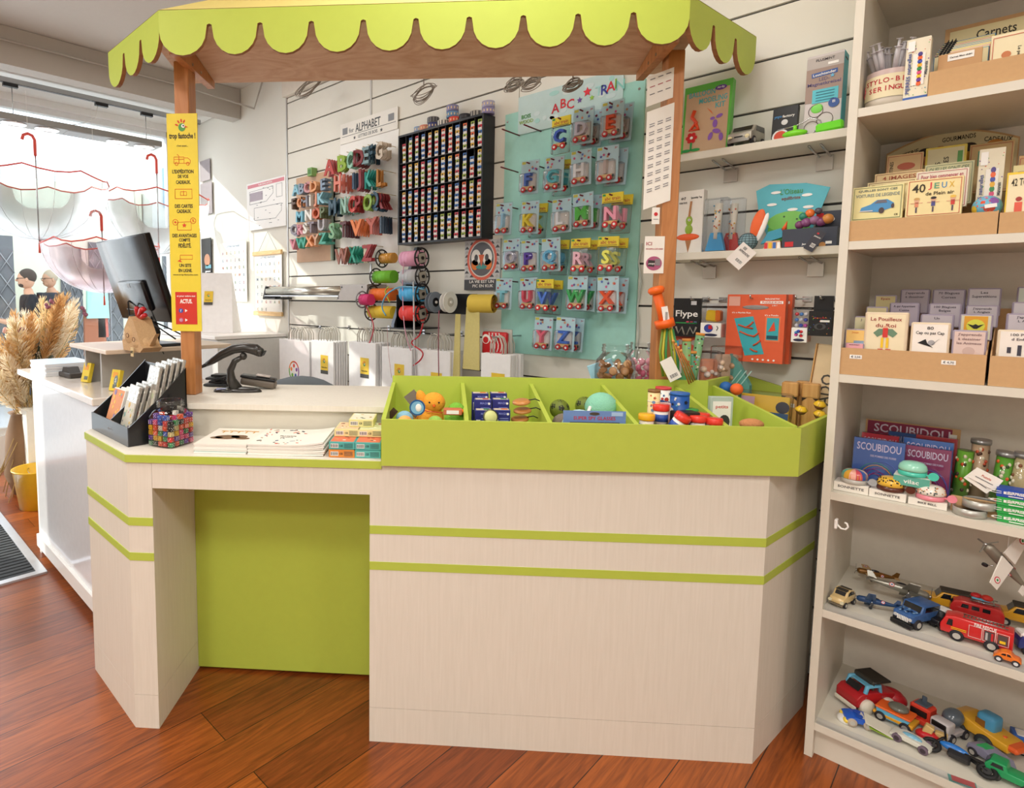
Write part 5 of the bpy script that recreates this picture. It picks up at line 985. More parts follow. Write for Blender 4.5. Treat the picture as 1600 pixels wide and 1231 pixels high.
# ================= RIGHT WALL SHELVES =================
def PB_(px0,py0,px1,py1,Y,th,zfloor=None):
    xm=(px0+px1)/2; ym=(py0+py1)/2; x0=aty(px0,ym,Y).x; x1=aty(px1,ym,Y).x; z1=aty(xm,py0,Y).z; z0=aty(xm,py1,Y).z if zfloor is None else zfloor
    return x0,x1,z0,z1
def pbox(name,lbl,cat,q,Y,th,m,fn=None,zf=None,grp=None,rx=0,rz=0,ry=0,bev=.0008,part='carton'):
    x0,x1,z0,z1=PB_(*q,Y,th,zf); w=x1-x0; h=z1-z0
    t=thing(name,lbl,cat,((x0+x1)/2,Y,z0),rz,grp,rx,ry); b=B(); b.box((0,th/2,h/2),(w,th,h),m,bev); b.build(part,t)
    if fn: b=B(); fn(b,w,h,-.0004); b.build('print',t)
    return t,w,h
S1Z=2.085; S2Z=1.688
for i,(z,xl) in enumerate(((S1Z,-1.07),(S2Z,-1.03))):
    t=thing('wall_shelf',('upper','lower')[i]+' white wall shelf on steel brackets right of the post','shelf',(xl,2.53,z)); b=B(); b.bx(0,-.415-xl,0,.205,-.030,0,WHITE,.002); b.build('shelf_board',t)
    for px in ((1141,1287),(1108,1274))[i]:
        bx_=aty(px,266 if i==0 else 412,2.72).x-xl; b=B(); b.bx(bx_-.026,bx_+.026,.196,.202,-.10,-.045,mat('#b5b1aa',.3,.8)); 
        for s_ in (-.018,.018): b.tube([(bx_+s_,.198,-.05),(bx_+s_-.005,.05,-.033)],.004,STEEL,6)
        b.build('bracket',t)
    
def balloon(b,w,h,y):
    TB=mat('#4ab0b8',.5); b.rect((0,y,h*.46),w*.9,h*.88,mat('#c8a888',.5)); b.text('BALLOON',(-w*.12,y-.001,h*.87),h*.075,TB,w*.55); b.text('MODELING',(w*.12,y-.001,h*.76),h*.075,TB,w*.58); b.text('KIT',(w*.28,y-.001,h*.66),h*.075,TB,w*.2); b.disc((w*.27,y-.001,h*.90),w*.12,PURP,ry=h*.035); b.text('Air-By',(w*.27,y-.002,h*.90),h*.025,WHT,w*.15)
    O=mat('#dd4a24',.35); b.tube([(-w*.25,y-.002,h*.64),(-w*.3,y-.002,h*.55),(-w*.2,y-.002,h*.46),(-w*.32,y-.002,h*.36),(-w*.15,y-.002,h*.36),(-w*.22,y-.002,h*.46)],w*.045,O,6)
    V=mat('#8e62b8',.35)
    for u,v,r1,r2,ro in ((.2,.40,.05,.09,0),(.28,.50,.07,.04,.3),(.14,.48,.05,.035,0),(.24,.29,.09,.05,-.4),(.12,.23,.045,.09,-.3),(.34,.20,.045,.09,.1)): b.disc((w*u,y-.002,h*v),w*r1,V,ry=w*r2,rot=ro)
    for k in range(6): a=2*pi*k/6; b.disc((-w*.28+w*.08*cos(a),y-.002,h*.25+w*.08*sin(a)),w*.045,RED)
    b.disc((-w*.28,y-.003,h*.25),w*.03,WHT)
    for s_ in (-1,1): b.disc((-w*.28+s_*w*.1,y-.002,h*.07),w*.10,GRN,ry=w*.035)
    b.rect((-w*.28,y-.002,h*.12),w*.04,h*.12,GRN); b.poly([(-w*.05,h*.1),(w*.05,h*.04),(w*.1,-h*.02)][::-1],ORG,(w*.05,y-.001,h*.55))
pbox('balloon_kit','orange and green balloon modelling kit box on the upper wall shelf','toy box',(1066,128,1140,236),2.58,.035,mat('#62b84c',.5),balloon,S1Z+.0006,rx=R(-4))
def vehicle(name,lbl,cat,loc,rz,L,Wd,prof,body,roofm=None,wr=.012,wheelx=(.2,.8),win=(),extra=None,grp=None,rx=0,wheelm=None,hub=None,bump=None,stripes=()):
    # prof: side outline (x 0..1 along length, z 0..1 scaled by L)
    t=thing(name,lbl,cat,loc,rz,grp,rx); P=[((u-.5)*L,v*L+wr*.5) for u,v in prof]; b=B(); bm=bmesh.new()
    f0=[bm.verts.new((x,-Wd/2,z)) for x,z in P]; f1=[bm.verts.new((x,Wd/2,z)) for x,z in P]; n=len(P)
    bm.faces.new(f0); bm.faces.new(f1[::-1])
    for i in range(n): bm.faces.new((f0[(i+1)%n],f0[i],f1[i],f1[(i+1)%n]))
    bmesh.ops.recalc_face_normals(bm,faces=bm.faces[:]); bmesh.ops.bevel(bm,geom=bm.edges[:],offset=L*.022,segments=2,profile=.6,affect='EDGES'); b.bmadd(bm,body,True); b.build('body',t)
    wm=mat('#1a1c20',.2,coat=.5)
    if win:
        b=B()
        for poly in win:
            kind,pts=poly[0],poly[1]
            if kind=='s':
                for s_ in (-1,1):
                    q=[((u-.5)*L,s_*(Wd/2+.0006),v*L+wr*.5) for u,v in pts]; b.add(q,[tuple(range(len(q))) if s_>0 else tuple(range(len(q)-1,-1,-1))],wm)
            else:
                (u0,v0),(u1,v1)=pts; k=.40 if len(poly)<3 else poly[2]; dx=(v1-v0); dz=-(u1-u0); ln=math.hypot(dx,dz) or 1; ox=dx/ln*.0014*(1 if kind=='f' else 1); oz=dz/ln*.0014
                if kind=='f': ox,oz=-abs(ox),abs(oz)
                else: ox,oz=abs(ox),abs(oz)
                q=[((u0-.5)*L+ox,-Wd*k,v0*L+wr*.5+oz),((u0-.5)*L+ox,Wd*k,v0*L+wr*.5+oz),((u1-.5)*L+ox,Wd*k,v1*L+wr*.5+oz),((u1-.5)*L+ox,-Wd*k,v1*L+wr*.5+oz)]
                b.add(q,[(0,1,2,3)] if kind=='b' else [(3,2,1,0)],wm)
        b.build('windows',t)
    for u in wheelx:
        for s_ in (-1,1):
            x=(u-.5)*L; y=s_*(Wd/2-wr*.15); b=B(); b.lathe([(wr*.5,-wr*.42),(wr*.92,-wr*.40),(wr,-wr*.25),(wr,wr*.25),(wr*.92,wr*.40),(wr*.5,wr*.42)],wheelm or mat('#26242a',.7),c=(x,y,wr),axis=(0,s_,0),seg=18); b.cyl((x,y+s_*wr*.35,wr),(x,y+s_*wr*.45,wr),wr*.55,hub or mat('#c9c7c2',.3,.5),seg=12); b.build('wheel',t)
    if roofm: b=B(); roofm(b,L,Wd,wr); b.build('roof',t)
    if extra: b=B(); extra(b,L,Wd,wr); b.build('fittings',t)
    return t
VAN=[(0,.08),(.02,.30),(.18,.36),(.30,.52),(.95,.54),(1,.45),(1,.08)]
CARP=[(0,.10),(.02,.24),(.22,.28),(.34,.44),(.70,.45),(.86,.30),(1,.27),(1,.10)]
p=aty(1162,214,2.57)
def grill(b,L,W_,wr):
    x=-L*.5-.002; b.box((x,0,.16*L),(.006,W_*.92,.02),mat('#8f8d86',.3,.6),.002)
    for s_ in (-1,1): b.cyl((x-.003,s_*W_*.36,.22*L),(x+.004,s_*W_*.36,.22*L),.008,mat('#e4d8a8',.2),seg=12)
    b.box((x-.002,0,.23*L),(.002,.03,.006),BLACK)
vehicle('toy_van','silver toy van facing front on the upper wall shelf','toy van',(p.x,2.60,S1Z+.0006),pi/2-.1,.13,.085,VAN,mat('#b9b5ab',.3,.5),None,.016,(.2,.8),[('f',((.19,.38),(.29,.51)),.40),('s',[(.34,.36),(.36,.50),(.9,.51),(.92,.36)])],grill)
def yoyo(b,w,h,y):
    b.text('yoyo',(-w*.28,y,h*.72),h*.07,mat('#4a9ad8',.5),w*.3); b.text('factory',(w*.14,y,h*.72),h*.07,WHT,w*.48); b.disc((0,y,h*.56),w*.13,mat('#d8d8d8',.4)); b.disc((-w*.12,y-.0006,h*.16),w*.34,mat('#e8e8e8',.4)); b.disc((-w*.12,y-.0016,h*.16),w*.26,mat('#d84828',.4))
pbox('yoyo_pack','black yoyo pack with a white and blue heading','toy pack',(1206,165,1245,210),2.60,.025,BLACK,yoyo,S1Z+.0006,rx=R(-6))
def gyro(b,w,h,y):
    b.rect((0,y,h*.62),w,h*.42,mat('#a08a80',.5)); b.rect((0,y,h*.90),w,h*.14,mat('#b8b0ac',.5)); b.text('PLUSMINT',(.0,y-.001,h*.93),h*.03,BLACK,w*.5); b.rect((w*.22,y-.001,h*.87),w*.28,h*.03,WHT)
    b.rect((-.0,y-.001,h*.755),w*.70,h*.055,mat('#3a5a9c',.5),rot=.06); b.text('Leuchtender',(0,y-.002,h*.755),h*.032,WHT,w*.62,rot=.06); b.text('LED-',(0,y-.001,h*.69),h*.04,mat('#6a5a78',.5),w*.28); b.text('Magnetkreisel',(0,y-.001,h*.63),h*.04,mat('#5a5080',.5),w*.9); b.star((w*.22,y-.002,h*.71),w*.07,LBLUE)
    b.rect((w*.05,y-.001,h*.48),w*.7,h*.17,mat('#5cc0d0',.5)); 
    for i in range(4): b.rect((w*.05,y-.002,h*(.53-.035*i)),w*.5,h*.008,mat('#2a6a80',.5))
    b.disc((w*.30,y-.002,h*.37),w*.15,mat('#3a5a9c',.5)); b.text('EI',(w*.30,y-.003,h*.385),h*.03,WHT)
    for cx_,cz,r_ in ((-.18,.30,.2),(.08,.18,.22),(-.28,.10,.2)): b.tube([(w*cx_+w*r_*cos(a),y-.001,h*cz+w*r_*sin(a)) for a in [2*pi*q/18 for q in range(18)]],.001,mat('#5a4a44',.5),4,True)
    b.sph((-w*.15,y,h*.33),(w*.17,.003,w*.15),mat('#7ed85c',.4))
t,w,h=pbox('gyro_box','tall white and brown box of a glowing magnet spinner','toy box',(1259,84,1316,196),2.57,.07,mat('#cfc8c8',.5),gyro,S1Z+.0006)
b=B(); b.rect((w/2+.0004,.035,h*.5),.068,h*.98,mat('#3fa8b8',.5),'yz'); b.text('PLUSMINT',(w/2+.0014,.035,h*.92),h*.02,BLACK,.04,plane='yz'); b.build('side_print',t)
p=aty(1240,208,2.54); t=thing('light_spinner','lime green toy spinner with wire rail on the shelf edge','toy',(p.x,2.555,S1Z)); b=B(); b.sph((0,0,.014),(.04,.018,.013),mat('#7edc2c',.3),18,8); b.cyl((0,0,.02),(0,0,.042),.006,mat('#7edc2c',.3)); b.build('disc',t)
b=B(); b.tube([(-.055,0,.036),(.0,0,.040),(.03,0,.05),(.045,0,.06),(.075,0,.045),(.085,0,.02),(.06,0,.01)],.0022,STEEL,6); b.build('wire_rail',t)
x0=aty(1275,195,2.54).x; x1=aty(1318,190,2.54).x; b=B(); b.box(((x0+x1)/2,2.548,S1Z+.016),(x1-x0,.03,.031),mat('#6fe02c',.3),.006,(0,-.06,0)); solo(b,'toy_launcher','bright lime plastic toy launcher on the right of the upper shelf','toy')
# lower shelf
def spin_top(b,w,h,y):
    b.text('4+7',(-w*.28,y,h*.88),h*.045,BLACK,w*.18); b.text('Spaceship Top',(w*.22,y,h*.88),h*.03,BLACK,w*.42); b.text('PLAN TOYS',(-w*.28,y,h*.81),h*.03,BLACK,w*.3)
    b.sph((-w*.02,y,h*.52),(w*.13,.003,h*.08),mat('#8fae34',.4)); b.sph((-w*.02,y,h*.38),(w*.15,.003,h*.08),mat('#8fae34',.4)); b.disc((0,y-.004,h*.53),w*.05,WHT); b.disc((0,y-.005,h*.53),w*.025,BLACK); b.sph((-w*.05,y,h*.26),(w*.45,.004,h*.055),mat('#e8602c',.4)); b.poly([(-w*.12,0),(w*.12,0),(0,-h*.2)][::-1],mat('#b07a4c',.5),(-w*.02,y,h*.21)); b.rect((0,y-.001,h*.68),w*.08,h*.3,mat('#b07a4c',.5),rot=-.1)
pbox('spaceship_top_box','white box showing a green and orange wooden spaceship top','toy box',(1058,298,1098,388),2.58,.04,mat('#e8e4dc',.5),spin_top,S2Z+.0006)
for i,(px,c,l) in enumerate(((1116,'#4aa0d0','clear box with a blue-bristled patterned brush'),(1140,'#c83a34','clear box with a red brush behind the blue one'))):
    p=aty(px,385,2.56+.05*i); t=thing('brush_box',l,'toy box',(p.x,2.575+.05*i,S2Z+.0006)); b=B(); b.box((0,0,.105),(.085,.045,.21),CLEAR,.002); b.build('clear_box',t); b=B(); b.cyl((0,0,.05),(0.006,0,.19),.014,mat('#efe6d4',.5),seg=14); rn=random.Random(i)
    for k in range(16): b.sph((rn.uniform(-.01,.014),-.0125,rn.uniform(.06,.185)),.0035,mat(rn.choice(['#d86a4a','#5a9ab8','#e8b84a']),.5),6,4)
    b.prism([(-.036,.004),(.036,.004),(.018,.075),(-.018,.075)],-.012,.012,mat(c,.5),'y'); b.build('brush',t)
p=aty(1168,374,2.57); t=thing('patterned_ball','round grey ball with a dark lattice pattern and swing tag','ball',(p.x,2.575,S2Z+.0006)); b=B(); b.sph((0,0,.033),.033,mat('#7fa0a8',.5),20,14); k=mat('#2a2e34',.5)
for i in range(7): z=.006+.009*i; r_=math.sqrt(max(.033**2-(z-.033)**2,1e-6))*1.01; b.tube([(r_*cos(a),r_*sin(a),z) for a in [2*pi*q/20 for q in range(20)]],.0009,k,4,True)
for i in range(8): a=pi*i/8; b.tube([(.0333*cos(a)*cos(s),.0333*sin(a)*cos(s),.033+.0333*sin(s)) for s in [2*pi*q/20 for q in range(20)]],.0008,k,4,True)
b.build('ball',t)
def swingtag(lbl,px,py,Y,w,h,rot,dark=False):
    p=aty(px,py,Y); b=B(); b.M=Matrix.Rotation(rot,4,'Y'); b.bx(-w/2,w/2,-.0008,0,-h/2,h/2,mat('#3c3c46',.5) if dark else mat('#e9e2dc',.6)); barcode(b,(w*.12,-.001,-h*.22),w*.45,h*.18)
    b.text('JANOD' if dark else 'APPRENDRE',(0,-.001,h*.18),w*.13,WHT if dark else mat('#5a5a5c'),w*.7); b.rect((-w*.15,-.001,h*.34),w*.2,w*.16,RED if dark else mat('#9a9894',.5)); solo(b,'swing_tag',lbl,'tag',p)
swingtag('large white swing tag hanging over the lower shelf edge',1158,400,2.515,.065,.085,-.75*-1); swingtag('dark grey swing tag hanging from the bead caterpillar box',1273,376,2.515,.032,.075,.55,True)
def oiseau(b,w,h,y):
    b.rect((0,y,h*.2),w*.8,h*.3,mat('#5cae4c',.5)); b.disc((0,y-.0006,h*.42),w*.42,mat('#7cc25c',.5),ry=h*.16); b.text("L'Oiseau",(-.0,y-.001,h*.88),h*.08,mat('#4a9a5a',.5),w*.42); b.text('equilibriste',(-.0,y-.001,h*.77),h*.05,mat('#8a5a50',.5),w*.36)
    for u,v in ((-.3,.88),(.3,.8),(-.36,.70),(.34,.62),(.05,.6)): b.disc((w*u,y-.001,h*v),w*.1,WHT,ry=h*.022)
    for u,v in ((-.1,.5),(-.05,.35),(.15,.45)): b.disc((w*u,y-.002,h*v),w*.02,mat('#3a5a3a',.5))
t=thing('bird_card','turquoise fan-shaped card reading L Oiseau','toy pack',(aty(1228,360,2.62).x,2.625,S2Z+.0006),0,None,R(-5)); b=B(); b.prism([(-.045,0),(.06,0),(.125,.22),(.05,.245),(-.07,.255),(-.115,.235),(-.10,.15)],0,.004,mat('#5cb8c8',.5),'y'); b.build('card',t); b=B(); b.M=Matrix.Translation((.005,0,0)); oiseau(b,.17,.25,-.0004); b.build('print',t)
t=thing('balancing_bird_toy','wooden balancing bird toy with orange wing in front of the fan card','toy',(aty(1198,375,2.57).x,2.575,S2Z+.0006)); b=B(); b.sph((-.035,0,.10),(.022,.008,.055),mat('#ee6a34',.45),14,8,(0,.25,0)); b.sph((-.018,.001,.085),(.012,.007,.055),WHT,12,8,(0,.3,0)); b.build('wing',t)
b=B(); b.prism([(-.02,.02),(.06,.045),(.045,.075),(.005,.065)],-.01,.01,mat('#3f98b4',.45),'y'); b.cyl((.052,0,.065),(.062,0,.1),.010,mat('#e8602c',.4),.001,12); b.build('body',t)
b=B(); b.prism([(-.01,0),(.05,0),(.045,.03),(.0,.03)],-.012,.012,mat('#d8b088',.5),'y')
for i,c in enumerate(('#d8343c','#f0c030','#3a6cb8','#f4f0ea')): b.rect((.0+.014*i,-.0125,.012),.010,.024,mat(c,.5))
b.build('stand',t)
def janod(b,w,h,y):
    b.rect((-w*.36,y,h*.20),w*.16,h*.26,RED); b.text('Janod',(-.05*w,y,h*.16),h*.09,WHT,w*.22); b.rect((w*.36,y,h*.20),w*.11,h*.14,WHT); b.disc((w*.25,y,h*.09),w*.06,mat('#c08a50',.5))
t,w,h=pbox('caterpillar_box','navy box with a wooden bead caterpillar in its window','toy box',(1222,356,1308,383),2.56,.055,mat('#3c4250',.5),janod,S2Z+.0006)
b=B(); b.bx(w*.05,w*.5,.05,.056,0,.13,mat('#3c4250',.5)); b.rect((w*.12,.0496,.108),.022,.03,RED); b.disc((w*.34,.0494,.10),.008,WHT); b.build('backdrop',t)
b=B()
for x,z,r_,c in ((-.035,h+.015,.015,'#7a3f6a'),(-.015,h+.022,.017,'#8a4f80'),(.01,h+.028,.016,'#9a6a90'),(.03,h+.02,.016,'#7a3f6a'),(.05,h+.030,.018,'#d08a44'),(-.025,h+.045,.014,'#2f8a70'),(-.005,h+.055,.015,'#ee7a34'),(.02,h+.06,.012,'#4f4a58')): b.sph((x,.02,z),r_,mat(c,.35,coat=.3),14,10)
b.build('beads',t)
# ---- packs hanging below the lower shelf
def hookrail(px,py,lbl):
    p=aty(px,py,2.62); b=B(); b.box((p.x,2.733,p.z),(.03,.008,.02),STEEL); b.tube([(p.x,2.735,p.z),(p.x,2.56,p.z),(p.x,2.555,p.z+.012)],.003,STEEL,6); solo(b,'display_hook',lbl,'hook')
for px,py,l in ((1088,468,'steel hook holding the black flype pack'),(1115,468,'steel hook holding the left cube puzzle'),(1180,466,'steel hook holding the orange puzzle run boxes'),(1250,467,'steel hook holding the coloured ball puzzle'),(1288,467,'steel hook holding the black eye-patterned box')): hookrail(px,py,l)
def flype(b,w,h,y):
    b.text('Flype',(0,y,h*.58),h*.16,WHT,w*.82); b.rect((w*.25,y,h*.88),w*.2,h*.1,mat('#c8c8cc',.4)); b.rect((0,y,h*.36),w*.8,h*.03,GRN)
    for i,c in enumerate(('#e05070','#b83a50','#5a6a8a')): b.rect((w*(.05+.14*i),y,h*.38),w*.1,h*.05,mat(c,.5))
    for s_ in (-1,1): b.tube([(s_*w*.05,y,h*.05),(s_*w*.15,y,h*.25),(s_*w*.28,y,h*.08),(s_*w*.38,y,h*.26)],.004,mat('#9a9488',.4),6)
pbox('flype_pack','black pack lettered Flype hanging by the post','toy pack',(1052,466,1094,526),2.60,.02,BLACK,flype)
def rubik(lbl,q,Y,cs,kind=0):
    x0,x1,z0,z1=PB_(*q,Y,.05); w=x1-x0; h=z1-z0; t=thing('cube_puzzle_pack',lbl,'puzzle pack',((x0+x1)/2,Y,z0)); b=B(); b.box((0,.03,h*.21),(w,.06,h*.42),WHT,.001); 
    if kind==0: b.disc((-w*.1,-.0006,h*.26),w*.22,mat('#3a4aa0',.4)); b.poly([(0,0),(w*.2,0),(w*.15,h*.12),(0,h*.1)],RED,(-w*.1,-.0014,h*.24)); b.tube([(w*.30,-.001,h*.2),(w*.36,-.001,h*.28),(w*.30,-.001,h*.33)],.0015,BLACK,5)
    else:
        for i in range(7): b.disc((w*.2*cos(i*.9),-.0008,h*.25+w*.18*sin(i*.9)),w*.12,mat(cs[i%len(cs)],.4))
    b.disc((0,-.0006,h*.07),w*.35,mat('#2a2c4a',.4),ry=h*.04); b.rect((w/2+.0005,.03,h*.2),.05,h*.36,mat('#e8b8b0',.5),'yz'); b.build('carton',t)
    b=B()
    if kind==0: b.box((0,.03,h*.62),(w*.62,.045,h*.32),mat(cs[0],.4),.006,(0,.1,0)); b.box((w*.24,.03,h*.62),(w*.28,.046,h*.33),mat(cs[1],.4),.006)
    else:
        for i in range(3):
            for j in range(3): b.sph((w*(-.28+.28*i),.02,h*(.48+.16*j)),w*.14,mat(cs[(i*2+j*3)%len(cs)],.35),10,8)
    b.build('puzzle',t); b=B(); b.box((0,.03,h*.70),(w*.98,.058,h*.55),CLEAR,.002); b.build('clear_top',t)
rubik('cube puzzle pack with a yellow and orange cube on top',(1095,473,1127,527),2.58,['#ecc22a','#ea7a2c'])
def prun(b,w,h,y):
    b.text('MAGNETIC',(w*.28,y,h*.935),h*.022,WHT,w*.3); b.rect((w*.27,y,h*.885),w*.38,h*.04,WHT); b.text('PUZZLE RUN',(w*.27,y-.001,h*.885),h*.025,mat('#d8502c',.5),w*.35); b.text('2 IN 1',(w*.32,y,h*.84),h*.018,WHT)
    b.rect((-w*.37,y,h*.90),w*.2,h*.14,mat('#e0a898',.4)); b.sph((-.0,y,h*.81),(w*.23,.002,h*.034),mat('#8f8a88',.3)); b.text("it's a Marble Run",(-w*.24,y,h*.73),h*.022,WHT,w*.36); b.text("it's a Puzzle",(w*.28,y,h*.70),h*.022,WHT,w*.28)
    Tq=mat('#3aa8b4',.45); b.poly([(-w*.36,h*.13),(-w*.03,h*.17),(w*.19,-h*.38),(-w*.14,-h*.42)][::-1],Tq,(0,y,h*.51)); b.rect((w*.31,y,h*.50),w*.25,h*.37,mat('#e87a50',.45)); b.rect((w*.31,y-.001,h*.50),w*.20,h*.32,Tq)
    for u0,v0,u1,v1 in ((-.28,.55,-.02,.50),(-.02,.60,-.13,.52),(-.25,.45,.02,.38),(.08,.44,-.02,.38),(.12,.33,.0,.25),(-.05,.20,.08,.16)): b.tube([(w*u0,y-.002,h*v0),(w*(u0+u1)/2,y-.002,h*(v0+v1)/2-.003),(w*u1,y-.002,h*v1)],.0035,mat('#c8502c',.4),5)
    b.poly([(-w*.07,-h*.06),(w*.05,-h*.04),(w*.02,h*.09)],mat('#d84a28',.45),(w*.31,y-.002,h*.52)); b.rect((w*.31,y-.002,h*.38),w*.18,h*.05,mat('#1a4a5a',.5))
    for i in range(5): b.disc((w*(.0+.09*i),y-.001,h*.045),w*.018,WHT)
    b.rect((-w*.3,y,h*.07),w*.25,h*.04,mat('#e09070',.5))
for i,(l,dx) in enumerate((('front orange puzzle run box with a teal marble picture',0),('orange puzzle run box directly behind the front one',10))):
    t,w,h=pbox('puzzle_run_box',l,'puzzle box',(1134+dx,460,1226+dx,566),2.585+.06*i,.03,mat('#e0603a',.45),prun,rz=-.04)
rubik('puzzle pack with coloured balls showing through a clear window',(1237,480,1262,535),2.59,['#e8e4e4','#d8303c','#3a50b8','#4a8ad0','#d050a8'],1)
def eye(b,w,h,y):
    rn=random.Random(5)
    for i in range(34):
        u,v=rn.uniform(-.45,.45),rn.uniform(.08,.8)
        if abs(u)<.25 and .2<v<.55: continue
        b.disc((w*u,y,h*v),w*.018,mat(rn.choice(['#d83a3a','#3a9a4a','#3a6ad0','#e8c030']),.4),seg=6)
    b.disc((0,y,h*.38),w*.25,mat('#4a4a4c',.4),ry=h*.13); b.disc((0,y-.001,h*.38),w*.13,BLACK,ry=h*.10); b.text('SUPER ILLUSION',(0,y,h*.72),h*.035,RED,w*.7); b.rect((w*.2,y-.001,h*.60),w*.4,h*.08,WHT)
t,w,h=pbox('eye_box','black box dotted with colours and a dark eye motif','toy box',(1263,486,1300,525),2.57,.05,BLACK,eye); b=B(); b.bx(-w*.42,w*.42,.04,.043,h,h+.055,BLACK); b.build('hanger',t)
pbox('red_card_pack','red card pack with grey pieces low behind the tube cup','toy pack',(1055,524,1092,560),2.62,.02,mat('#b8452c',.5),lambda b,w,h,y:[b.disc((w*u,y,h*.7),w*.12,mat('#a0988c',.4)) for u in (-.3,0,.3)])
# ================= BOOKCASE CONTENTS =================
def DY(Y): return 2.25+(Y-2.25)*2.5
_pb0=pbox
def pbox(name,lbl,cat,q,Y,*a,**k): return _pb0(name,lbl,cat,q,DY(Y),*a,**k)
KR=mat('#c9a274',.75,var=.06,sc=80)
def ctray(lbl,px0,px1,py0,zf,yf=2.25,d=.15,side=None,grp=None):
    d=d*2.5
    x0=aty(px0,py0+20,yf).x; x1=aty(px1,py0+20,yf).x; h=aty((px0+px1)/2,py0,yf).z-zf; hb=side or h*1.6; t=thing('cardboard_tray',lbl,'tray',(x0,yf,zf+.0006)); w=x1-x0
    B().bx(0,w,0,.003,0,h,KR).build('front_board',t); B().bx(0,w,d-.003,d,0,hb,KR).build('back_board',t)
    for x in (0,w-.003): b=B(); b.prism([(.003,0),(d-.003,0),(d-.003,hb),(.003,h)],x,x+.003,KR,'x'); b.build('side_board',t)
    B().bx(.003,w-.003,.003,d-.003,0,h*.80,KR).build('base',t); return t,w,h
Z1=SZ[5]; Z2=SZ[4]; Z3=SZ[3]; Z4=SZ[2]; Z5=SZ[1]; Z6=SZ[0]
# -- top shelf
p=aty(1388,160,2.32); pot_=thing('syringe_pen_pot','drum of syringe pens with a red cross label','pot',(p.x,2.325,Z1+.0006)); r_=.058
b=B(); b.cyl((0,0,0),(0,0,.028),r_*.98,mat('#cfc4b4',.4,alpha=.9),seg=32); b.cyl((0,0,.088),(0,0,.105),r_*.98,mat('#c9b4b0',.3),seg=32,cap=False); b.cyl((0,0,0),(0,0,.1),r_*.9,mat('#8a3038',.5),seg=24); b.build('drum',pot_)
b=B(); b.cyl((0,0,.025),(0,0,.090),r_,mat('#e6dcb8',.6),seg=36,cap=False); RT=mat('#b8323a',.6)
def cyltext(b,s,z,h,a0,r,m,sp=.95):
    a=a0
    for ch in s:
        if ch!=' ':
            v,f,tw,th_=text_geo(ch); k=h/.72; M=Matrix.Rotation(a,4,'Z')@Matrix.Translation((0,-r-.0004,z))@Matrix.Rotation(pi/2,4,'X')@Matrix.Diagonal((k,k,.02,1)); b.add(v,f,m,False,M)
        a+=h*sp/r
cyltext(b,'STYLO-BILLE',.073,.014,-.95,r_,RT); cyltext(b,'SERINGUE',.050,.014,-.72,r_,RT)
for w_,h_ in ((.010,.034),(.030,.011)): b.M=Matrix.Rotation(-1.35,4,'Z'); b.box((0,-r_,.056),(w_,.002,h_),RED)
b.M=Matrix(); b.build('label',pot_,label='cream label with a red cross')
SY_=mat('#d9d6da',.15,trans=.0,alpha=.55)
rn=random.Random(8)
b=B(); b.cyl((0,0,0),(0,0,.075),.007,SY_,seg=10); b.cyl((0,0,.072),(0,0,.075),.010,SY_,seg=10); b.cyl((0,0,.02),(0,0,.095),.0035,SY_,seg=8); b.cyl((0,0,.093),(0,0,.095),.008,SY_,seg=10); sme=b.mesh('syringe_pen')
for i in range(16):
    a=2*pi*i/10+rn.uniform(-.2,.2); rr_=.018 if i>9 else .040; o=bpy.data.objects.new('syringe_pen',sme); COL.objects.link(o); o.location=(p.x+rr_*.75*cos(a),2.325+rr_*.75*sin(a),Z1+.095); d=Vector((cos(a)*rr_*9,sin(a)*rr_*9,1)); o.rotation_euler=d.to_track_quat('Z','Y').to_euler(); tag(o,'clear syringe-shaped pen standing in the labelled drum','pen','syringe pens in the drum')
def pierres(b,w,h,y):
    rn=random.Random(1)
    for i in range(46): b.disc((rn.uniform(-.46,.46)*w,y,rn.uniform(.1,.96)*h),w*rn.uniform(.015,.035),mat(rn.choice(['#e0604a','#3a3a6a','#4a9ab0','#7a4a9a','#6aae5a']),.5),seg=7)
    b.rect((.06*w,y-.0008,h*.5),w*.50,h*.50,PAPER)
    for i,c in enumerate(('#e8642c','#6a3a9a','#e8c02c','#d84a7a','#2f8a4a','#e8b02c','#3a4aa8','#e8642c','#4a3a8a')): b.disc((w*.1,y-.0016,h*(.27+.058*i)),w*.10,mat(c,.4),ry=h*.036)
    b.text('PIERRES naturelles',(-w*.34,y-.001,h*.45),w*.16,mat('#4a5a9a',.5),h*.72,rot=pi/2); b.rect((-w*.28,y-.0016,h*.88),w*.28,h*.16,WHT); b.rect((0,y-.0008,h*.03),w,h*.08,mat('#3a5fa8',.5)); b.text('Minerals',(w*.36,y-.001,h*.5),w*.12,GI,h*.25,rot=pi/2)
pbox('gem_pencil_box','white confetti box of gemstones beside the syringe drum','box',(1414,60,1452,155),2.26,.03,mat('#e8e0c8',.5),pierres,Z1+.0006)
t,w,h=ctray('brown cardboard tray of spiral notebooks on the top shelf',1452,1625,96,Z1,2.262,.14,.15)
tx=t.location.x
hc=thing('header_card','cream header card with ribbon lettering in the notebook tray','card',(aty(1472,90,2.60).x+.235,2.60,Z1+.004)); hc.scale=(1.45,1,(aty(1490,46,2.60).z-Z1)/.19); b=B(); b.bx(-.16,.17,0,.004,0,.19,KR); b.bx(-.152,.162,-.0012,-.0002,.01,.182,mat('#e6d9a8',.6)); b.text('Carnets',(-.08,-.0013,.165),.018,INK,.06); b.text('off',(.0,-.0013,.165),.02,INK,.03); b.disc((.09,-.0013,.155),.03,mat('#d88a80',.5),ry=.022); b.build('card',hc)
SPc=['#5a9ac0','#e8a0a0','#e8d070','#5a9ac0','#6aa8c8','#e08a9a','#d8c860','#4a88b0']
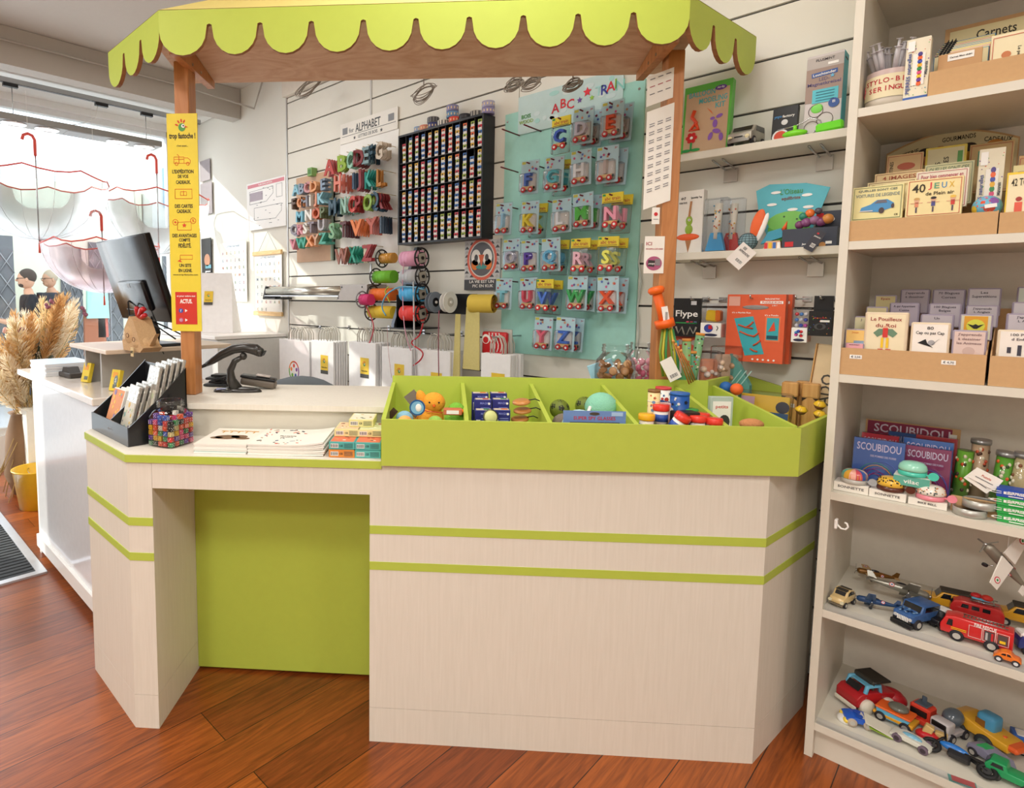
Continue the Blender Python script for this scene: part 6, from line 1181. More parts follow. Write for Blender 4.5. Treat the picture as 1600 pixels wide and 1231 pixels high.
for i,c in enumerate(SPc):
    b=B(); b.box((.0,0,.055),(.115,.010,.11),mat(c,.6),.0015); b.box((0,-.0052,.055),(.111,.0006,.106),mat('#e9dcb0',.6))
    for k in range(3): b.tube([(-.045+.008*k+.0,.007*cos(a)-0,.112+.007*sin(a)) for a in [2*pi*q/10 for q in range(10)]],.0012,BLACK,4,True)
    b.box((-.04,0,.1085),(.03,.0106,.006),BLACK)
    solo(b,'spiral_notebook',['frontmost','second','third','fourth','fifth','sixth','seventh','rearmost'][i]+' small spiral notebook with a coloured edge in the top tray','notebook',(aty(1502+1.5*i,80,2.35+.024*i).x,2.35+.024*i,Z1+.022+.012*i),0,'spiral notebooks in the top tray',R(0))
pbox('kraft_notebook','kraft notebook with a cream title label in the top tray','notebook',(1466,80,1534,110),2.270,.008,mat('#c4996a',.6),lambda b,w,h,y:(b.rect((w*.02,y,h*.86),w*.6,h*.20,PAPER),b.text('Carnet Mon chéri',(w*.02,y-.001,h*.86),h*.05,INK,w*.5)),Z1+.03,part='cover')
def cardp(b,w,h,y,c='#c8503c'):
    for sx,sy in ((0,.94),(0,.06)): b.rect((0,y,h*sy),w*.88,h*.01,mat(c,.5))
    for sx in (-.44,.44): b.rect((w*sx,y,h*.5),w*.015,h*.88,mat(c,.5))
pbox('card_game_box','cream card box with small drawings in the top tray','card game',(1548,50,1612,100),2.275,.02,CREAM,lambda b,w,h,y:(cardp(b,w,h,y),b.text('Le petit',(w*.2,y,h*.6),w*.08,INK,h*.3,rot=-pi/2),b.disc((-w*.1,y,h*.6),w*.12,mat('#c87a4a',.5)),b.disc((0,y,h*.35),w*.1,mat('#a8b84a',.5)),b.rect((-w*.2,y,h*.35),w*.1,h*.12,BLACK)),Z1+.0045)
# -- second shelf: game boxes in arch display
t,w,h=ctray('brown cardboard display tray of vintage style games with an arched header',1325,1558,338,Z2,2.25,.165,.13)
tx=t.location.x; tw_=w
ah=thing('arched_header','arched cream header reading papeterie gourmands cadeaux','sign',((aty(1384,250,2.66).x+aty(1592,235,2.66).x)/2,2.668,Z2+.005)); ah.scale=((aty(1592,235,2.66).x-aty(1384,250,2.66).x)/(tw_-.02),1,(aty(1505,203,2.66).z-Z2)/.265); N=20; pts=[(-tw_/2+.01,.0),(tw_/2-.01,.0)]+[(tw_/2-.01-(tw_-.02)*i/N,.215+.05*sin(pi*(.1+.8*(1-i/N)))**1) for i in range(N+1)]
b=B(); b.prism(pts,0,.003,KR,'y'); b.prism([(x*.98,z*.985) for x,z in pts],-.001,-.0002,mat('#dccfa4',.6),'y'); 
b.text('PAPETERIE',(-tw_*.32,-.0012,.222),.010,INK,.065,rot=.22); b.text('GOURMANDS',(.02,-.0012,.246),.010,INK,.075,rot=.03); b.text('CADEAUX',(tw_*.33,-.0012,.232),.010,INK,.06,rot=-.12)
for x,c,hr in ((-.055,'#d88a6a','#2c2420'),(-.02,'#c8503c','#a83a2c'),(.045,'#d8a03c','#3a2c20'),(.10,'#e8b890','#d08a3c')): b.disc((x,-.0012,.212),.020,mat(c,.6)); b.disc((x,-.0018,.222),.018,mat(hr,.6),ry=.010)
b.build('header',ah)
def frame(b,w,h,y,c): 
    m=mat(c,.5)
    for v in (.04,.96): b.rect((0,y,h*v),w*.92,.0012,m)
    for u in (-.46,.46): b.rect((w*u,y,h*.5),.0012,h*.92,m)
def voit(b,w,h,y):
    frame(b,w,h,y,'#6a7a5a'); b.text('QUELLES SONT CES',(0,y,h*.87),h*.06,mat('#5a6a6a',.5),w*.75); b.text('VOITURES DE LEGENDE',(0,y,h*.73),h*.09,mat('#7a8a8a',.5),w*.85); BC=mat('#4a90c4',.4)
    b.poly([(-w*.33,-h*.1),(-w*.30,h*.02),(-w*.12,h*.10),(0,h*.22),(w*.2,h*.22),(w*.33,h*.1),(w*.33,-h*.02),(w*.05,-h*.14)][::-1][::-1],BC,(0,y,h*.36)); b.poly([(-w*.05,0),(w*.02,h*.09),(w*.18,h*.09),(w*.2,0)][::-1][::-1],mat('#6a6a78',.3),(0,y-.0006,h*.48)); b.disc((w*.10,y-.001,h*.26),w*.055,mat('#4a3a3c',.4),ry=h*.09); b.disc((w*.31,y-.001,h*.38),w*.03,mat('#4a3a3c',.4),ry=h*.07); b.rect((-w*.2,y-.001,h*.27),w*.26,h*.03,mat('#c9c9c9',.3)); b.text('CE',(w*.38,y,h*.12),h*.05,INK)
def jeux(b,w,h,y):
    frame(b,w,h,y,'#c84a3c'); b.text('40',(-w*.28,y,h*.76),h*.22,INK,w*.24)
    for ch,x,c in (('J',-.08,'#d8404c'),('E',.04,'#5a9a7a'),('U',.17,'#4a88b8'),('X',.30,'#d8b03c')): b.text(ch,(w*x,y,h*.80),h*.15,mat(c,.5),w*.09)
    b.text('de Plein air',(w*.10,y,h*.60),h*.09,INK,w*.5)
    for i,(u,c,hc_) in enumerate(((-.3,'#d88a6a','#c8a060'),(0,'#4a4a8a','#2a2024'),(.34,'#c83a34','#e8c050'))): x=w*u; b.disc((x,y,h*.44),h*.055,mat('#e0b090',.5)); b.disc((x,y-.0006,h*.48),h*.06,mat(hc_,.5),ry=h*.035); b.rect((x,y,h*.33),w*.07,h*.13,mat(c,.5)); b.rect((x,y,h*.37),w*.22,h*.02,mat('#e0b090',.5)); b.rect((x,y,h*.18),w*.03,h*.14,mat('#5a4a5a',.5))
def two(t1,t2,c='#8a4a34',fc='#8a5a4a'):
    def f(b,w,h,y):
        frame(b,w,h,y,fc); b.text(t1,(0,y,h*.85),h*.10,mat(c,.5),w*.8)
        if t2: b.text(t2,(0,y,h*.66),h*.10,mat(c,.5),w*.8)
    return f
GB=[('cream game box with a blue sports car picture',(1331,290,1411,343),2.257,.018,'#e6dca0',voit),('cream game box reading 40 jeux de plein air',(1416,278,1504,337),2.258,.03,'#ecdca4',jeux),
('cream game box behind the sports car game',(1354,282,1430,330),2.282,.014,'#e8d8a8',two('Dessiner soi meme','','#b89858')),('white game box with a red heading behind the 40 jeux box',(1430,265,1512,325),2.292,.022,'#f0e6d4',two('Pour bien commencer en','','#b84a5a','#b84a5a')),
('cream game box with a brown heading 4 images',(1365,268,1443,325),2.302,.016,'#e2c898',two('4 IMAGES','','#a05030')),('pale green game box reading quelles sont ces',(1443,254,1520,320),2.322,.016,'#dcd8ac',two('QUELLES SONT CES','','#7a8a70','#7a8a70')),
('tan game box with a red dog drawing',(1384,240,1440,310),2.345,.016,'#d8b888',lambda b,w,h,y:(frame(b,w,h,y,'#b04a3c'),b.disc((w*.05,y,h*.72),w*.25,mat('#b85a3c',.5),ry=h*.08),b.text('ENFANTINES',(-w*.36,y,h*.6),w*.1,INK,h*.5,rot=pi/2))),
('yellow edged game box with vertical lettering BRES',(1444,228,1508,305),2.352,.016,'#dcc85a',lambda b,w,h,y:(b.rect((0,y,h*.5),w*.88,h*.92,mat('#d8d0a8',.5)),b.text('LES',(-w*.18,y-.001,h*.6),w*.12,INK,h*.3,rot=pi/2),b.text('BRES',(.02*w,y-.001,h*.65),w*.12,INK,h*.35,rot=pi/2),b.rect((w*.35,y-.001,h*.7),w*.12,h*.35,mat('#5a9a50',.5)))),
('tan framed game box at the back right of the arched display',(1513,222,1582,300),2.375,.016,'#d8bc88',lambda b,w,h,y:(frame(b,w,h,y,'#c05a4a'),b.rect((-w*.2,y,h*.7),w*.2,h*.3,mat('#6aae8a',.5))))]
for l,q,Y,th,c,fn in GB: pbox('game_box',l,'game box',q,Y,th,mat(c,.6),fn,None,rx=R(-2))
pbox('gem_pencil_box','confetti printed gemstone box standing above the small globe','box',(1527,230,1568,320),2.30,.02,mat('#e8e0c8',.5),pierres,Z2+.02,rx=R(-4))
p=aty(1542,325,2.30); t=thing('small_globe','small toy globe on a red base in the game tray','globe',(p.x,2.30,Z2+.03)); b=B(); b.sph((0,0,.048),.031,mat('#6ab0cc',.4),24,16)
for v,c,s_ in (((-.3,-1,.4),'#d8502c',.5),((.2,-1,-.2),'#c8503c',.4),((.5,-.8,.5),'#8a5aa8',.35),((-.8,-.5,-.2),'#d8b83c',.35),((-.1,-.6,.9),'#c890b8',.5)): v=Vector(v).normalized(); b.lathe([(.0001,.0318),(.031*s_,.031*math.sqrt(1-s_*s_)*1.02)],mat(c,.4),c=(0,0,.048),axis=v,seg=7,cap=False)
b.build('globe',t); B().lathe([(.024,0),(.024,.008),(.012,.014),(.010,.02)],RED,seg=24).build('base',t); b=B(); b.box((.008,-.0315,.048),(.024,.001,.010),WHT,0,(0,-.12,.2)); b.build('price_label',t)
t,w,h=ctray('second cardboard tray on the game shelf, cut by the picture edge',1561,1700,328,Z2,2.25,.165,.10)
pbox('game_box','yellow game box reading 42 to at the right edge','game box',(1572,266,1660,326),2.26,.02,mat('#e8c83c',.5),lambda b,w,h,y:(b.rect((0,y,h*.5),w*.94,h*.92,CREAM),b.text('42 TOURS',(-w*.16,y-.001,h*.83),h*.12,INK,w*.5),b.disc((-w*.25,y-.001,h*.55),w*.06,mat('#a83a34',.5)),b.rect((-w*.25,y-.001,h*.42),w*.14,h*.16,mat('#e0604a',.5)),b.rect((-w*.27,y-.001,h*.27),w*.13,h*.14,mat('#6a5ab0',.5)),b.rect((-w*.25,y-.001,h*.14),w*.03,h*.14,mat('#6a3a2c',.5))),Z2+.004)
pbox('game_box','purple starry game box behind the yellow one','game box',(1582,255,1660,300),2.30,.02,mat('#e0d49c',.5),lambda b,w,h,y:b.rect((0,y,h*.75),w*.8,h*.3,PURP),Z2+.02); pbox('game_box','tan game box rearmost at the right edge','game box',(1590,240,1660,300),2.34,.02,mat('#d8b078',.5),lambda b,w,h,y:frame(b,w,h,y,'#c05a4a'),Z2+.03)
# -- third shelf: small square books
t,w,h=ctray('brown cardboard tray of small square joke and card books',1308,1541,549,Z3,2.25,.165,.205)
b=B()
for x,tx_ in ((.045,'€ 3,50'),(w-.075,'€ 4,70')): b.box((x,-.0006,h*.68),(.030,.001,.012),WHT); b.text(tx_,(x,-.0014,h*.68),.006,GI)
b.build('price_label',t)
def bk(lbl,q,Y,c,lines,zf=None,th=.014,film=True,extra=None,ink='#4a4450'):
    def f(b,w,h,y):
        b.rect((0,y,h*.5),w*.88,h*.9,mat(c,.5))
        for i,s in enumerate(lines): b.text(s,(0,y-.001,h*(.84-.15*i)),h*.085,mat(ink,.5),w*.72)
        if extra: extra(b,w,h,y-.001)
    t,w,h=pbox('pocket_book',lbl,'book',q,Y,th,mat('#a79db0' if film else '#e6d4b8',.4),f,zf,bev=.003)
    return t
jester=lambda b,w,h,y:(b.disc((0,y,h*.65),w*.05,mat('#e0b090',.5)),b.poly([(-w*.28,h*.02),(-w*.16,h*.12),(w*.16,h*.12),(w*.28,h*.02),(w*.18,-h*.08),(w*.08,-h*.02),(-w*.08,-h*.02),(-w*.18,-h*.08)][::-1],mat('#6a8a70',.5),(0,y,h*.49)),b.rect((0,y-.001,h*.52),w*.12,h*.22,mat('#d03a34',.5)),b.rect((-w*.06,y-.001,h*.28),w*.06,h*.24,YEL),b.rect((w*.06,y-.001,h*.28),w*.06,h*.24,YEL),b.rect((-w*.09,y-.001,h*.12),w*.12,h*.03,RED),b.rect((w*.09,y-.001,h*.12),w*.12,h*.03,RED))
bat=lambda b,w,h,y:(b.rect((0,y,h*.5),w*.7,h*.85,mat('#e0a030',.5)),b.disc((0,y-.001,h*.55),w*.28,mat('#d8d84a',.5)),b.poly([(-w*.25,h*.08),(-w*.08,h*.03),(0,h*.08),(w*.08,h*.03),(w*.25,h*.08),(w*.05,-h*.1),(-w*.05,-h*.1)][::-1],BLACK,(0,y-.002,h*.55)))
blk2=lambda b,w,h,y:(b.disc((0,y,h*.25),w*.28,mat('#2c2c30',.5),ry=h*.1))
zb=Z3+.004
bk('large cream card game box reading Le Pouilleux du Roi',(1350,488,1418,554),2.262,'#efe2c0',['Le Pouilleux','du Roi'],None,.028,False,jester,'#9a3a34')
bk('cream book reading 80 Cap ou pas Cap',(1422,504,1484,558),2.262,'#f2ece4',['80','Cap ou pas Cap'],None,.022,False,lambda b,w,h,y:(b.poly([(-w*.3,0),(-w*.1,h*.12),(-w*.05,0),(w*.1,-h*.12)][::-1],BLACK,(0,y,h*.4)),b.disc((w*.05,y,h*.42),w*.09,mat('#a8a8ac',.5)),b.poly([(0,0),(w*.04,h*.02),(w*.2,h*.2)],BLACK,(w*.05,y,h*.35))),'#3a3a40')
bk('pinkish wrapped book about drawing animals at the front right',(1487,516,1542,560),2.262,'#dcc4bc',["J'apprends",'à dessiner','les Animaux'],None,.02,True,lambda b,w,h,y:b.disc((0,y,h*.25),w*.18,mat('#cbb0a8',.5)),'#8a7070')
bk('orange and blue mini card book at the front left',(1320,514,1352,548),2.264,'#f0c878',['Jeux'],None,.012,True,lambda b,w,h,y:b.rect((w*.2,y,h*.35),w*.5,h*.25,mat('#8aa0b8',.5)),'#d88a3a')
bk('pink mini book reading mon pouet in front of the orange one',(1320,536,1350,552),2.257,'#e8a8b0',['BON POINT'],None,.005,True)
bk('cream mini book behind the orange one on the left',(1334,494,1356,530),2.29,'#e4dcb4',['J'],None,.012)
bk('beige wrapped book with a white top edge',(1352,479,1386,520),2.315,'#d8cca0',[''],None,.012); bk('olive wrapped book with red vertical lettering at the back left',(1366,461,1400,500),2.345,'#cdbf8a',['Epais'],None,.012,ink='#a03a34')
bk('grey wrapped book about drawing animals in the back row',(1406,452,1452,490),2.36,'#b9aeb8',["J'apprends",'à dessiner'],None,.03)
bk('grey wrapped book reading 70 blagues corses',(1456,452,1508,492),2.36,'#bfb6c0',['70 Blagues','Corses'],None,.03,True,blk2); bk('white wrapped book about superstitions in the back row',(1511,450,1564,494),2.355,'#cfc9cf',['Les','Superstitions'],None,.03,True,blk2)
bk('grey wrapped book asking a qui appartient',(1389,473,1436,510),2.325,'#b4a9b8',['A qui Appartient','Cette'],None,.028); bk('grey wrapped book reading 100 blagues belges',(1450,474,1502,512),2.325,'#bcb3bd',['100 Blagues','Belges'],None,.028,True,blk2)
bk("grey wrapped book about learning English",(1508,477,1560,512),2.325,'#c4bcc2',["J'apprends",'L Anglais'],None,.028); bk('grey wrapped book with large letters un',(1437,491,1490,530),2.295,'#bdb4bc',['Un'],None,.02); bk('yellow orange book with a black bird silhouette',(1498,491,1551,532),2.292,'#d8d4bc',[''],None,.02,True,bat)
t,w,h=ctray('second cardboard tray of small books, cut by the picture edge',1545,1700,560,Z3,2.25,.165,.205)
fam=lambda b,w,h,y:[b.rect((w*u,y,h*.32),w*.08,h*v,mat('#3c3a48',.5)) for u,v in ((-.25,.2),(-.05,.35),(.15,.42))]
bk('white book reading 100 perles d enfants at the right edge',(1557,516,1640,563),2.262,'#efe8e0',['100 Perles','d Enfants'],None,.02,False,fam); bk('grey wrapped book about English beginners at the right edge',(1571,490,1640,530),2.295,'#c4bcc4',["J'apprends",'L Anglais'],None,.02); bk('grey wrapped book with large letters no',(1580,472,1640,510),2.325,'#c8c2c8',['Non'],None,.02); bk('pale green wrapped book rearmost at the right edge',(1588,448,1640,490),2.355,'#d0d8cc',['10'],None,.02)
# -- fourth shelf
def scoub(b,w,h,y,c2=None):
    b.text('SCOUBIDOU',(0,y,h*.84),h*.15,mat('#d8cde0',.5),w*.86); b.text('DES POMMES DES POIRES',(w*.1,y,h*.66),h*.04,mat('#d0c8e0',.5),w*.5); rn=random.Random(int(w*1e5))
    for i in range(7): c=rn.choice(['#8a3a8a','#e0a030','#4a6ac0','#b03a6a','#3a9a8a']); x=w*rn.uniform(-.1,.1); b.tube([(x+w*.42*cos(a)*(.5+.09*i),y-.001,h*.05+h*.5*sin(a)*(.5+.09*i)) for a in [pi*q/12 for q in range(13)]],.0015,mat(c,.4),4)
dz=thing('display_carton','brown carton holding the braiding string packs','carton',(aty(1350,700,2.64).x,2.55,Z4+.0006)); xw=aty(1498,715,2.64).x-dz.location.x; dz.scale=(1,1,(aty(1420,662,2.64).z-Z4)/.29)
b=B(); b.bx(0,xw,.088,.092,0,.29,KR); b.bx(0,xw,0,.003,0,.05,KR); b.build('carton',dz); b=B(); b.bx(.006,xw-.02,.086,.0878,.02,.285,mat('#8a2446',.5)); b.text('SCOUBIDOU',(xw*.5,.0855,.25),.045,mat('#d8c8d8',.5),xw*.8); b.rect((xw*.93,.0855,.235),.018,.05,PAPER); b.build('header',dz)
SC=[('blue braiding string pack front left',(1331,688,1412,762),2.300,'#3a62a8'),('magenta braiding string pack front right',(1411,700,1485,765),2.315,'#8c2c5c'),('blue braiding string pack second row right',(1409,688,1488,750),2.335,'#3a6cb4'),('red braiding string pack behind the blue left one',(1343,679,1402,750),2.345,'#c8303c'),('red braiding string pack behind the blue right one',(1428,683,1494,750),2.36,'#c43a3c'),('blue braiding string pack at the very back',(1385,677,1440,745),2.385,'#2f5c9c')]
for l,q,Y,c in SC:
    t,w,h=pbox('string_pack',l,'craft pack',q,Y,.006,mat(c,.45),scoub,Z4+.004,rx=R(-4)); b=B(); b.box((0,.002,h/2),(w*1.04,.014,h*1.03),CLEAR,.002); b.build('film',t)
def bell(lbl,px,py,topc,basec,dots,boxl,q,text,lever=True,bc='#ece6dc',side='#ece6dc',levc=None,bz=Z4):
    Y=2.262; t2,w,h=pbox('bell_box',boxl,'box',q,Y,.06,mat(bc,.5),lambda b,w,h,y:(b.rect((0,y,h*.5),w*.98,h*.94,mat(side,.5)),b.text(text,(0,y-.001,h*.55),h*.28,mat('#4a4444',.5) if side!='#5fae9c' else WHT,w*.82 if text!='vilac' else w*.45)),bz+.0006)
    p=t2.location; t=thing('bicycle_bell',lbl,'bicycle bell',(p.x+.004,p.y+.026,p.z+h+.0006)); r=.034
    b=B(); b.lathe([(r*.96,0),(r,.004),(r*.98,.014)],mat(basec,.35,coat=.3),seg=28); b.build('base',t)
    b=B(); b.lathe([(r*.98,.015),(r*1.0,.022),(r*.92,.032),(r*.7,.039),(r*.35,.042),(.0001,.0425)],mat(topc,.3,coat=.5),seg=32)
    rn=random.Random(len(lbl))
    if dots=='stripe':
        SC_=['#48b8a8','#e0a838','#e8a898','#c84a58','#3a5aa0','#e8c0a0']; PRF=[(r*.985,.015),(r*1.005,.022),(r*.925,.0322),(r*.705,.0393),(r*.355,.0424),(.0002,.0429)]
        for i in range(12):
            a0,a1=2*pi*i/12-2.9,2*pi*(i+1)/12-2.9; vs=[(q*cos(a),q*sin(a),z) for q,z in PRF for a in (a0,(a0+a1)/2,a1)]
            b.add(vs,[(3*j+k,3*j+k+1,3*j+4+k,3*j+3+k) for j in range(5) for k in range(2)],mat(SC_[i%6],.3,coat=.5),True)
    elif dots:
        for i in range(44):
            a=rn.uniform(pi,2*pi); k=rn.uniform(.0,1); rr_=r*(1.0-.30*k*k); z=.019+.021*k; b.sph((rr_*cos(a),rr_*sin(a),z),.0022,mat(rn.choice(dots),.4),6,4)
    b.build('dome',t)
    if topc=='#f0c0a8x': pass
    if lever: b=B(); b.tube([(r*.8,-.01,.010),(r*1.25,-.014,.012)],.003,mat(levc or basec,.35),6); b.cyl((r*1.4,-.019,.014),(r*1.4,-.013,.014),.011,mat(levc or basec,.35),seg=18); b.build('lever',t)
bell('striped orange, teal and pink bicycle bell on the left','','','#d89a34','#b9b5ae','stripe','white bell box reading sonnette, leftmost',(1302,756,1357,772),'SONNETTE',True,levc='#a5a8aa')
bell('yellow bicycle bell with black dots','','','#e8b83a','#5a2a1c',['#1c1a18'],'white bell box reading sonnette, second from left',(1357,768,1416,786),'SONNETTE')
bell('white patterned bicycle bell with a pink base','','','#ece4d8','#e88a98',['#d0604a','#3a4a4a','#c8a070'],'white bell box reading bike bell',(1418,782,1480,798),'BIKE BELL')
bb_=thing('bell_box','teal bell box reading vilac resting on the lower bell boxes','box',(aty(1417,750,2.275).x,2.29,Z4+.0006)); b=B(); q=aty(1427,755,2.275); hz=q.z-Z4; 
b.bx(-.032,.05,-.005,.06,hz-.014,hz+.014,mat('#e6e2d8',.5)); b.bx(-.032,.05,-.0056,-.005,hz-.014,hz+.014,mat('#5fae9c',.5)); b.text('vilac',(.009,-.0062,hz),.012,WHT,.035); b.build('carton',bb_); b=B(); b.bx(-.02,.04,.01,.055,0,hz-.0145,mat('#b9b2a4',.5)); b.build('lower_carton',bb_)
t=thing('bicycle_bell','mint green bicycle bell on the teal box','bicycle bell',(aty(1417,750,2.275).x+.008,2.315,Z4+hz+.0152)); r=.034
B().lathe([(r*.96,0),(r,.004),(r*.98,.014)],mat('#4cc8b0',.35,coat=.3),seg=28).build('base',t); B().lathe([(r*.98,.015),(r*1.0,.022),(r*.92,.032),(r*.7,.039),(r*.35,.042),(.0001,.0425)],mat('#9adcc4',.25,coat=.5),seg=32).build('dome',t)
b=B(); b.tube([(r*.8,-.01,.008),(r*1.25,-.014,.008)],.003,mat('#4cc8b0',.35),6); b.cyl((r*1.42,-.019,.008),(r*1.42,-.013,.008),.012,mat('#4cc8b0',.35),seg=18); b.build('lever',t)
def vtube(lbl,px,py0,py1,Y,body,cap,cols,seed,lean=0,r=.018):
    Y=DY(Y)-.05; r=r*1.1
    p=aty(px,(py0+py1)/2,Y); z1=aty(px,py0,Y).z; t=thing('specimen_tube',lbl,'tube',(p.x,Y,Z4+.0006),0,None,0,lean); h=z1-Z4
    b=B(); b.cyl((0,0,0),(0,0,h-.012),r*.96,mat(body,.4),seg=20); rn=random.Random(seed)
    for i in range(18): a=rn.uniform(-2.7,-.4); b.sph((r*.95*cos(a),r*.95*sin(a),rn.uniform(.1,.85)*h),(.005,.002,.006),mat(rn.choice(cols),.4),6,4)
    b.build('label_sleeve',t); b=B(); b.cyl((0,0,0),(0,0,h-.010),r,CLEAR,seg=20); b.build('clear_tube',t)
    if cap: b=B(); b.cyl((0,0,h-.014),(0,0,h),r*1.12,mat('#a9aaac',.3,.7),seg=24); b.cyl((0,0,h-.009),(0,0,h-.007),r*1.16,mat('#a9aaac',.3,.7),seg=24); b.build('screw_cap',t)
vtube('green printed tube without cap behind the tins',1502,697,760,2.36,'#7ab83c',False,['#e0602c','#4a3a2c','#e8e0c0'],1,R(3)); vtube('tall brown and cream tube with a silver cap',1531,686,745,2.37,'#d8b894',True,['#5a3a2c','#c85030','#efe2c8'],2,0,.019)
vtube('green printed tube with a silver cap leaning right',1562,704,760,2.35,'#6ab038',True,['#e0602c','#e8e0c8','#3a5a2c'],3,R(4)); vtube('cream printed tube with a silver cap at the right',1588,706,755,2.35,'#cdb98a',True,['#8a5a3c','#efe6d0'],4,R(5)); vtube('green striped tube just behind the first green one',1514,700,755,2.385,'#8aa050',False,['#e8e0c0'],5)
x0=aty(1488,760,2.31).x; b=B(); b.bx(x0,x0+.125,2.305,2.308,Z4,Z4+.045,KR); b.bx(x0,x0+.125,2.308,2.40,Z4,Z4+.003,KR); solo(b,'low_carton','low brown carton in front of the printed tubes','carton')
for l,px,py,ro in (('white card leaning on the tubes behind the tins',1540,748,.45),('second white card tucked under the first',1532,752,.62)):
    p=aty(px,py,2.30 if ro<.5 else 2.303); b=B(); b.M=Matrix.Rotation(ro,4,'Y'); b.bx(-.03,.03,-.0008,0,-.018,.018,PAPER); b.text('Puzzle',(.0,-.001,.004),.006,mat('#c86a5a')); b.rect((0,-.001,-.006),.04,.002,GI); solo(b,'label_card',l,'card',p)
for l,px,z,dx in (('lower round tin near the front of the shelf',1515,Z4+.0006,0),('upper round tin resting half on the lower one',1530,Z4+.024,.0)):
    p=aty(px,795,2.275 if z<Z4+.01 else 2.30); t=thing('round_tin',l,'tin',(p.x,2.287 if z<Z4+.01 else 2.30,z),0,None,0,R(0 if z<Z4+.01 else 0)); b=B(); b.lathe([(.034,0),(.036,.001),(.036,.022),(.0345,.022),(.0345,.003),(.0001,.003)],mat('#b9b8b2',.35,.5),seg=32); b.build('tin',t); b=B(); b.cyl((0,0,.017),(0,0,.019),.034,CLEAR,seg=28); b.cyl((0,0,.010),(0,0,.012),.034,mat('#9c8474',.6),seg=28); b.build('window',t)
for i,(c,l) in enumerate((('#2aa04a','bottom green surprise box'),('#2aa04a','second green surprise box'),('#2fa852','third green surprise box'),('#2a4fb0','blue surprise box on the green ones'),)):
    t,w,h=pbox('surprise_box',l,'box',(1560,777-16*i,1640,790-16*i),2.262,.05,mat(c,.4),None,Z4+.0006+.0228*i)
    for o in t.children: pass
    t.location.z=Z4+.0006+.0232*i; t.scale.z=.0225/h
    b=B(); b.text('CE',(-w*.42,-.0006,h*.55),h*.3,WHT); b.text('SURPRISE',(-w*.10,-.0006,h*.6),h*.32,WHT,w*.34,bold=1); b.rect((-w*.1,-.0006,h*.2),w*.3,h*.1,WHT); b.build('print',t)
p=aty(1300,818,2.25); b=B(); b.box((p.x+.003+.006,2.262,p.z),(.008,.022,.03),WHT,.002); b.tube([(p.x+.010,2.26,p.z),(p.x+.022,2.26,p.z-.012),(p.x+.034,2.26,p.z-.012),(p.x+.040,2.26,p.z-.002),(p.x+.036,2.26,p.z+.008),(p.x+.030,2.26,p.z+.009)],.003,WHT,8); solo(b,'plastic_hook','white plastic hook inside the bookcase side','hook')
# -- fifth shelf: cars and planes
def G(px,py,z): return atz(px,py,z)
z5=Z5+.0006; z6=Z6+.0006
for zz_,l in ((Z5,'clear plastic lip along the car shelf'),(Z6,'clear plastic lip along the bottom shelf')):
    b=B(); b.bx(-.355,.84,2.249,2.2505,zz_,zz_+.022,CLEAR); solo(b,'shelf_lip',l,'shelf lip')
def soft(b,L,W_,wr):
    b.box((.06*L,0,.49*L),(.42*L,W_*.8,.02*L+.002),mat('#2c2620',.7),.002)
DC2=[(0,.10),(.0,.20),(.06,.30),(.26,.34),(.36,.50),(.55,.56),(.80,.50),(.95,.30),(1,.12)]
def lamp2(b,L,W_,wr):
    for s_ in (-1,1): b.cyl((-L*.5-.004,s_*W_*.42,.24*L),(-L*.5+.004,s_*W_*.42,.24*L),.005,mat('#e0d8b8',.2),seg=10)
    b.box((-L*.5-.001,0,.13*L),(.004,W_*.98,.006),mat('#8a8070',.3,.6)); b.box((.05*L,0,.555*L+.003),(.42*L,W_*.8,.004),mat('#33302a',.7),.0015)
vehicle('toy_car','cream vintage toy car with a dark roof facing front left','toy car',(-.322,2.335,z5),R(75),.085,.040,DC2,mat('#dcc088',.35,coat=.4),None,.010,(.18,.82),[('f',((.27,.36),(.36,.49)),.36),('s',[(.36,.36),(.40,.48),(.56,.53),(.76,.48),(.84,.36)])],lamp2)
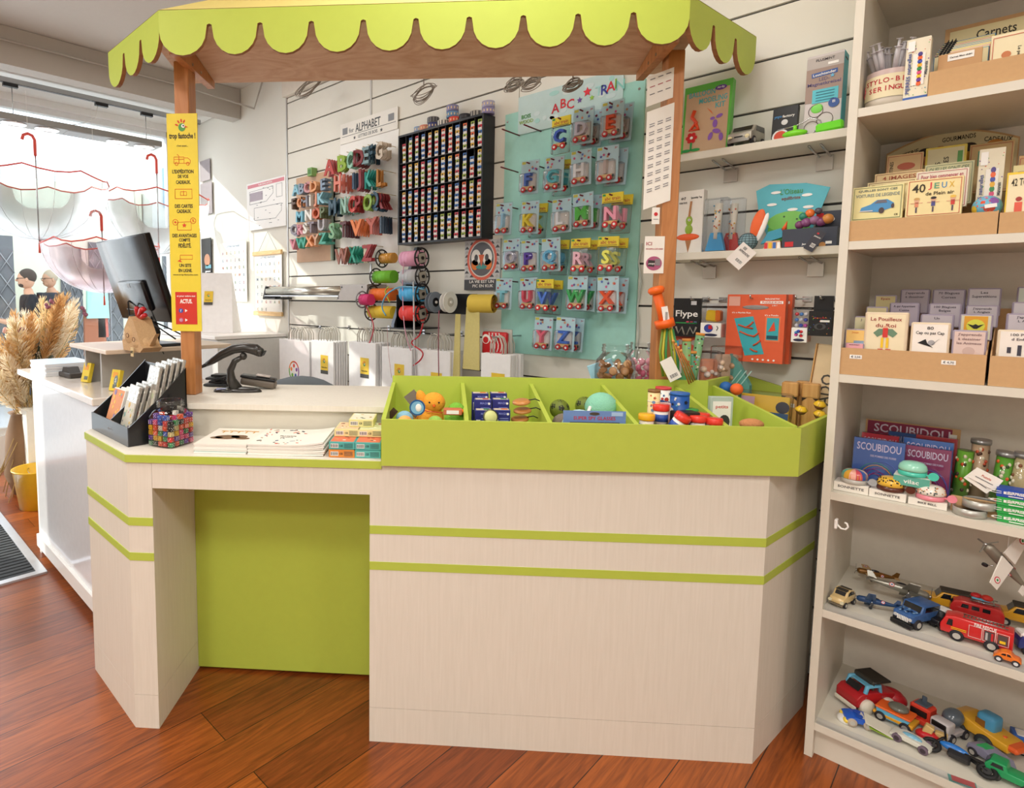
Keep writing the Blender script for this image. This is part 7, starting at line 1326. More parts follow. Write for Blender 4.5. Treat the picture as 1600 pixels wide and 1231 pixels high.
def plane(lbl,loc,rz,s,fus,wing,extra=None,rx=0,ry=0,biplane=False,camo=None):
    t=thing('toy_plane',lbl,'toy plane',loc,rz,None,rx,ry); b=B(); b.lathe([(.001,-.5*s),(.03*s,-.42*s),(.07*s,-.1*s),(.085*s,.2*s),(.08*s,.42*s),(.05*s,.47*s),(.0001,.48*s)],fus,axis=(-1,0,0),seg=18); b.build('fuselage',t)
    b=B(); b.sph((-.06*s,0,.06*s),(.11*s,.045*s,.05*s),mat('#1c2028',.15,coat=.6),14,8); b.build('canopy',t)
    for sd in (-1,1):
        b=B(); z=.12*s if biplane else -.03*s; b.add([(-.30*s,sd*.03*s,z),(-.05*s,sd*.03*s,z),(-.10*s,sd*.55*s,z+.03*s),(-.26*s,sd*.55*s,z+.03*s),(-.30*s,sd*.03*s,z+.022*s),(-.05*s,sd*.03*s,z+.022*s),(-.10*s,sd*.55*s,z+.042*s),(-.26*s,sd*.55*s,z+.042*s)],[(0,3,2,1),(4,5,6,7),(0,1,5,4),(1,2,6,5),(2,3,7,6),(3,0,4,7)] if sd<0 else [(1,2,3,0),(7,6,5,4),(4,5,1,0),(5,6,2,1),(6,7,3,2),(7,4,0,3)],wing)
        for r_,c in ((.055*s,'#c83a44'),(.04*s,'#f0ece8'),(.02*s,'#2a4a9a' if not biplane else '#2a8a4a')): b.cyl((-.18*s,sd*.42*s,z+.036*s),(-.18*s,sd*.42*s,z+.041*s+(.06*s-r_)*.05),r_,mat(c,.4),seg=14)
        b.build('wing',t)
    b=B(); b.prism([(.30*s,0),(.47*s,0),(.50*s,.16*s),(.42*s,.17*s)],-.006*s,.006*s,fus,'y'); b.bx(.38*s,.48*s,-.17*s,.17*s,.01*s,.022*s,wing); b.build('tail',t)
    b=B(); b.sph((-.49*s,0,0),.03*s,STEEL,10,8); 
    for k in range(3): a=2*pi*k/3+.5; b.box((-.495*s,.09*s*sin(a),.09*s*cos(a)),(.008*s,.028*s,.17*s),mat('#8f8c84',.3,.6),.002,(-a,0,0))
    b.build('propeller',t)
    b=B()
    for sd in (-1,1): b.cyl((-.15*s,sd*.14*s,-.03*s),(-.15*s,sd*.15*s,-.13*s),.010*s,STEEL,seg=8); b.cyl((-.15*s,sd*.135*s,-.15*s),(-.15*s,sd*.165*s,-.15*s),.04*s,BLACK,seg=14)
    b.build('landing_gear',t)
    for sd in (-1,1):
        b=B()
        for r_,c in ((.042*s,'#c83a44'),(.030*s,'#f0ece8'),(.014*s,'#2a4a9a')): b.cyl((.10*s,sd*.066*s,.0),(.10*s,sd*(.068*s+.0006*(.05*s-r_)/.01/s),.0),r_,mat(c,.4),seg=14)
        b.build('roundel',t)
    return t
GM=mat('#9a988e',.3,.5); 
p=G(1382,935,Z5); plane('silver toy fighter plane with red roundels',(-.200,2.47,z5+.055),R(190),.165,GM,GM,rx=R(34),ry=R(-6))
p=G(1347,925,Z5); plane('brown and gold toy plane behind the silver one',(-.262,2.55,z5+.050),R(20),.12,mat('#7a5424',.35,.4),mat('#c8a878',.4),ry=R(4))
p=G(1370,952,Z5); plane('navy toy biplane with red roundels at the shelf front',(-.235,2.36,z5+.030),R(12),.115,mat('#1f3f6a',.3),mat('#234a7c',.3),rx=R(-40))
JEEP=[(0,.12),(0,.30),(.30,.34),(.38,.52),(.98,.52),(1,.12)]
def camo(b,L,W_,wr):
    rn=random.Random(6)
    for i in range(26): x=rn.uniform(-.46,-.22)*L; y=rn.uniform(-.4,.4)*W_; b.disc((x,y,.318*L+wr*.5+.0048*(x+.5*L)/.3/L*1.0+.001),.004,mat(rn.choice(['#8fb0d0','#1c2c4c','#5a86b8']),.4),'xy',ry=.0026,seg=7)
    for i in range(7): b.box((-L*.5-.0012,(-.24+.08*i)*W_,.235*L),(.002,.0025,.014),WHT)
    b.box((-L*.5-.004,0,.09*L),(.012,W_*1.05,.014),BLACK,.002); b.box((.1*L,0,.56*L),(.45*L,W_*.8,.004),BLACK,.001)
    for s_ in (-1,1): b.cyl((-L*.5-.002,s_*W_*.36,.26*L),(-L*.5+.002,s_*W_*.36,.26*L),.005,mat('#c8c8c8',.2),seg=10)
vehicle('toy_jeep','blue camouflage toy off-roader facing the front','toy car',(-.142,2.355,z5),R(62),.115,.056,JEEP,mat('#3a5f96',.35,var=.45,sc=90),None,.016,(.18,.82),[('f',((.31,.36),(.375,.50)),.42),('s',[(.42,.36),(.44,.49),(.92,.49),(.93,.36)])],camo)
WAG=[(0,.12),(.0,.28),(.22,.31),(.34,.47),(.97,.48),(1,.12)]
def rooft(b,L,W_,wr): b.box((.13*L,0,.485*L+wr*.5),(.62*L,W_*.84,.006),mat('#3a342c',.7),.002)
for l,px,py,Y,rz in (('yellow toy estate car with a dark roof behind the off-roader',1478,955,2.375,190),('yellow toy estate car at the right edge of the car shelf',1592,972,2.37,186)):
    vehicle('toy_car',l,'toy car',((-.078,2.53,z5) if 'behind' in l else (.085,2.57,z5)),R(rz-180),.125,.052,WAG,mat('#d8a028',.3,coat=.4),rooft,.013,(.18,.80),[('s',[(.30,.32),(.36,.45),(.50,.45),(.50,.32)]),('s',[(.54,.32),(.54,.45),(.74,.45),(.76,.32)]),('f',((.235,.33),(.335,.46)),.40)])
def rack_(b,L,W_,wr):
    for x in (-.1,.1,.3): b.box((x*L,0,.50*L+wr*.5+.006),(.003,W_*.8,.003),STEEL)
    for s_ in (-1,1): b.tube([(-.15*L,s_*W_*.38,.50*L+wr*.5+.008),(.38*L,s_*W_*.38,.50*L+wr*.5+.008)],.0016,STEEL,5)
    b.sph((-.02*L,.004,.50*L+wr*.5+.018),(.014,.012,.008),RED); b.sph((.17*L,-.004,.50*L+wr*.5+.02),(.014,.012,.009),mat('#d83a30',.5)); b.box((.06*L,0,.50*L+wr*.5+.012),(.04,.02,.006),LBLUE,.002)
p=aty(1525,960,2.36); vehicle('toy_van','red toy camper van with luggage on its roof rack','toy van',(-.015,2.50,z5),R(4),.12,.052,[(0,.12),(0,.32),(.06,.46),(.2,.51),(.92,.50),(1,.36),(1,.12)],mat('#c42c2c',.3,coat=.5),None,.012,(.2,.8),[('s',[(.20,.34),(.22,.44),(.34,.44),(.34,.34)]),('s',[(.40,.34),(.40,.44),(.54,.44),(.54,.34)]),('s',[(.60,.34),(.60,.44),(.74,.44),(.74,.34)]),('f',((.01,.34),(.06,.45)),.40)],rack_)
def fire(b,L,W_,wr):
    yy=-W_/2-.0012; fz=wr*.5
    b.text('FIRE RESCUE',(.12*L,yy,.375*L+fz),.009,WHT,.30*L)
    for x0,x1 in ((-.10,.08),(.10,.26),(.28,.44)):
        b.tube([(x0*L,yy,.12*L+fz),(x1*L,yy,.12*L+fz),(x1*L,yy,.34*L+fz),(x0*L,yy,.34*L+fz)],.0008,WHT,4,True)
    b.rect((.18*L,yy,.23*L+fz),.13*L,.18*L,mat('#4a4a4c',.5)); b.rect((.36*L,yy,.23*L+fz),.13*L,.18*L,mat('#5a4a48',.5)); b.rect((.145*L,yy-.001,.22*L+fz),.03*L,.14*L,mat('#b8b8b8',.4)); b.rect((.36*L,yy-.001,.19*L+fz),.08*L,.05*L,YEL); b.rect((.22*L,yy-.001,.22*L+fz),.03*L,.16*L,RED)
    b.rect((-.24*L,yy,.20*L+fz),.22*L,.012*L,YEL); b.rect((-.24*L,yy,.17*L+fz),.22*L,.010*L,YEL)
    for s_ in (-1,1): b.tube([(-.2*L,s_*.012,.475*L),(.42*L,s_*.012,.475*L)],.002,STEEL,5)
    for i in range(12): b.tube([((-.18+.05*i)*L,-.012,.475*L),((-.18+.05*i)*L,.012,.475*L)],.0014,STEEL,4)
    b.box((-.503*L,0,.12*L),(.004,W_*.9,.010),BLACK)
p=aty(1522,992,2.275); vehicle('toy_fire_engine','red toy fire engine lettered fire rescue at the shelf front','toy fire engine',(-.010,2.345,z5),R(-1),.150,.052,[(0,.06),(-.01,.20),(.06,.38),(.20,.42),(1,.41),(1,.06)],mat('#cc2426',.3,coat=.5),None,.016,(.24,.72),[('f',((.0,.22),(.055,.37)),.42),('s',[(.08,.22),(.11,.35),(.17,.35),(.17,.22)])],fire)
p=aty(1462,965,2.33); vehicle('toy_police_car','black and white toy car half hidden behind the fire engine','toy car',(-.085,2.40,z5),R(60),.10,.045,CARP,mat('#1d1c20',.3,coat=.4),lambda b,L,W_,wr:b.box((.02*L,0,.45*L+wr*.5),(.30*L,W_*.7,.004),WHT),.013)
BTL=[(0,.10),(.02,.20),(.10,.28),(.26,.31),(.38,.46),(.55,.48),(.74,.42),(.90,.28),(1,.14),(1,.10)]
p=aty(1572,1020,2.27); vehicle('toy_beetle','small orange toy beetle car at the shelf front','toy car',(.055,2.283,z5),R(178),.055,.030,BTL,mat('#f07a24',.3,coat=.4),None,.0085,(.2,.8),[('s',[(.36,.32),(.42,.43),(.52,.44),(.52,.32)]),('s',[(.56,.32),(.56,.43),(.68,.40),(.74,.32)])],lambda b,L,W_,wr:[b.disc((.0,s_*(W_/2+.0008) if s_>0 else -W_/2-.0014,.20*L),.008,mat('#efe0cc',.4),ry=.004) for s_ in (-1,)],hub=WHT)
p=aty(1598,1015,2.31); vehicle('toy_van','navy and white toy van at the picture edge','toy van',(.115,2.40,z5),R(20),.10,.045,[(0,.1),(0,.3),(.08,.46),(.95,.46),(1,.3),(1,.1)],mat('#24307a',.3,coat=.4),lambda b,L,W_,wr:b.box((0,0,.43*L+wr*.5),(.9*L,W_*.9,.02),WHT,.004),.012)
# hanging plane
p=aty(1572,885,2.30); t=plane('grey toy plane hanging from the shelf by a thread, wings tilted',(p.x,2.30,p.z),R(215),.17,mat('#8a8478',.3,.4),mat('#e6e0d8',.4),biplane=True)
_x=(cr*.68-cu*.73).normalized(); _z=(-cf+Vector((0,0,.35))).normalized(); _y=_z.cross(_x).normalized(); _z=_x.cross(_y); t.rotation_euler=Matrix((_x,_y,_z)).transposed().to_euler()
b=B(); b.cyl((0,0,0),(0,0,Z4-.025-p.z-.002),.0008,WHT,seg=5); solo(b,'thread','thin thread holding the hanging plane','thread',(p.x,2.30,p.z))
# -- bottom shelf
CW_=mat('#e8e2d2',.4)
def V6(px,py,Y): return aty(px,py,Y).x
def truck1(b,L,W_,wr):
    b.bx(-.05*L,.40*L,-W_*.5,W_*.5,.66*L,.72*L,mat('#2b2a26',.5),.006); b.bx(-.08*L,-.02*L,-W_*.46,W_*.46,.50*L,.72*L,mat('#3b3a34',.5),.004)
    for s_ in (-1,1): b.tube([(-.30*L,s_*W_*.42,.30*L),(-.20*L,s_*W_*.40,.60*L),(.12*L,s_*W_*.40,.60*L),(.16*L,s_*W_*.42,.32*L)],.007,LBLUE,8)
    b.bx(-.21*L,.13*L,-W_*.42,W_*.42,.585*L,.62*L,LBLUE,.005); b.box((-.53*L,0,.13*L),(.03*L,W_*1.0,.10*L),CW_,.006,None,2)
    for u in (-.26,.28):
        for s_ in (-1,1): b.lathe([(.0,.0)]+[(.024,.0),(.026,.004),(.026,.016),(.020,.018)],CW_,c=(u*L,s_*(W_*.5+.002)-.009,.024),axis=(0,1,0),seg=20)
vehicle('toy_dump_truck','red and blue chunky toy dump truck at the back left','toy truck',(-.262,2.475,z6),R(55),.145,.08,[(0,.08),(0,.28),(.12,.38),(.40,.40),(1,.36),(1,.08)],mat('#b81f28',.4,coat=.3),None,.021,(.22,.78),[('f',((.13,.40),(.24,.52)),.3)],truck1,wheelm=mat('#2c222c',.6),hub=mat('#7a6a70',.5))
def lights(b,L,W_,wr):
    b.box((0,0,.30*L),(.52*L,W_*.9,.16*L),mat('#eceae4',.4),.014,None,3)
    for s_ in (-1,1): b.cyl((.0,s_*W_*.22,.40*L),(.0,s_*W_*.22,.43*L),.010,mat('#1f4fb0',.3),seg=14)
    for s_ in (-1,1): b.sph((-.47*L,s_*W_*.34,.18*L),(.008,.012,.008),mat('#f0d24a',.3))
    b.sph((-.46*L,0,.08*L),(.02,W_*.5,.012),mat('#eceae4',.4))
vehicle('toy_rescue_car','rounded blue and white toy rescue car with yellow lights','toy car',(-.262,2.345,z6),R(25),.078,.052,[(0,.08),(.02,.22),(.3,.30),(.8,.28),(1,.16),(1,.08)],mat('#1f5cc8',.35,coat=.4),None,.014,(.22,.78),[],lights,wheelm=mat('#b8a898',.5))
b=B(); b.box((0,0,.022),(.075,.05,.003),mat('#d8d4c4',.5),.001,(.15,.35,.3)); b.box((.005,0,.014),(.06,.05,.002),mat('#8fae3a',.5),0,(.1,.25,.3)); solo(b,'booklet','pale leaflet lying between the toy cars at the front','leaflet',(-.21,2.345,z6))
def tip(b,L,W_,wr):
    b.prism([(-.40*L,.25*L),(-.44*L,.42*L),(.42*L,.36*L),(.30*L,.15*L),(-.2*L,.12*L)],-W_*.48,W_*.48,LBLUE,'y'); b.bx(-.46*L,.44*L,-W_*.54,W_*.54,.37*L,.44*L,mat('#ee6a28',.4),.006)
    b.sph((.05*L,0,.52*L),(.26*L,W_*.42,.12*L),mat('#6a6c62',.25,coat=.4),18,10)
vehicle('toy_tipper','toy tipper truck with an orange rimmed blue skip','toy truck',(-.176,2.44,z6),R(-12),.105,.06,[(0,.08),(0,.16),(1,.2),(1,.08)],mat('#e8a830',.4),None,.015,(.2,.82),[],tip)
b=B(); b.sph((0,0,.03),(.045,.03,.03),mat('#b4202a',.35,coat=.4),20,12); b.sph((.0,0,.045),(.035,.022,.02),mat('#a81c26',.3)); solo(b,'toy_car','rounded dark red toy shape behind the tipper','toy',(-.20,2.53,z6))
def loader(b,L,W_,wr):
    b.box((-.1*L,0,.62*L),(.6*L,W_*.9,.5*L),mat('#d8402c',.4),.005); b.box((-.42*L,0,.62*L),(.01,W_*.7,.22*L),BLACK); b.box((-.1*L,0,.90*L),(.5*L,W_*.6,.06*L),mat('#4a5866',.4),.003); b.box((-.05*L,0,1.05*L),(.06*L,.014,.30*L),mat('#4a5866',.4),.003)
vehicle('toy_loader','tall red toy loader with a grey arm','toy truck',(-.112,2.50,z6),R(70),.08,.06,[(0,.1),(0,.3),(1,.35),(1,.1)],mat('#d8402c',.4),None,.014,(.2,.8),[],loader)
def mixer(b,L,W_,wr):
    b.sph((.18*L,0,.55*L),(.30*L,W_*.48,.24*L),mat('#56606a',.2,coat=.5),18,12,(0,-.5,0)); b.box((-.30*L,0,.42*L),(.36*L,W_*.92,.34*L),mat('#c8c2c4',.35),.006,None,2); b.box((-.485*L,0,.46*L),(.006,W_*.7,.16*L),BLACK,.002); b.box((-.49*L,0,.16*L),(.01,W_*.9,.10*L),mat('#5a5660',.4),.002)
vehicle('toy_cement_mixer','toy cement mixer with a grey cab and dark drum','toy truck',(-.052,2.485,z6),R(65),.105,.055,[(0,.08),(0,.2),(1,.22),(1,.08)],mat('#b9b4b8',.4),None,.015,(.2,.8),[],mixer)
def tractor(b,L,W_,wr):
    b.box((.05*L,0,.52*L),(.32*L,W_*.62,.34*L),mat('#4f9cc8',.4),.010,None,2); b.box((-.02*L,-W_*.315,.48*L),(.16*L,.002,.16*L),mat('#8a5a20',.5)); b.box((.46*L,0,.30*L),(.34*L,W_*.9,.12*L),mat('#e8642c',.4),.006); b.tube([(.2*L,0,.3*L),(.35*L,0,.36*L)],.008,mat('#e8642c',.4),8)
vehicle('toy_tractor','yellow toy tractor with blue cab and orange bucket','toy tractor',(.030,2.525,z6),R(-28),.150,.075,[(0,.14),(0,.36),(.2,.42),(.5,.34),(.98,.28),(1,.12)],mat('#e0a82c',.4,coat=.3),None,.024,(.16,.62),[],tractor,wheelm=mat('#2c3034',.6),hub=mat('#5a6a60',.5))
def race(b,L,W_,wr): b.sph((.0,0,.24*L),(.26*L,W_*.28,.10*L),mat('#7ab4d0',.15,coat=.6),18,10)
vehicle('toy_race_car','white toy racing car with a pale blue canopy','toy car',(-.128,2.350,z6),R(168),.10,.044,[(0,.06),(.02,.12),(.3,.2),(.7,.22),(1,.14),(1,.06)],mat('#d8d8cc',.3,coat=.5),None,.013,(.16,.80),[],race,wheelm=mat('#6a5a6a',.5),hub=mat('#3a2e38',.5))
b=B(); b.sph((0,0,.018),(.03,.022,.018),RED,16,10); b.box((.03,.01,.03),(.03,.02,.02),mat('#d8b87a',.5),.002); b.box((.0,.0,.04),(.022,.02,.03),mat('#d8b87a',.5),.002,(0,.3,0)); solo(b,'toy_figure','small red and sand coloured toy between the racer and mixer','toy',(-.095,2.405,z6))
mb=thing('toy_motorbike','black and blue toy motorbike lying on its side','toy motorbike',(-.025,2.335,z6+.012),R(-10),None,R(-62))
for x in (-.062,.062): b=B(); b.tube([(x,.018*cos(a),.018+.018*sin(a)) if 0 else (x+.018*cos(a),0,.018+.018*sin(a)) for a in [2*pi*q/18 for q in range(18)]],.006,mat('#1a1a1c',.6),8,True); b.cyl((x,-.003,.018),(x,.003,.018),.010,mat('#3a3a3c',.4),seg=12); b.build('wheel',mb)
b=B(); b.sph((-.015,0,.04),(.034,.011,.012),mat('#2a7ad0',.25,coat=.5),18,10); b.box((.03,0,.036),(.045,.014,.008),BLACK,.003); b.build('tank',mb); b=B(); b.tube([(-.062,0,.018),(-.045,0,.055),(-.04,.0,.06)],.004,BLACK,6); b.tube([(-.04,-.025,.064),(-.04,.025,.064)],.003,BLACK,6); b.box((.0,0,.022),(.05,.022,.022),mat('#26262a',.4),.004); b.tube([(.062,0,.018),(.02,0,.03)],.004,BLACK,6); b.build('frame',mb)
vehicle('toy_pickup','green toy pick-up truck at the front right','toy truck',(.092,2.365,z6),R(-8),.115,.046,[(0,.08),(0,.28),(.1,.42),(.38,.42),(.42,.26),(1,.24),(1,.08)],mat('#1f9a5c',.4,coat=.3),None,.013,(.2,.78),[('s',[(.10,.28),(.14,.38),(.32,.38),(.34,.28)]),('f',((.005,.29),(.09,.40)),.38)],None,wheelm=mat('#3a3c3a',.6))
vehicle('toy_van','grey and green rounded toy behind the green pick-up','toy van',(.045,2.43,z6),R(-35),.10,.05,[(0,.08),(.05,.26),(.4,.34),(.9,.28),(1,.08)],mat('#8a88a0',.4),lambda b,L,W_,wr:b.box((-.15*L,0,.36*L),(.3*L,W_*.8,.1*L),mat('#2fa860',.4),.006),.013)
vehicle('toy_van','white and blue toy van at the back right corner','toy van',(.14,2.57,z6),R(10),.11,.05,[(0,.1),(0,.45),(.9,.45),(1,.3),(1,.1)],mat('#3468c0',.4),lambda b,L,W_,wr:b.box((-.3*L,0,.46*L),(.3*L,W_*.9,.14*L),WHT,.006),.013)
b=B(); b.box((0,0,.001),(.06,.03,.0015),mat('#5a9a90',.5)); b.box((.002,.002,.002),(.05,.024,.001),mat('#b84a4a',.5)); solo(b,'leaflet','small teal and red leaflet flat at the shelf front','leaflet',(V6(1505,1208,2.26),2.268,z6),R(10))
# ================= DOOR MAT, SERVICE DESK THINGS =================
t=thing('door_mat','ribbed dark door mat in an aluminium frame at the left','mat',(-3.53,.775,0)); b=B(); AM=mat('#c9cdd4',.35,.7)
b.bx(-2.30,0,-.045,0,.0006,.012,AM); b.bx(-.045,0,-1.6,-.045,.0006,.012,AM); b.bx(-2.30,-.045,-1.6,-1.56,.0006,.012,AM); b.build('frame',t)
b=B(); b.bx(-2.30,-.045,-1.56,-.045,.0006,.006,mat('#1d1f22',.9))
for i in range(50): b.bx(-.075-.044*i,-.049-.044*i,-1.56,-.046,.006,.011,mat('#45494d',.9))
b.build('ribbed_inlay',t)
DZ=1.0556
p=atz(38,579,DZ); q=atz(114,577,DZ)
for i in range(5):
    t=thing('brochure_stack',['lowest','second','third','fourth','top'][i]+' pale blue bundle of brochures at the far end of the desk','brochures',(p.x+.12+.004*(i%2),p.y+.14+.003*(i%2),DZ+.0135*i),0,'brochure bundles on the desk'); w=.34
    b=B(); b.box((w*.3,0,.0065),(w,.24,.0125),mat('#dfe2e6',.6)); b.build('pages',t); b=B(); b.box((w*.3,0,.0131),(w,.24,.0006),mat('#b5c8dc',.4)); b.build('cover',t)
p=atz(95,590,DZ); t=thing('desk_terminal','dark grey receipt stamp lying on the service desk','terminal',(p.x,p.y+.05,DZ),.1); b=B(); b.box((0,0,.014),(.16,.07,.026),mat('#3c3734',.4),.006,None,2); b.build('base',t); b=B(); b.prism([(-.045,.026),(-.03,.055),(.03,.058),(.06,.026)],-.028,.028,mat('#2c2827',.4),'y'); b.build('head',t)
for px,py,l in ((124,598,'left yellow leaflet box standing on the service desk'),(168,612,'right yellow leaflet box with a grey oval on the service desk')):
    p=atz(px,py,DZ); t=thing('leaflet_box',l,'box',(p.x,p.y+.03,DZ),.25,None,R(-14)); b=B(); b.box((0,0,.05),(.062,.02,.10),mat('#e6cb3a',.5),.001); b.build('carton',t); b=B(); b.rect((.01,-.0102,.022),.03,.018,mat('#6a7068',.5)); b.rect((-.0,-.0102,.075),.035,.025,mat('#e8a040',.5)); 
    if px>140: b.disc((.012,-.0108,.05),.014,mat('#7c8a90',.5),ry=.024); b.text('S',(.012,-.0118,.05),.018,WHT)
    b.build('print',t)
RZ=1.056+.1955
# monitor
bl=aty(184,497,1.12); br_=aty(262,500,1.12); w=br_.x-bl.x
mo=thing('monitor','black computer monitor seen from behind, tilted on the raised shelf','monitor',((bl.x+br_.x)/2+.0,1.20,RZ)); GB_=mat('#101216',.16); zb_=bl.z-RZ
b=B(); b.M=Matrix.Translation((0,-.04,zb_))@Matrix.Rotation(R(17),4,'X'); hh=.42
b.box((0,0,hh/2),(w,.035,hh),GB_,.008,None,2); b.box((0,-.022,hh*.32),(w*.5,.03,hh*.36),GB_,.012,None,3); b.rect((-.01,-.0375,hh*.45),.04,.02,mat('#8a8f96',.4)); b.build('rear_shell',mo)
b=B(); b.M=Matrix.Translation((0,-.04,zb_))@Matrix.Rotation(R(17),4,'X'); b.box((0,.0185,hh/2),(w*.95,.002,hh*.94),mat('#0c0d10',.1),0); b.build('screen',mo)
b=B(); b.tube([(0,-.01,.008),(0,0,.06),(0,-.055,zb_+.09)],.018,BLACK,10); b.cyl((0,0,0),(0,0,.01),.09,BLACK,seg=24); b.build('stand',mo)
b=B(); b.tube([(-.03,-.08,zb_+.13),(-.08,-.11,zb_+.09),(-.04,-.12,zb_+.02),(.06,-.10,zb_+.04),(.12,-.06,zb_-.02),(.22,.0,.04)],.004,BLACK,6); b.tube([(.02,-.08,zb_+.12),(.06,-.12,zb_+.06),(.03,-.10,zb_-.01),(-.02,-.06,.03)],.0035,BLACK,6); b.build('cable',mo)
p=atz(205,540,RZ); b=B(); b.box((0,0,.008),(.30,.16,.014),mat('#2d3136',.4),.004); b.box((-.07,-.02,.016),(.12,.10,.002),mat('#8fa0a4',.3)); solo(b,'laptop','thin dark laptop flat on the raised shelf','laptop',(p.x+.02,p.y+.10,RZ),.05)
# plush hen
p=atz(198,549,RZ); hn=thing('plush_hen','burlap toy hen with a red comb on the raised shelf','plush toy',(p.x,p.y+.065,RZ)); hn.scale=(1.25,1.1,1.0); HM=mat('#c9a67c',.95,var=.15,sc=150,bump=.6)
b=B(); b.prism([(-.085,0),(.075,0),(.105,.022),(.085,.03),(.015,.14),(-.02,.155),(-.07,.10),(-.095,.04)],-.038,.038,HM,'y'); b.sph((-.03,0,.07),(.065,.048,.065),HM,18,12); b.sph((.035,0,.035),(.055,.045,.035),HM,16,10); b.build('body',hn)
b=B()
for i in range(14): a=random.Random(i); b.sph((-.07+a.uniform(-.02,.025),a.uniform(-.03,.01),.03+a.uniform(0,.07)),.018,mat('#e0d4bf',.95,bump=.8,sc=120),8,6)
b.build('fluffy_breast',hn)
b=B(); b.tube([(-.02,0,.15),(-.035,0,.185),(-.03,0,.195)],.011,RED,8); b.tube([(-.01,0,.15),(.01,0,.182),(.03,.0,.188)],.012,RED,8); b.tube([(.0,0,.145),(.03,0,.158),(.045,0,.162)],.010,RED,8); b.build('comb',hn); b=B(); b.sph((-.062,-.01,.135),.013,RED,10,8); b.build('wattle',hn)
b=B(); b.prism([(.085,.02),(.15,.085),(.10,.06),(.07,.035)],-.008,.008,HM,'y'); b.build('tail',hn); b=B(); b.bx(.02,.045,-.052,-.05,-.02,.02,mat('#d8c08c',.6)); b.text('AY',(.033,-.0528,0),.012,INK); b.build('swing_tag',hn)
for x,z in ((-.02,.07),(.04,.055)): b=B(); b.tube([(x+.012*cos(a),-.047,z+.010*sin(a)) for a in [2*pi*q/8 for q in range(8)]],.0012,mat('#6a4a3c',.8),4,True); b.build('stitched_motif',hn)
b=B(); pts=[atx(230,498,-2.95),atx(262,512,-2.9),atx(282,522,-2.85)]; b.tube([tuple(mo.location+Vector((.1,-.05,.10))),tuple(pts[0]),tuple(pts[1]),tuple(pts[2])],.004,BLACK,6); b.tube([tuple(pts[0]),tuple(atx(245,530,-2.95)),tuple(atx(256,553,-2.9))],.0025,BLACK,6); solo(b,'cable','black cables running from the monitor to the post','cable')
# cactus, pedestal, buckets
p=atz(32,790,0); ped=(p.x-.25,p.y+.25)
b=B(); b.box((0,0,.33),(.34,.34,.66),mat('#f0eee4',.6)); rn=random.Random(2)
for i in range(8): b.rect((rn.uniform(-.13,.13),-.1705,rn.uniform(.1,.6)),.006,.004,mat('#c8c4b4',.6))
pt=solo(b,'pedestal','white pedestal behind the yellow bucket by the window','pedestal',(*ped,0))
zt=.66; t=thing('cactus_figure','tall dark green cactus figure with white dots on the pedestal','ornament',(ped[0],ped[1],zt+.0006)); b=B(); b.lathe([(.045,0),(.04,.04),(.06,.14),(.072,.26),(.068,.36),(.062,.44),(.045,.49),(.0001,.50)],mat('#46564c',.4),seg=20); b.tube([(-.06,0,.33),(-.10,0,.34),(-.11,0,.38)],.018,mat('#46564c',.4),8); b.build('body',t)
b=B(); rn=random.Random(3)
for i in range(26): a=rn.uniform(-2.8,.2); z=rn.uniform(.08,.44); b.sph((.068*cos(a),.068*sin(a),z),.006,WHT,6,4)
b.build('dots',t); B().lathe([(.055,-.0),(.06,.01),(.05,.02)],WHT,seg=18).build('base',t)
def bucket(l,x,y,r,h):
    t=thing('bucket',l,'bucket',(x,y,0)); b=B(); b.lathe([(r*.76,.001),(r,h),(r*1.05,h+.004),(r*1.05,h+.012),(r*.98,h+.01),(r*.74,.008),(.0001,.008)],mat('#eec02a',.35,coat=.4),seg=32); b.build('pail',t); b=B(); b.tube([(r*1.03*cos(a),-.3*r*sin(a),h-.02+0*a) for a in [pi*q/14 for q in range(15)]],.003,STEEL,5); b.build('handle',t)
p=atz(26,801,0); bucket('yellow metal bucket on the floor by the window',p.x-.05,p.y+.14,.145,.27)
b=B(); b.bx(-.16,.16,-.015,.015,0,.42,mat('#f0cc20',.4)); solo(b,'floor_sign','yellow board standing beside the pedestal','board',(p.x-.48,p.y+.36,0))
# ================= LIGHT TRACK WITH SPOT FIXTURE =================
b=B(); TK=mat('#a9abac',.4,.4); b.bx(-.02,.02,-.9,1.5,0,.035,TK); b.bx(-.014,.014,-.9,1.5,-.004,0,mat('#6c6d6e',.5)); tk=thing('light_track','grey ceiling light track above the shop window','light track',(-5.5,1.15,3.13)); b.build('rail',tk)
for y in (-.04,.62,1.0): B().bx(-.018,.018,y-.05,y+.05,-.03,-.0045,BLACK).build('adapter',tk)
b=B(); b.cyl((0,-.8,.035),(0,-.8,.209),.006,STEEL,seg=6); b.cyl((0,1.3,.035),(0,1.3,.209),.006,STEEL,seg=6); b.build('ceiling_rod',tk)
fx=thing('spot_fixture','long grey hanging fixture with four round spot lamps','light fixture',(-5.5,1.62,2.83)); b=B(); FM=mat('#8d8a86',.45,.2); b.bx(-.10,.10,-.62,.62,0,.05,FM,.003); b.bx(-.085,.085,-.14,.14,-.002,0,mat('#8f8d8b',.5)); b.build('housing',fx)
for y in (-.50,-.27,.27,.50):
    b=B(); b.lathe([(.085,0),(.088,-.006),(.07,-.010),(.062,-.004)],mat('#d0cfcd',.2,.8),c=(0,y,0),seg=28,cap=False); b.cyl((0,y,-.004),(0,y,-.001),.06,mat('#f4f1ea',.3,emit=1.2,var=0),seg=24); b.build('spot_lamp',fx)
for y in (-.50,.52): B().cyl((0,y,.05),(0,y,.275),.003,STEEL,seg=6).build('hanger_wire',fx)
B().tube([(0,.12,.27),(0,.10,.16),(0,0,.10),(0,-.12,.06)],.003,WHT,6).build('cable',fx)
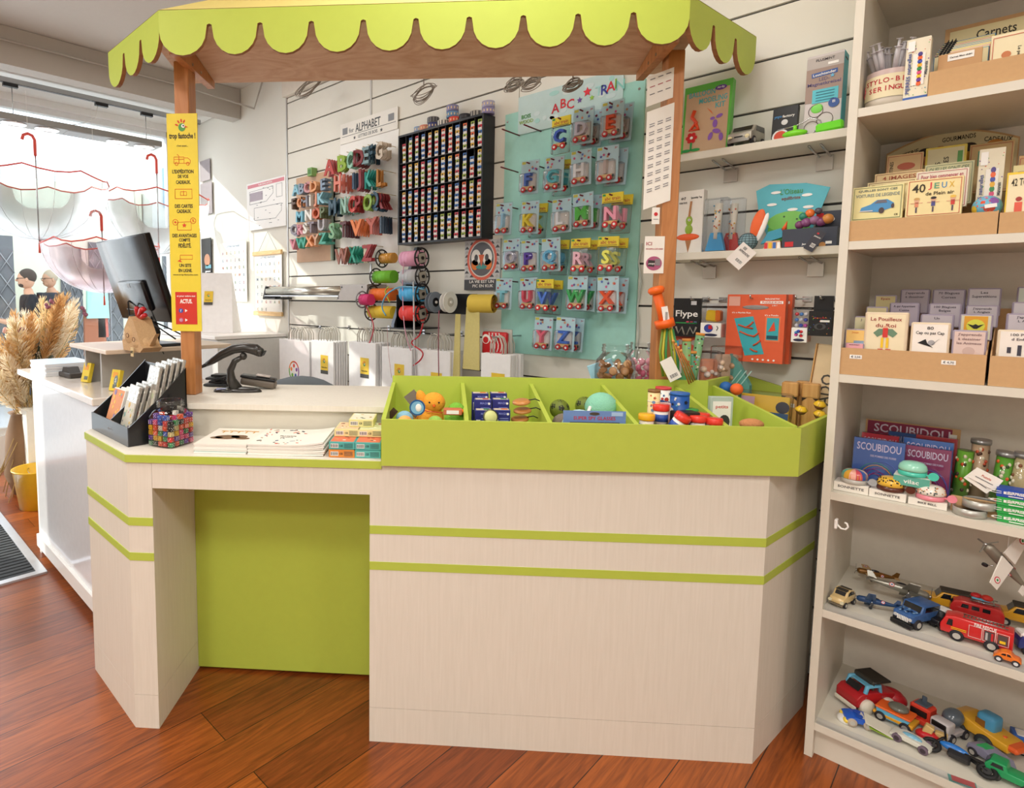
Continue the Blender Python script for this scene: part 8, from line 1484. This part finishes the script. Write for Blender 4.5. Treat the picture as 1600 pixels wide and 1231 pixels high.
# ================= UMBRELLAS =================
UD=thinclear('umbrella_film',(.88,.91,.92),.26,.35); UP=thinclear('pink_umbrella_film',(.97,.80,.84),.24,.3); UR=mat('#e0564a',.4)
def umbrella(l,px,pyrim,pytip,Xp,r,film,hook=True,hpy=None):
    c=atx(px,pyrim,Xp); tip=atx(px,pytip,Xp); H_=c.z-tip.z; t=thing('umbrella',l,'umbrella',(c.x,c.y,c.z)); n=8
    b=B(); N=32; M_=8; vs=[]
    for j in range(M_+1):
        a=pi/2*j/M_; rr=r*sin(a); z=-H_*cos(a)
        for i in range(N):
            th=2*pi*i/N; k=1-.05*(1-abs(cos(4*th)))*(j/M_); vs.append((rr*k*cos(th),rr*k*sin(th),z+.04*(1-abs(cos(4*th)))*(j/M_)**3))
    b.add(vs,[(j*N+i,j*N+(i+1)%N,(j+1)*N+(i+1)%N,(j+1)*N+i) for j in range(M_) for i in range(N)],film,True); b.build('canopy',t)
    b=B(); b.tube(vs[M_*N:],.006,UR,5,True); b.build('rim',t)
    for i in range(n): th=2*pi*i/n; b=B(); b.tube([(r*sin(pi/2*j/6)*cos(th),r*sin(pi/2*j/6)*sin(th),-H_*cos(pi/2*j/6)+.004) for j in range(7)],.0022,mat('#d8d8d8',.4),4); b.build('rib',t)
    top=atx(px,hpy,Xp).z-c.z if hpy else H_*.6
    b=B(); b.cyl((0,0,-H_-.05),(0,0,top-.12),.006,STEEL,seg=8); b.build('shaft',t); b=B(); b.tube([(0,0,top-.16),(0,0,top-.04),(0,-.015,top-.01),(0,-.045,top),(0,-.075,top-.015),(0,-.085,top-.05)],.012,UR,8); b.build('handle',t); B().cyl((0,0,-H_-.10),(0,0,-H_-.0),.009,UR,.005,8).build('ferrule',t)
    B().cyl((0,-.045,top),(0,-.045,3.055-c.z if Xp<-5.6 else 3.055-c.z),.0015,WHT,seg=4).build('hanging_wire',t)
umbrella('clear umbrella with a red rim hanging upside down at the far left',57,283,375,-5.35,.52,UD,hpy=211)
umbrella('clear umbrella with a red rim hanging nearer the sign post',246,312,398,-5.45,.46,UD,hpy=243)
umbrella('pink tinted umbrella hanging low behind the monitor',160,385,458,-5.25,.45,UP,hpy=330)
# ================= PAMPAS GRASS =================
pv=thing('pampas_bunch','large bunch of dried cream pampas grass in the shop window','dried flowers',(-5.15,1.05,0)); b=B(); b.lathe([(.12,0),(.17,.15),(.15,.45),(.11,.6),(.13,.62),(.10,.6),(.0001,.02)],mat('#8a6a4c',.6),seg=24); b.build('vase',pv)
def plume(seed,c):
    rn=random.Random(seed); b=B(); m=fluffmat(c); vs=[];fs=[]
    for i in range(230):
        z=rn.uniform(0,1); a=rn.uniform(0,2*pi); w_=.05*sin(pi*min(1,z*.9+.08))**.7+.006; L=.075; o=Vector((cos(a)*.006,sin(a)*.006,z*.42)); e=o+Vector((cos(a)*w_,sin(a)*w_,L*.8)); s_=Vector((-sin(a),cos(a),0))*.0032; k=len(vs); vs+=[o-s_,o+s_,e+Vector((0,0,.004)),e-Vector((0,0,.004))]; fs.append((k,k+1,k+2,k+3))
    b.add(vs,fs,m); b.cyl((0,0,-.9),(0,0,.40),.003,mat('#b89a64',.8),seg=5); return b.mesh('plume')
pms=[plume(i,c) for i,c in enumerate(('#f8ecd0','#f2dcb0','#fbf3e0','#ecc890','#e2b880','#faeed6'))]
rn=random.Random(12)
for i in range(64):
    px=rn.uniform(-40,120); low=px<40; pyt=rn.uniform(452,520)+(45 if low else 0)*rn.random()+(30 if px<15 else 0); X_=rn.uniform(-5.45,-4.75); tp=atx(px,pyt,X_); root=Vector((-5.15+rn.uniform(-.06,.06),1.05+rn.uniform(-.06,.06),.55)); d=(tp-root); u=d.normalized(); L=d.length
    o=bpy.data.objects.new('plume',rn.choice(pms)); COL.objects.link(o); o.parent=pv; s_=rn.uniform(.75,1.15); o.location=tp-u*.46*s_-Vector(pv.location); o.rotation_euler=u.to_track_quat('Z','Y').to_euler(); o.scale=(s_,s_,s_)
for px,py in ((80,471),(130,483),(134,492),(32,516),(8,516),(75,478)):
    o=atx(px,py,-4.85); b=B(); 
    for k in range(5): a=random.Random(k+px); b.sph((a.uniform(-.012,.012),a.uniform(-.015,.015),a.uniform(-.012,.012)),.013,mat('#9a6478' if px!=8 else '#e8b8b0',.8),7,5)
    b.cyl((0,0,0),tuple((Vector((-5.15,1.05,.6))-o)*.95),.002,mat('#8a8a58'),seg=4); ob=b.build('dried_bloom',pv); ob.location=o-Vector(pv.location)
# ================= STREET OUTSIDE =================
b=B(); b.bx(-30,FX-.26,-14,16,-.2,-.03,mat('#c4c6c8',.8,sc=3,var=.06)); struct(b,'ground_street')
def facade(name,l,x,y0,y1,h,m,doors=(),wins=(),extra=None):
    t=thing(name,l,'building',(x,y0,0)); b=B(); b.bx(-3,0,0,y1-y0,-.03,h,m); b.build('wall',t)
    for a,c,zh in doors:
        b=B(); b.bx(0,.03,a,c,0,zh,mat('#6c6f72',.6)); k=mat('#9a9c9e',.4,.5); w=c-a; nx=max(3,int(w/.16))
        for i in range(nx):
            for j in range(int(zh/.3)): b.tube([(.04,a+w*i/nx,j*.3),(.04,a+w*(i+1)/nx,j*.3+.3)],.008,k,4); b.tube([(.04,a+w*(i+1)/nx,j*.3),(.04,a+w*i/nx,j*.3+.3)],.008,k,4)
        b.build('lattice_door',t)
    for a,c,z0,z1 in wins:
        b=B(); b.bx(0,.04,a-.06,c+.06,z0-.06,z1+.06,mat('#e8e8e0',.6)); f=b.build('window',t); b=B(); b.bx(.041,.05,a,c,z0,z1,mat('#a0c0d0',.2)); b.build('pane',f)
        for s_ in (a-.35,c+.07): b=B(); b.bx(.0,.05,s_,s_+.28,z0-.04,z1+.04,mat('#9cc4dc',.5)); b.build('shutter',f)
    if extra: extra(t)
    return t
PY=mat('#e6e6cf',.8,var=.03,sc=2); X_=-11.0
ya=atx(0,400,X_).y; yb=atx(237,400,X_).y; yc=atx(300,400,X_).y
d0=atx(95,450,X_).y-(ya-1.5); d1=atx(128,450,X_).y-(ya-1.5); d2=atx(140,450,X_).y-(ya-1.5); d3=atx(190,450,X_).y-(ya-1.5)
facade('street_house','low pale yellow house across the street with lattice doors','',0,0,1,1,PY) if 0 else None
y2=atx(240,400,-10.6).y; ys=atx(8,400,-9.6).y+.03; k_=ya-1.5-ys
f=facade('street_house','low pale yellow building across the street with lattice doors',X_,ys,y2-.03,3.35,PY,((d0+k_,d1+k_,2.3),(d2+k_,d3+k_,2.4)),())
f=facade('street_house','building with blue shutters behind the sign post',-10.6,y2,y2+7,5.2,mat('#dcdcd4',.8,sc=2),((.15,.9,2.2),),((.55,.95,3.1,3.7),)); b=B(); b.bx(-.2,.9,-.1,7,5.2,5.3,mat('#8a7058',.8)); 
for i in range(14): b.bx(.0,.95,.1+.5*i,.2+.5*i,5.05,5.2,mat('#7a6450',.8))
b.build('eaves',f)
f=facade('street_house','grey house with a dark doorway at the far left of the window',-9.6,ya-4.0,atx(8,400,-9.6).y,3.2,mat('#dfe0dc',.8,sc=2),((3.0,3.9,2.3),))
for l,px,py,c,w_,h_ in (('pale green garment hanging outside by the lattice door',152,470,'#a8d8c8',.30,.50),('brown garment hanging outside below the green one',148,515,'#a8684a',.30,.75),('red garment hanging outside beside the brown one',160,500,'#c86a5a',.14,.5)):
    p=atx(px,py,-9.2 if 'pale' not in l else -9.15); b=B(); b.prism([(-w_/2,-h_/2),(w_/2,-h_/2),(w_*.45,h_*.3),(w_*.2,h_/2),(-w_*.2,h_/2),(-w_*.45,h_*.3)],-.03,.03,mat(c,.9),'x'); b.cyl((0,0,h_/2),(0,0,h_/2+.1),.004,STEEL,seg=5); solo(b,'garment',l,'garment',p)
rk_=thing('clothes_rail','street clothes rail carrying garments','clothes rail',(-9.2,0,0)); ya_=atx(140,470,-9.2).y; yb_=atx(172,470,-9.2).y; zr=atx(152,455,-9.15).z; b=B(); b.tube([(0,ya_,-.02),(0,ya_,zr+.1),(0,yb_,zr+.1),(0,yb_,-.02)],.015,GREY,6); b.build('frame',rk_)
# ---- people outside
def skinned(name,pts,edges,m,parent,label=None):
    me=bpy.data.meshes.new(name); me.from_pydata([p[:3] for p in pts],edges,[]); o=bpy.data.objects.new(name,me); COL.objects.link(o); o.parent=parent
    md=o.modifiers.new('skin','SKIN'); md.use_smooth_shade=True
    for i,p in enumerate(pts): sv=me.skin_vertices[0].data[i]; r_=p[3]; sv.radius=(r_,p[4] if len(p)>4 else r_)
    me.skin_vertices[0].data[0].use_root=True; o.modifiers.new('sub','SUBSURF').levels=2; o.modifiers['sub'].render_levels=2
    me.materials.append(m); return o
def person(l,loc,rz,shirt,trousers,hair,s=1.0):
    t=thing('person',l,'person',loc,rz); t.scale=(s,s,s); SK=mat('#c99a7c',.6); 
    # facing +x
    P=[(0,0,.95,.12,.15),(0,0,1.15,.11,.14),(.0,0,1.38,.11,.17),(.01,0,1.50,.055),(.03,0,1.56,.055),(0,.09,.90,.085),(.02,.10,.50,.06),(-.02,.10,.09,.04),(.12,.11,.03,.035),(0,-.09,.90,.085),(.08,-.10,.50,.06),(.0,-.10,.09,.04),(.14,-.11,.03,.035),(0,.19,1.40,.055),(-.02,.25,1.14,.042),(.22,.16,1.12,.034),(.31,.12,1.15,.03),(0,-.19,1.40,.055),(-.02,-.25,1.14,.042),(.22,-.16,1.12,.034),(.31,-.12,1.15,.03)]
    E=[(0,1),(1,2),(2,3),(3,4),(0,5),(5,6),(6,7),(7,8),(0,9),(9,10),(10,11),(11,12),(2,13),(13,14),(14,15),(15,16),(2,17),(17,18),(18,19),(19,20)]
    for k,sd in ((16,1),(20,-1)):
        bx0=P[k]
        for i in range(4):
            n0=len(P); y=bx0[1]+sd*(-.028+.018*i); P+=[(bx0[0]+.05,y,bx0[2]+.012,.0095),(bx0[0]+.085-.006*abs(i-1.3),y,bx0[2]+.004,.0085)]; E+=[(k,n0),(n0,n0+1)]
        n0=len(P); P+=[(bx0[0]+.02,bx0[1]-sd*.045,bx0[2]+.02,.010),(bx0[0]+.05,bx0[1]-sd*.055,bx0[2]+.025,.009)]; E+=[(k,n0),(n0,n0+1)]
    skinned('body',P,E,SK,t)
    b=B(); b.sph((.035,0,1.655),(.092,.076,.115),SK,24,16,(0,.12,0)); b.sph((.085,0,1.60),(.035,.045,.04),SK,12,8); b.cyl((.118,0,1.665),(.142,0,1.635),.010,SK,.014,8)
    for sd in (-1,1): b.sph((.03,sd*.077,1.65),(.018,.010,.028),SK,8,6); b.sph((.118,sd*.03,1.668),(.007,.010,.007),mat('#2a1e1a'),8,6)
    b.box((.122,0,1.602),(.008,.04,.006),mat('#9a5a50'),.002); b.build('head',t)
    b=B(); b.sph((.075,0,1.59),(.045,.055,.035),mat(hair,.9),12,8); b.build('beard',t) if 'bearded' in l else None
    b=B(); b.sph((.015,0,1.695),(.098,.083,.098),mat(hair,.9,bump=.5,sc=90),24,12,(0,-.15,0)); b.build('hair',t)
    b=B(); b.tube([(.128,-.055,1.67),(.132,-.03,1.655),(.134,0,1.67),(.132,.03,1.655),(.128,.055,1.67),(.03,.08,1.67)],.003,BLACK,5); b.build('glasses',t)
    P=[(0,0,.93,.135,.165),(0,0,1.15,.125,.155),(.0,0,1.36,.13,.19),(.01,0,1.475,.085,.11),(0,.185,1.41,.08),(-.015,.235,1.20,.068),(0,-.185,1.41,.08),(-.015,-.235,1.20,.068)]
    skinned('t_shirt',P,[(0,1),(1,2),(2,3),(2,4),(4,5),(2,6),(6,7)],mat(shirt,.9),t)
    P=[(0,0,.96,.13,.16),(0,.09,.88,.098),(.02,.10,.50,.075),(-.02,.10,.12,.06),(0,-.09,.88,.098),(.08,-.10,.50,.075),(.0,-.10,.12,.06)]
    skinned('trousers',P,[(0,1),(1,2),(2,3),(0,4),(4,5),(5,6)],mat(trousers,.9),t)
    b=B(); 
    for sd,x in ((1,.05),(-1,.07)): b.box((x,sd*.105,.03),(.27,.10,.07),BLACK,.03,None,3)
    b.build('shoes',t)
    return t
PX=-8.9; p=atx(45,421,PX); sc_=(p.z+.03)/1.78; t=person('bearded person in a black t-shirt reading a sheet outside the window',(PX,p.y,-.03),R(-100),'#1e1f24','#3a3f48','#4a4038',sc_)
b=B(); b.box((0,0,0),(.21,.30,.006),WHT,.001,(0,-.5,0)); tl=t.location; d=Matrix.Rotation(R(-100),3,'Z')@Vector((.42,0,1.20)); solo(b,'paper_sheet','white sheet held by the person outside','paper',tl+d*sc_,R(-100))
b=B(); b.M=Matrix.Identity(4); 
PX=-10.2; p=atx(80,423,PX); person('pale haired person in dark clothes farther away outside',(PX,p.y,-.03),R(-70),'#3a4048','#4a4c50','#b8a890',(p.z+.03)/1.78)
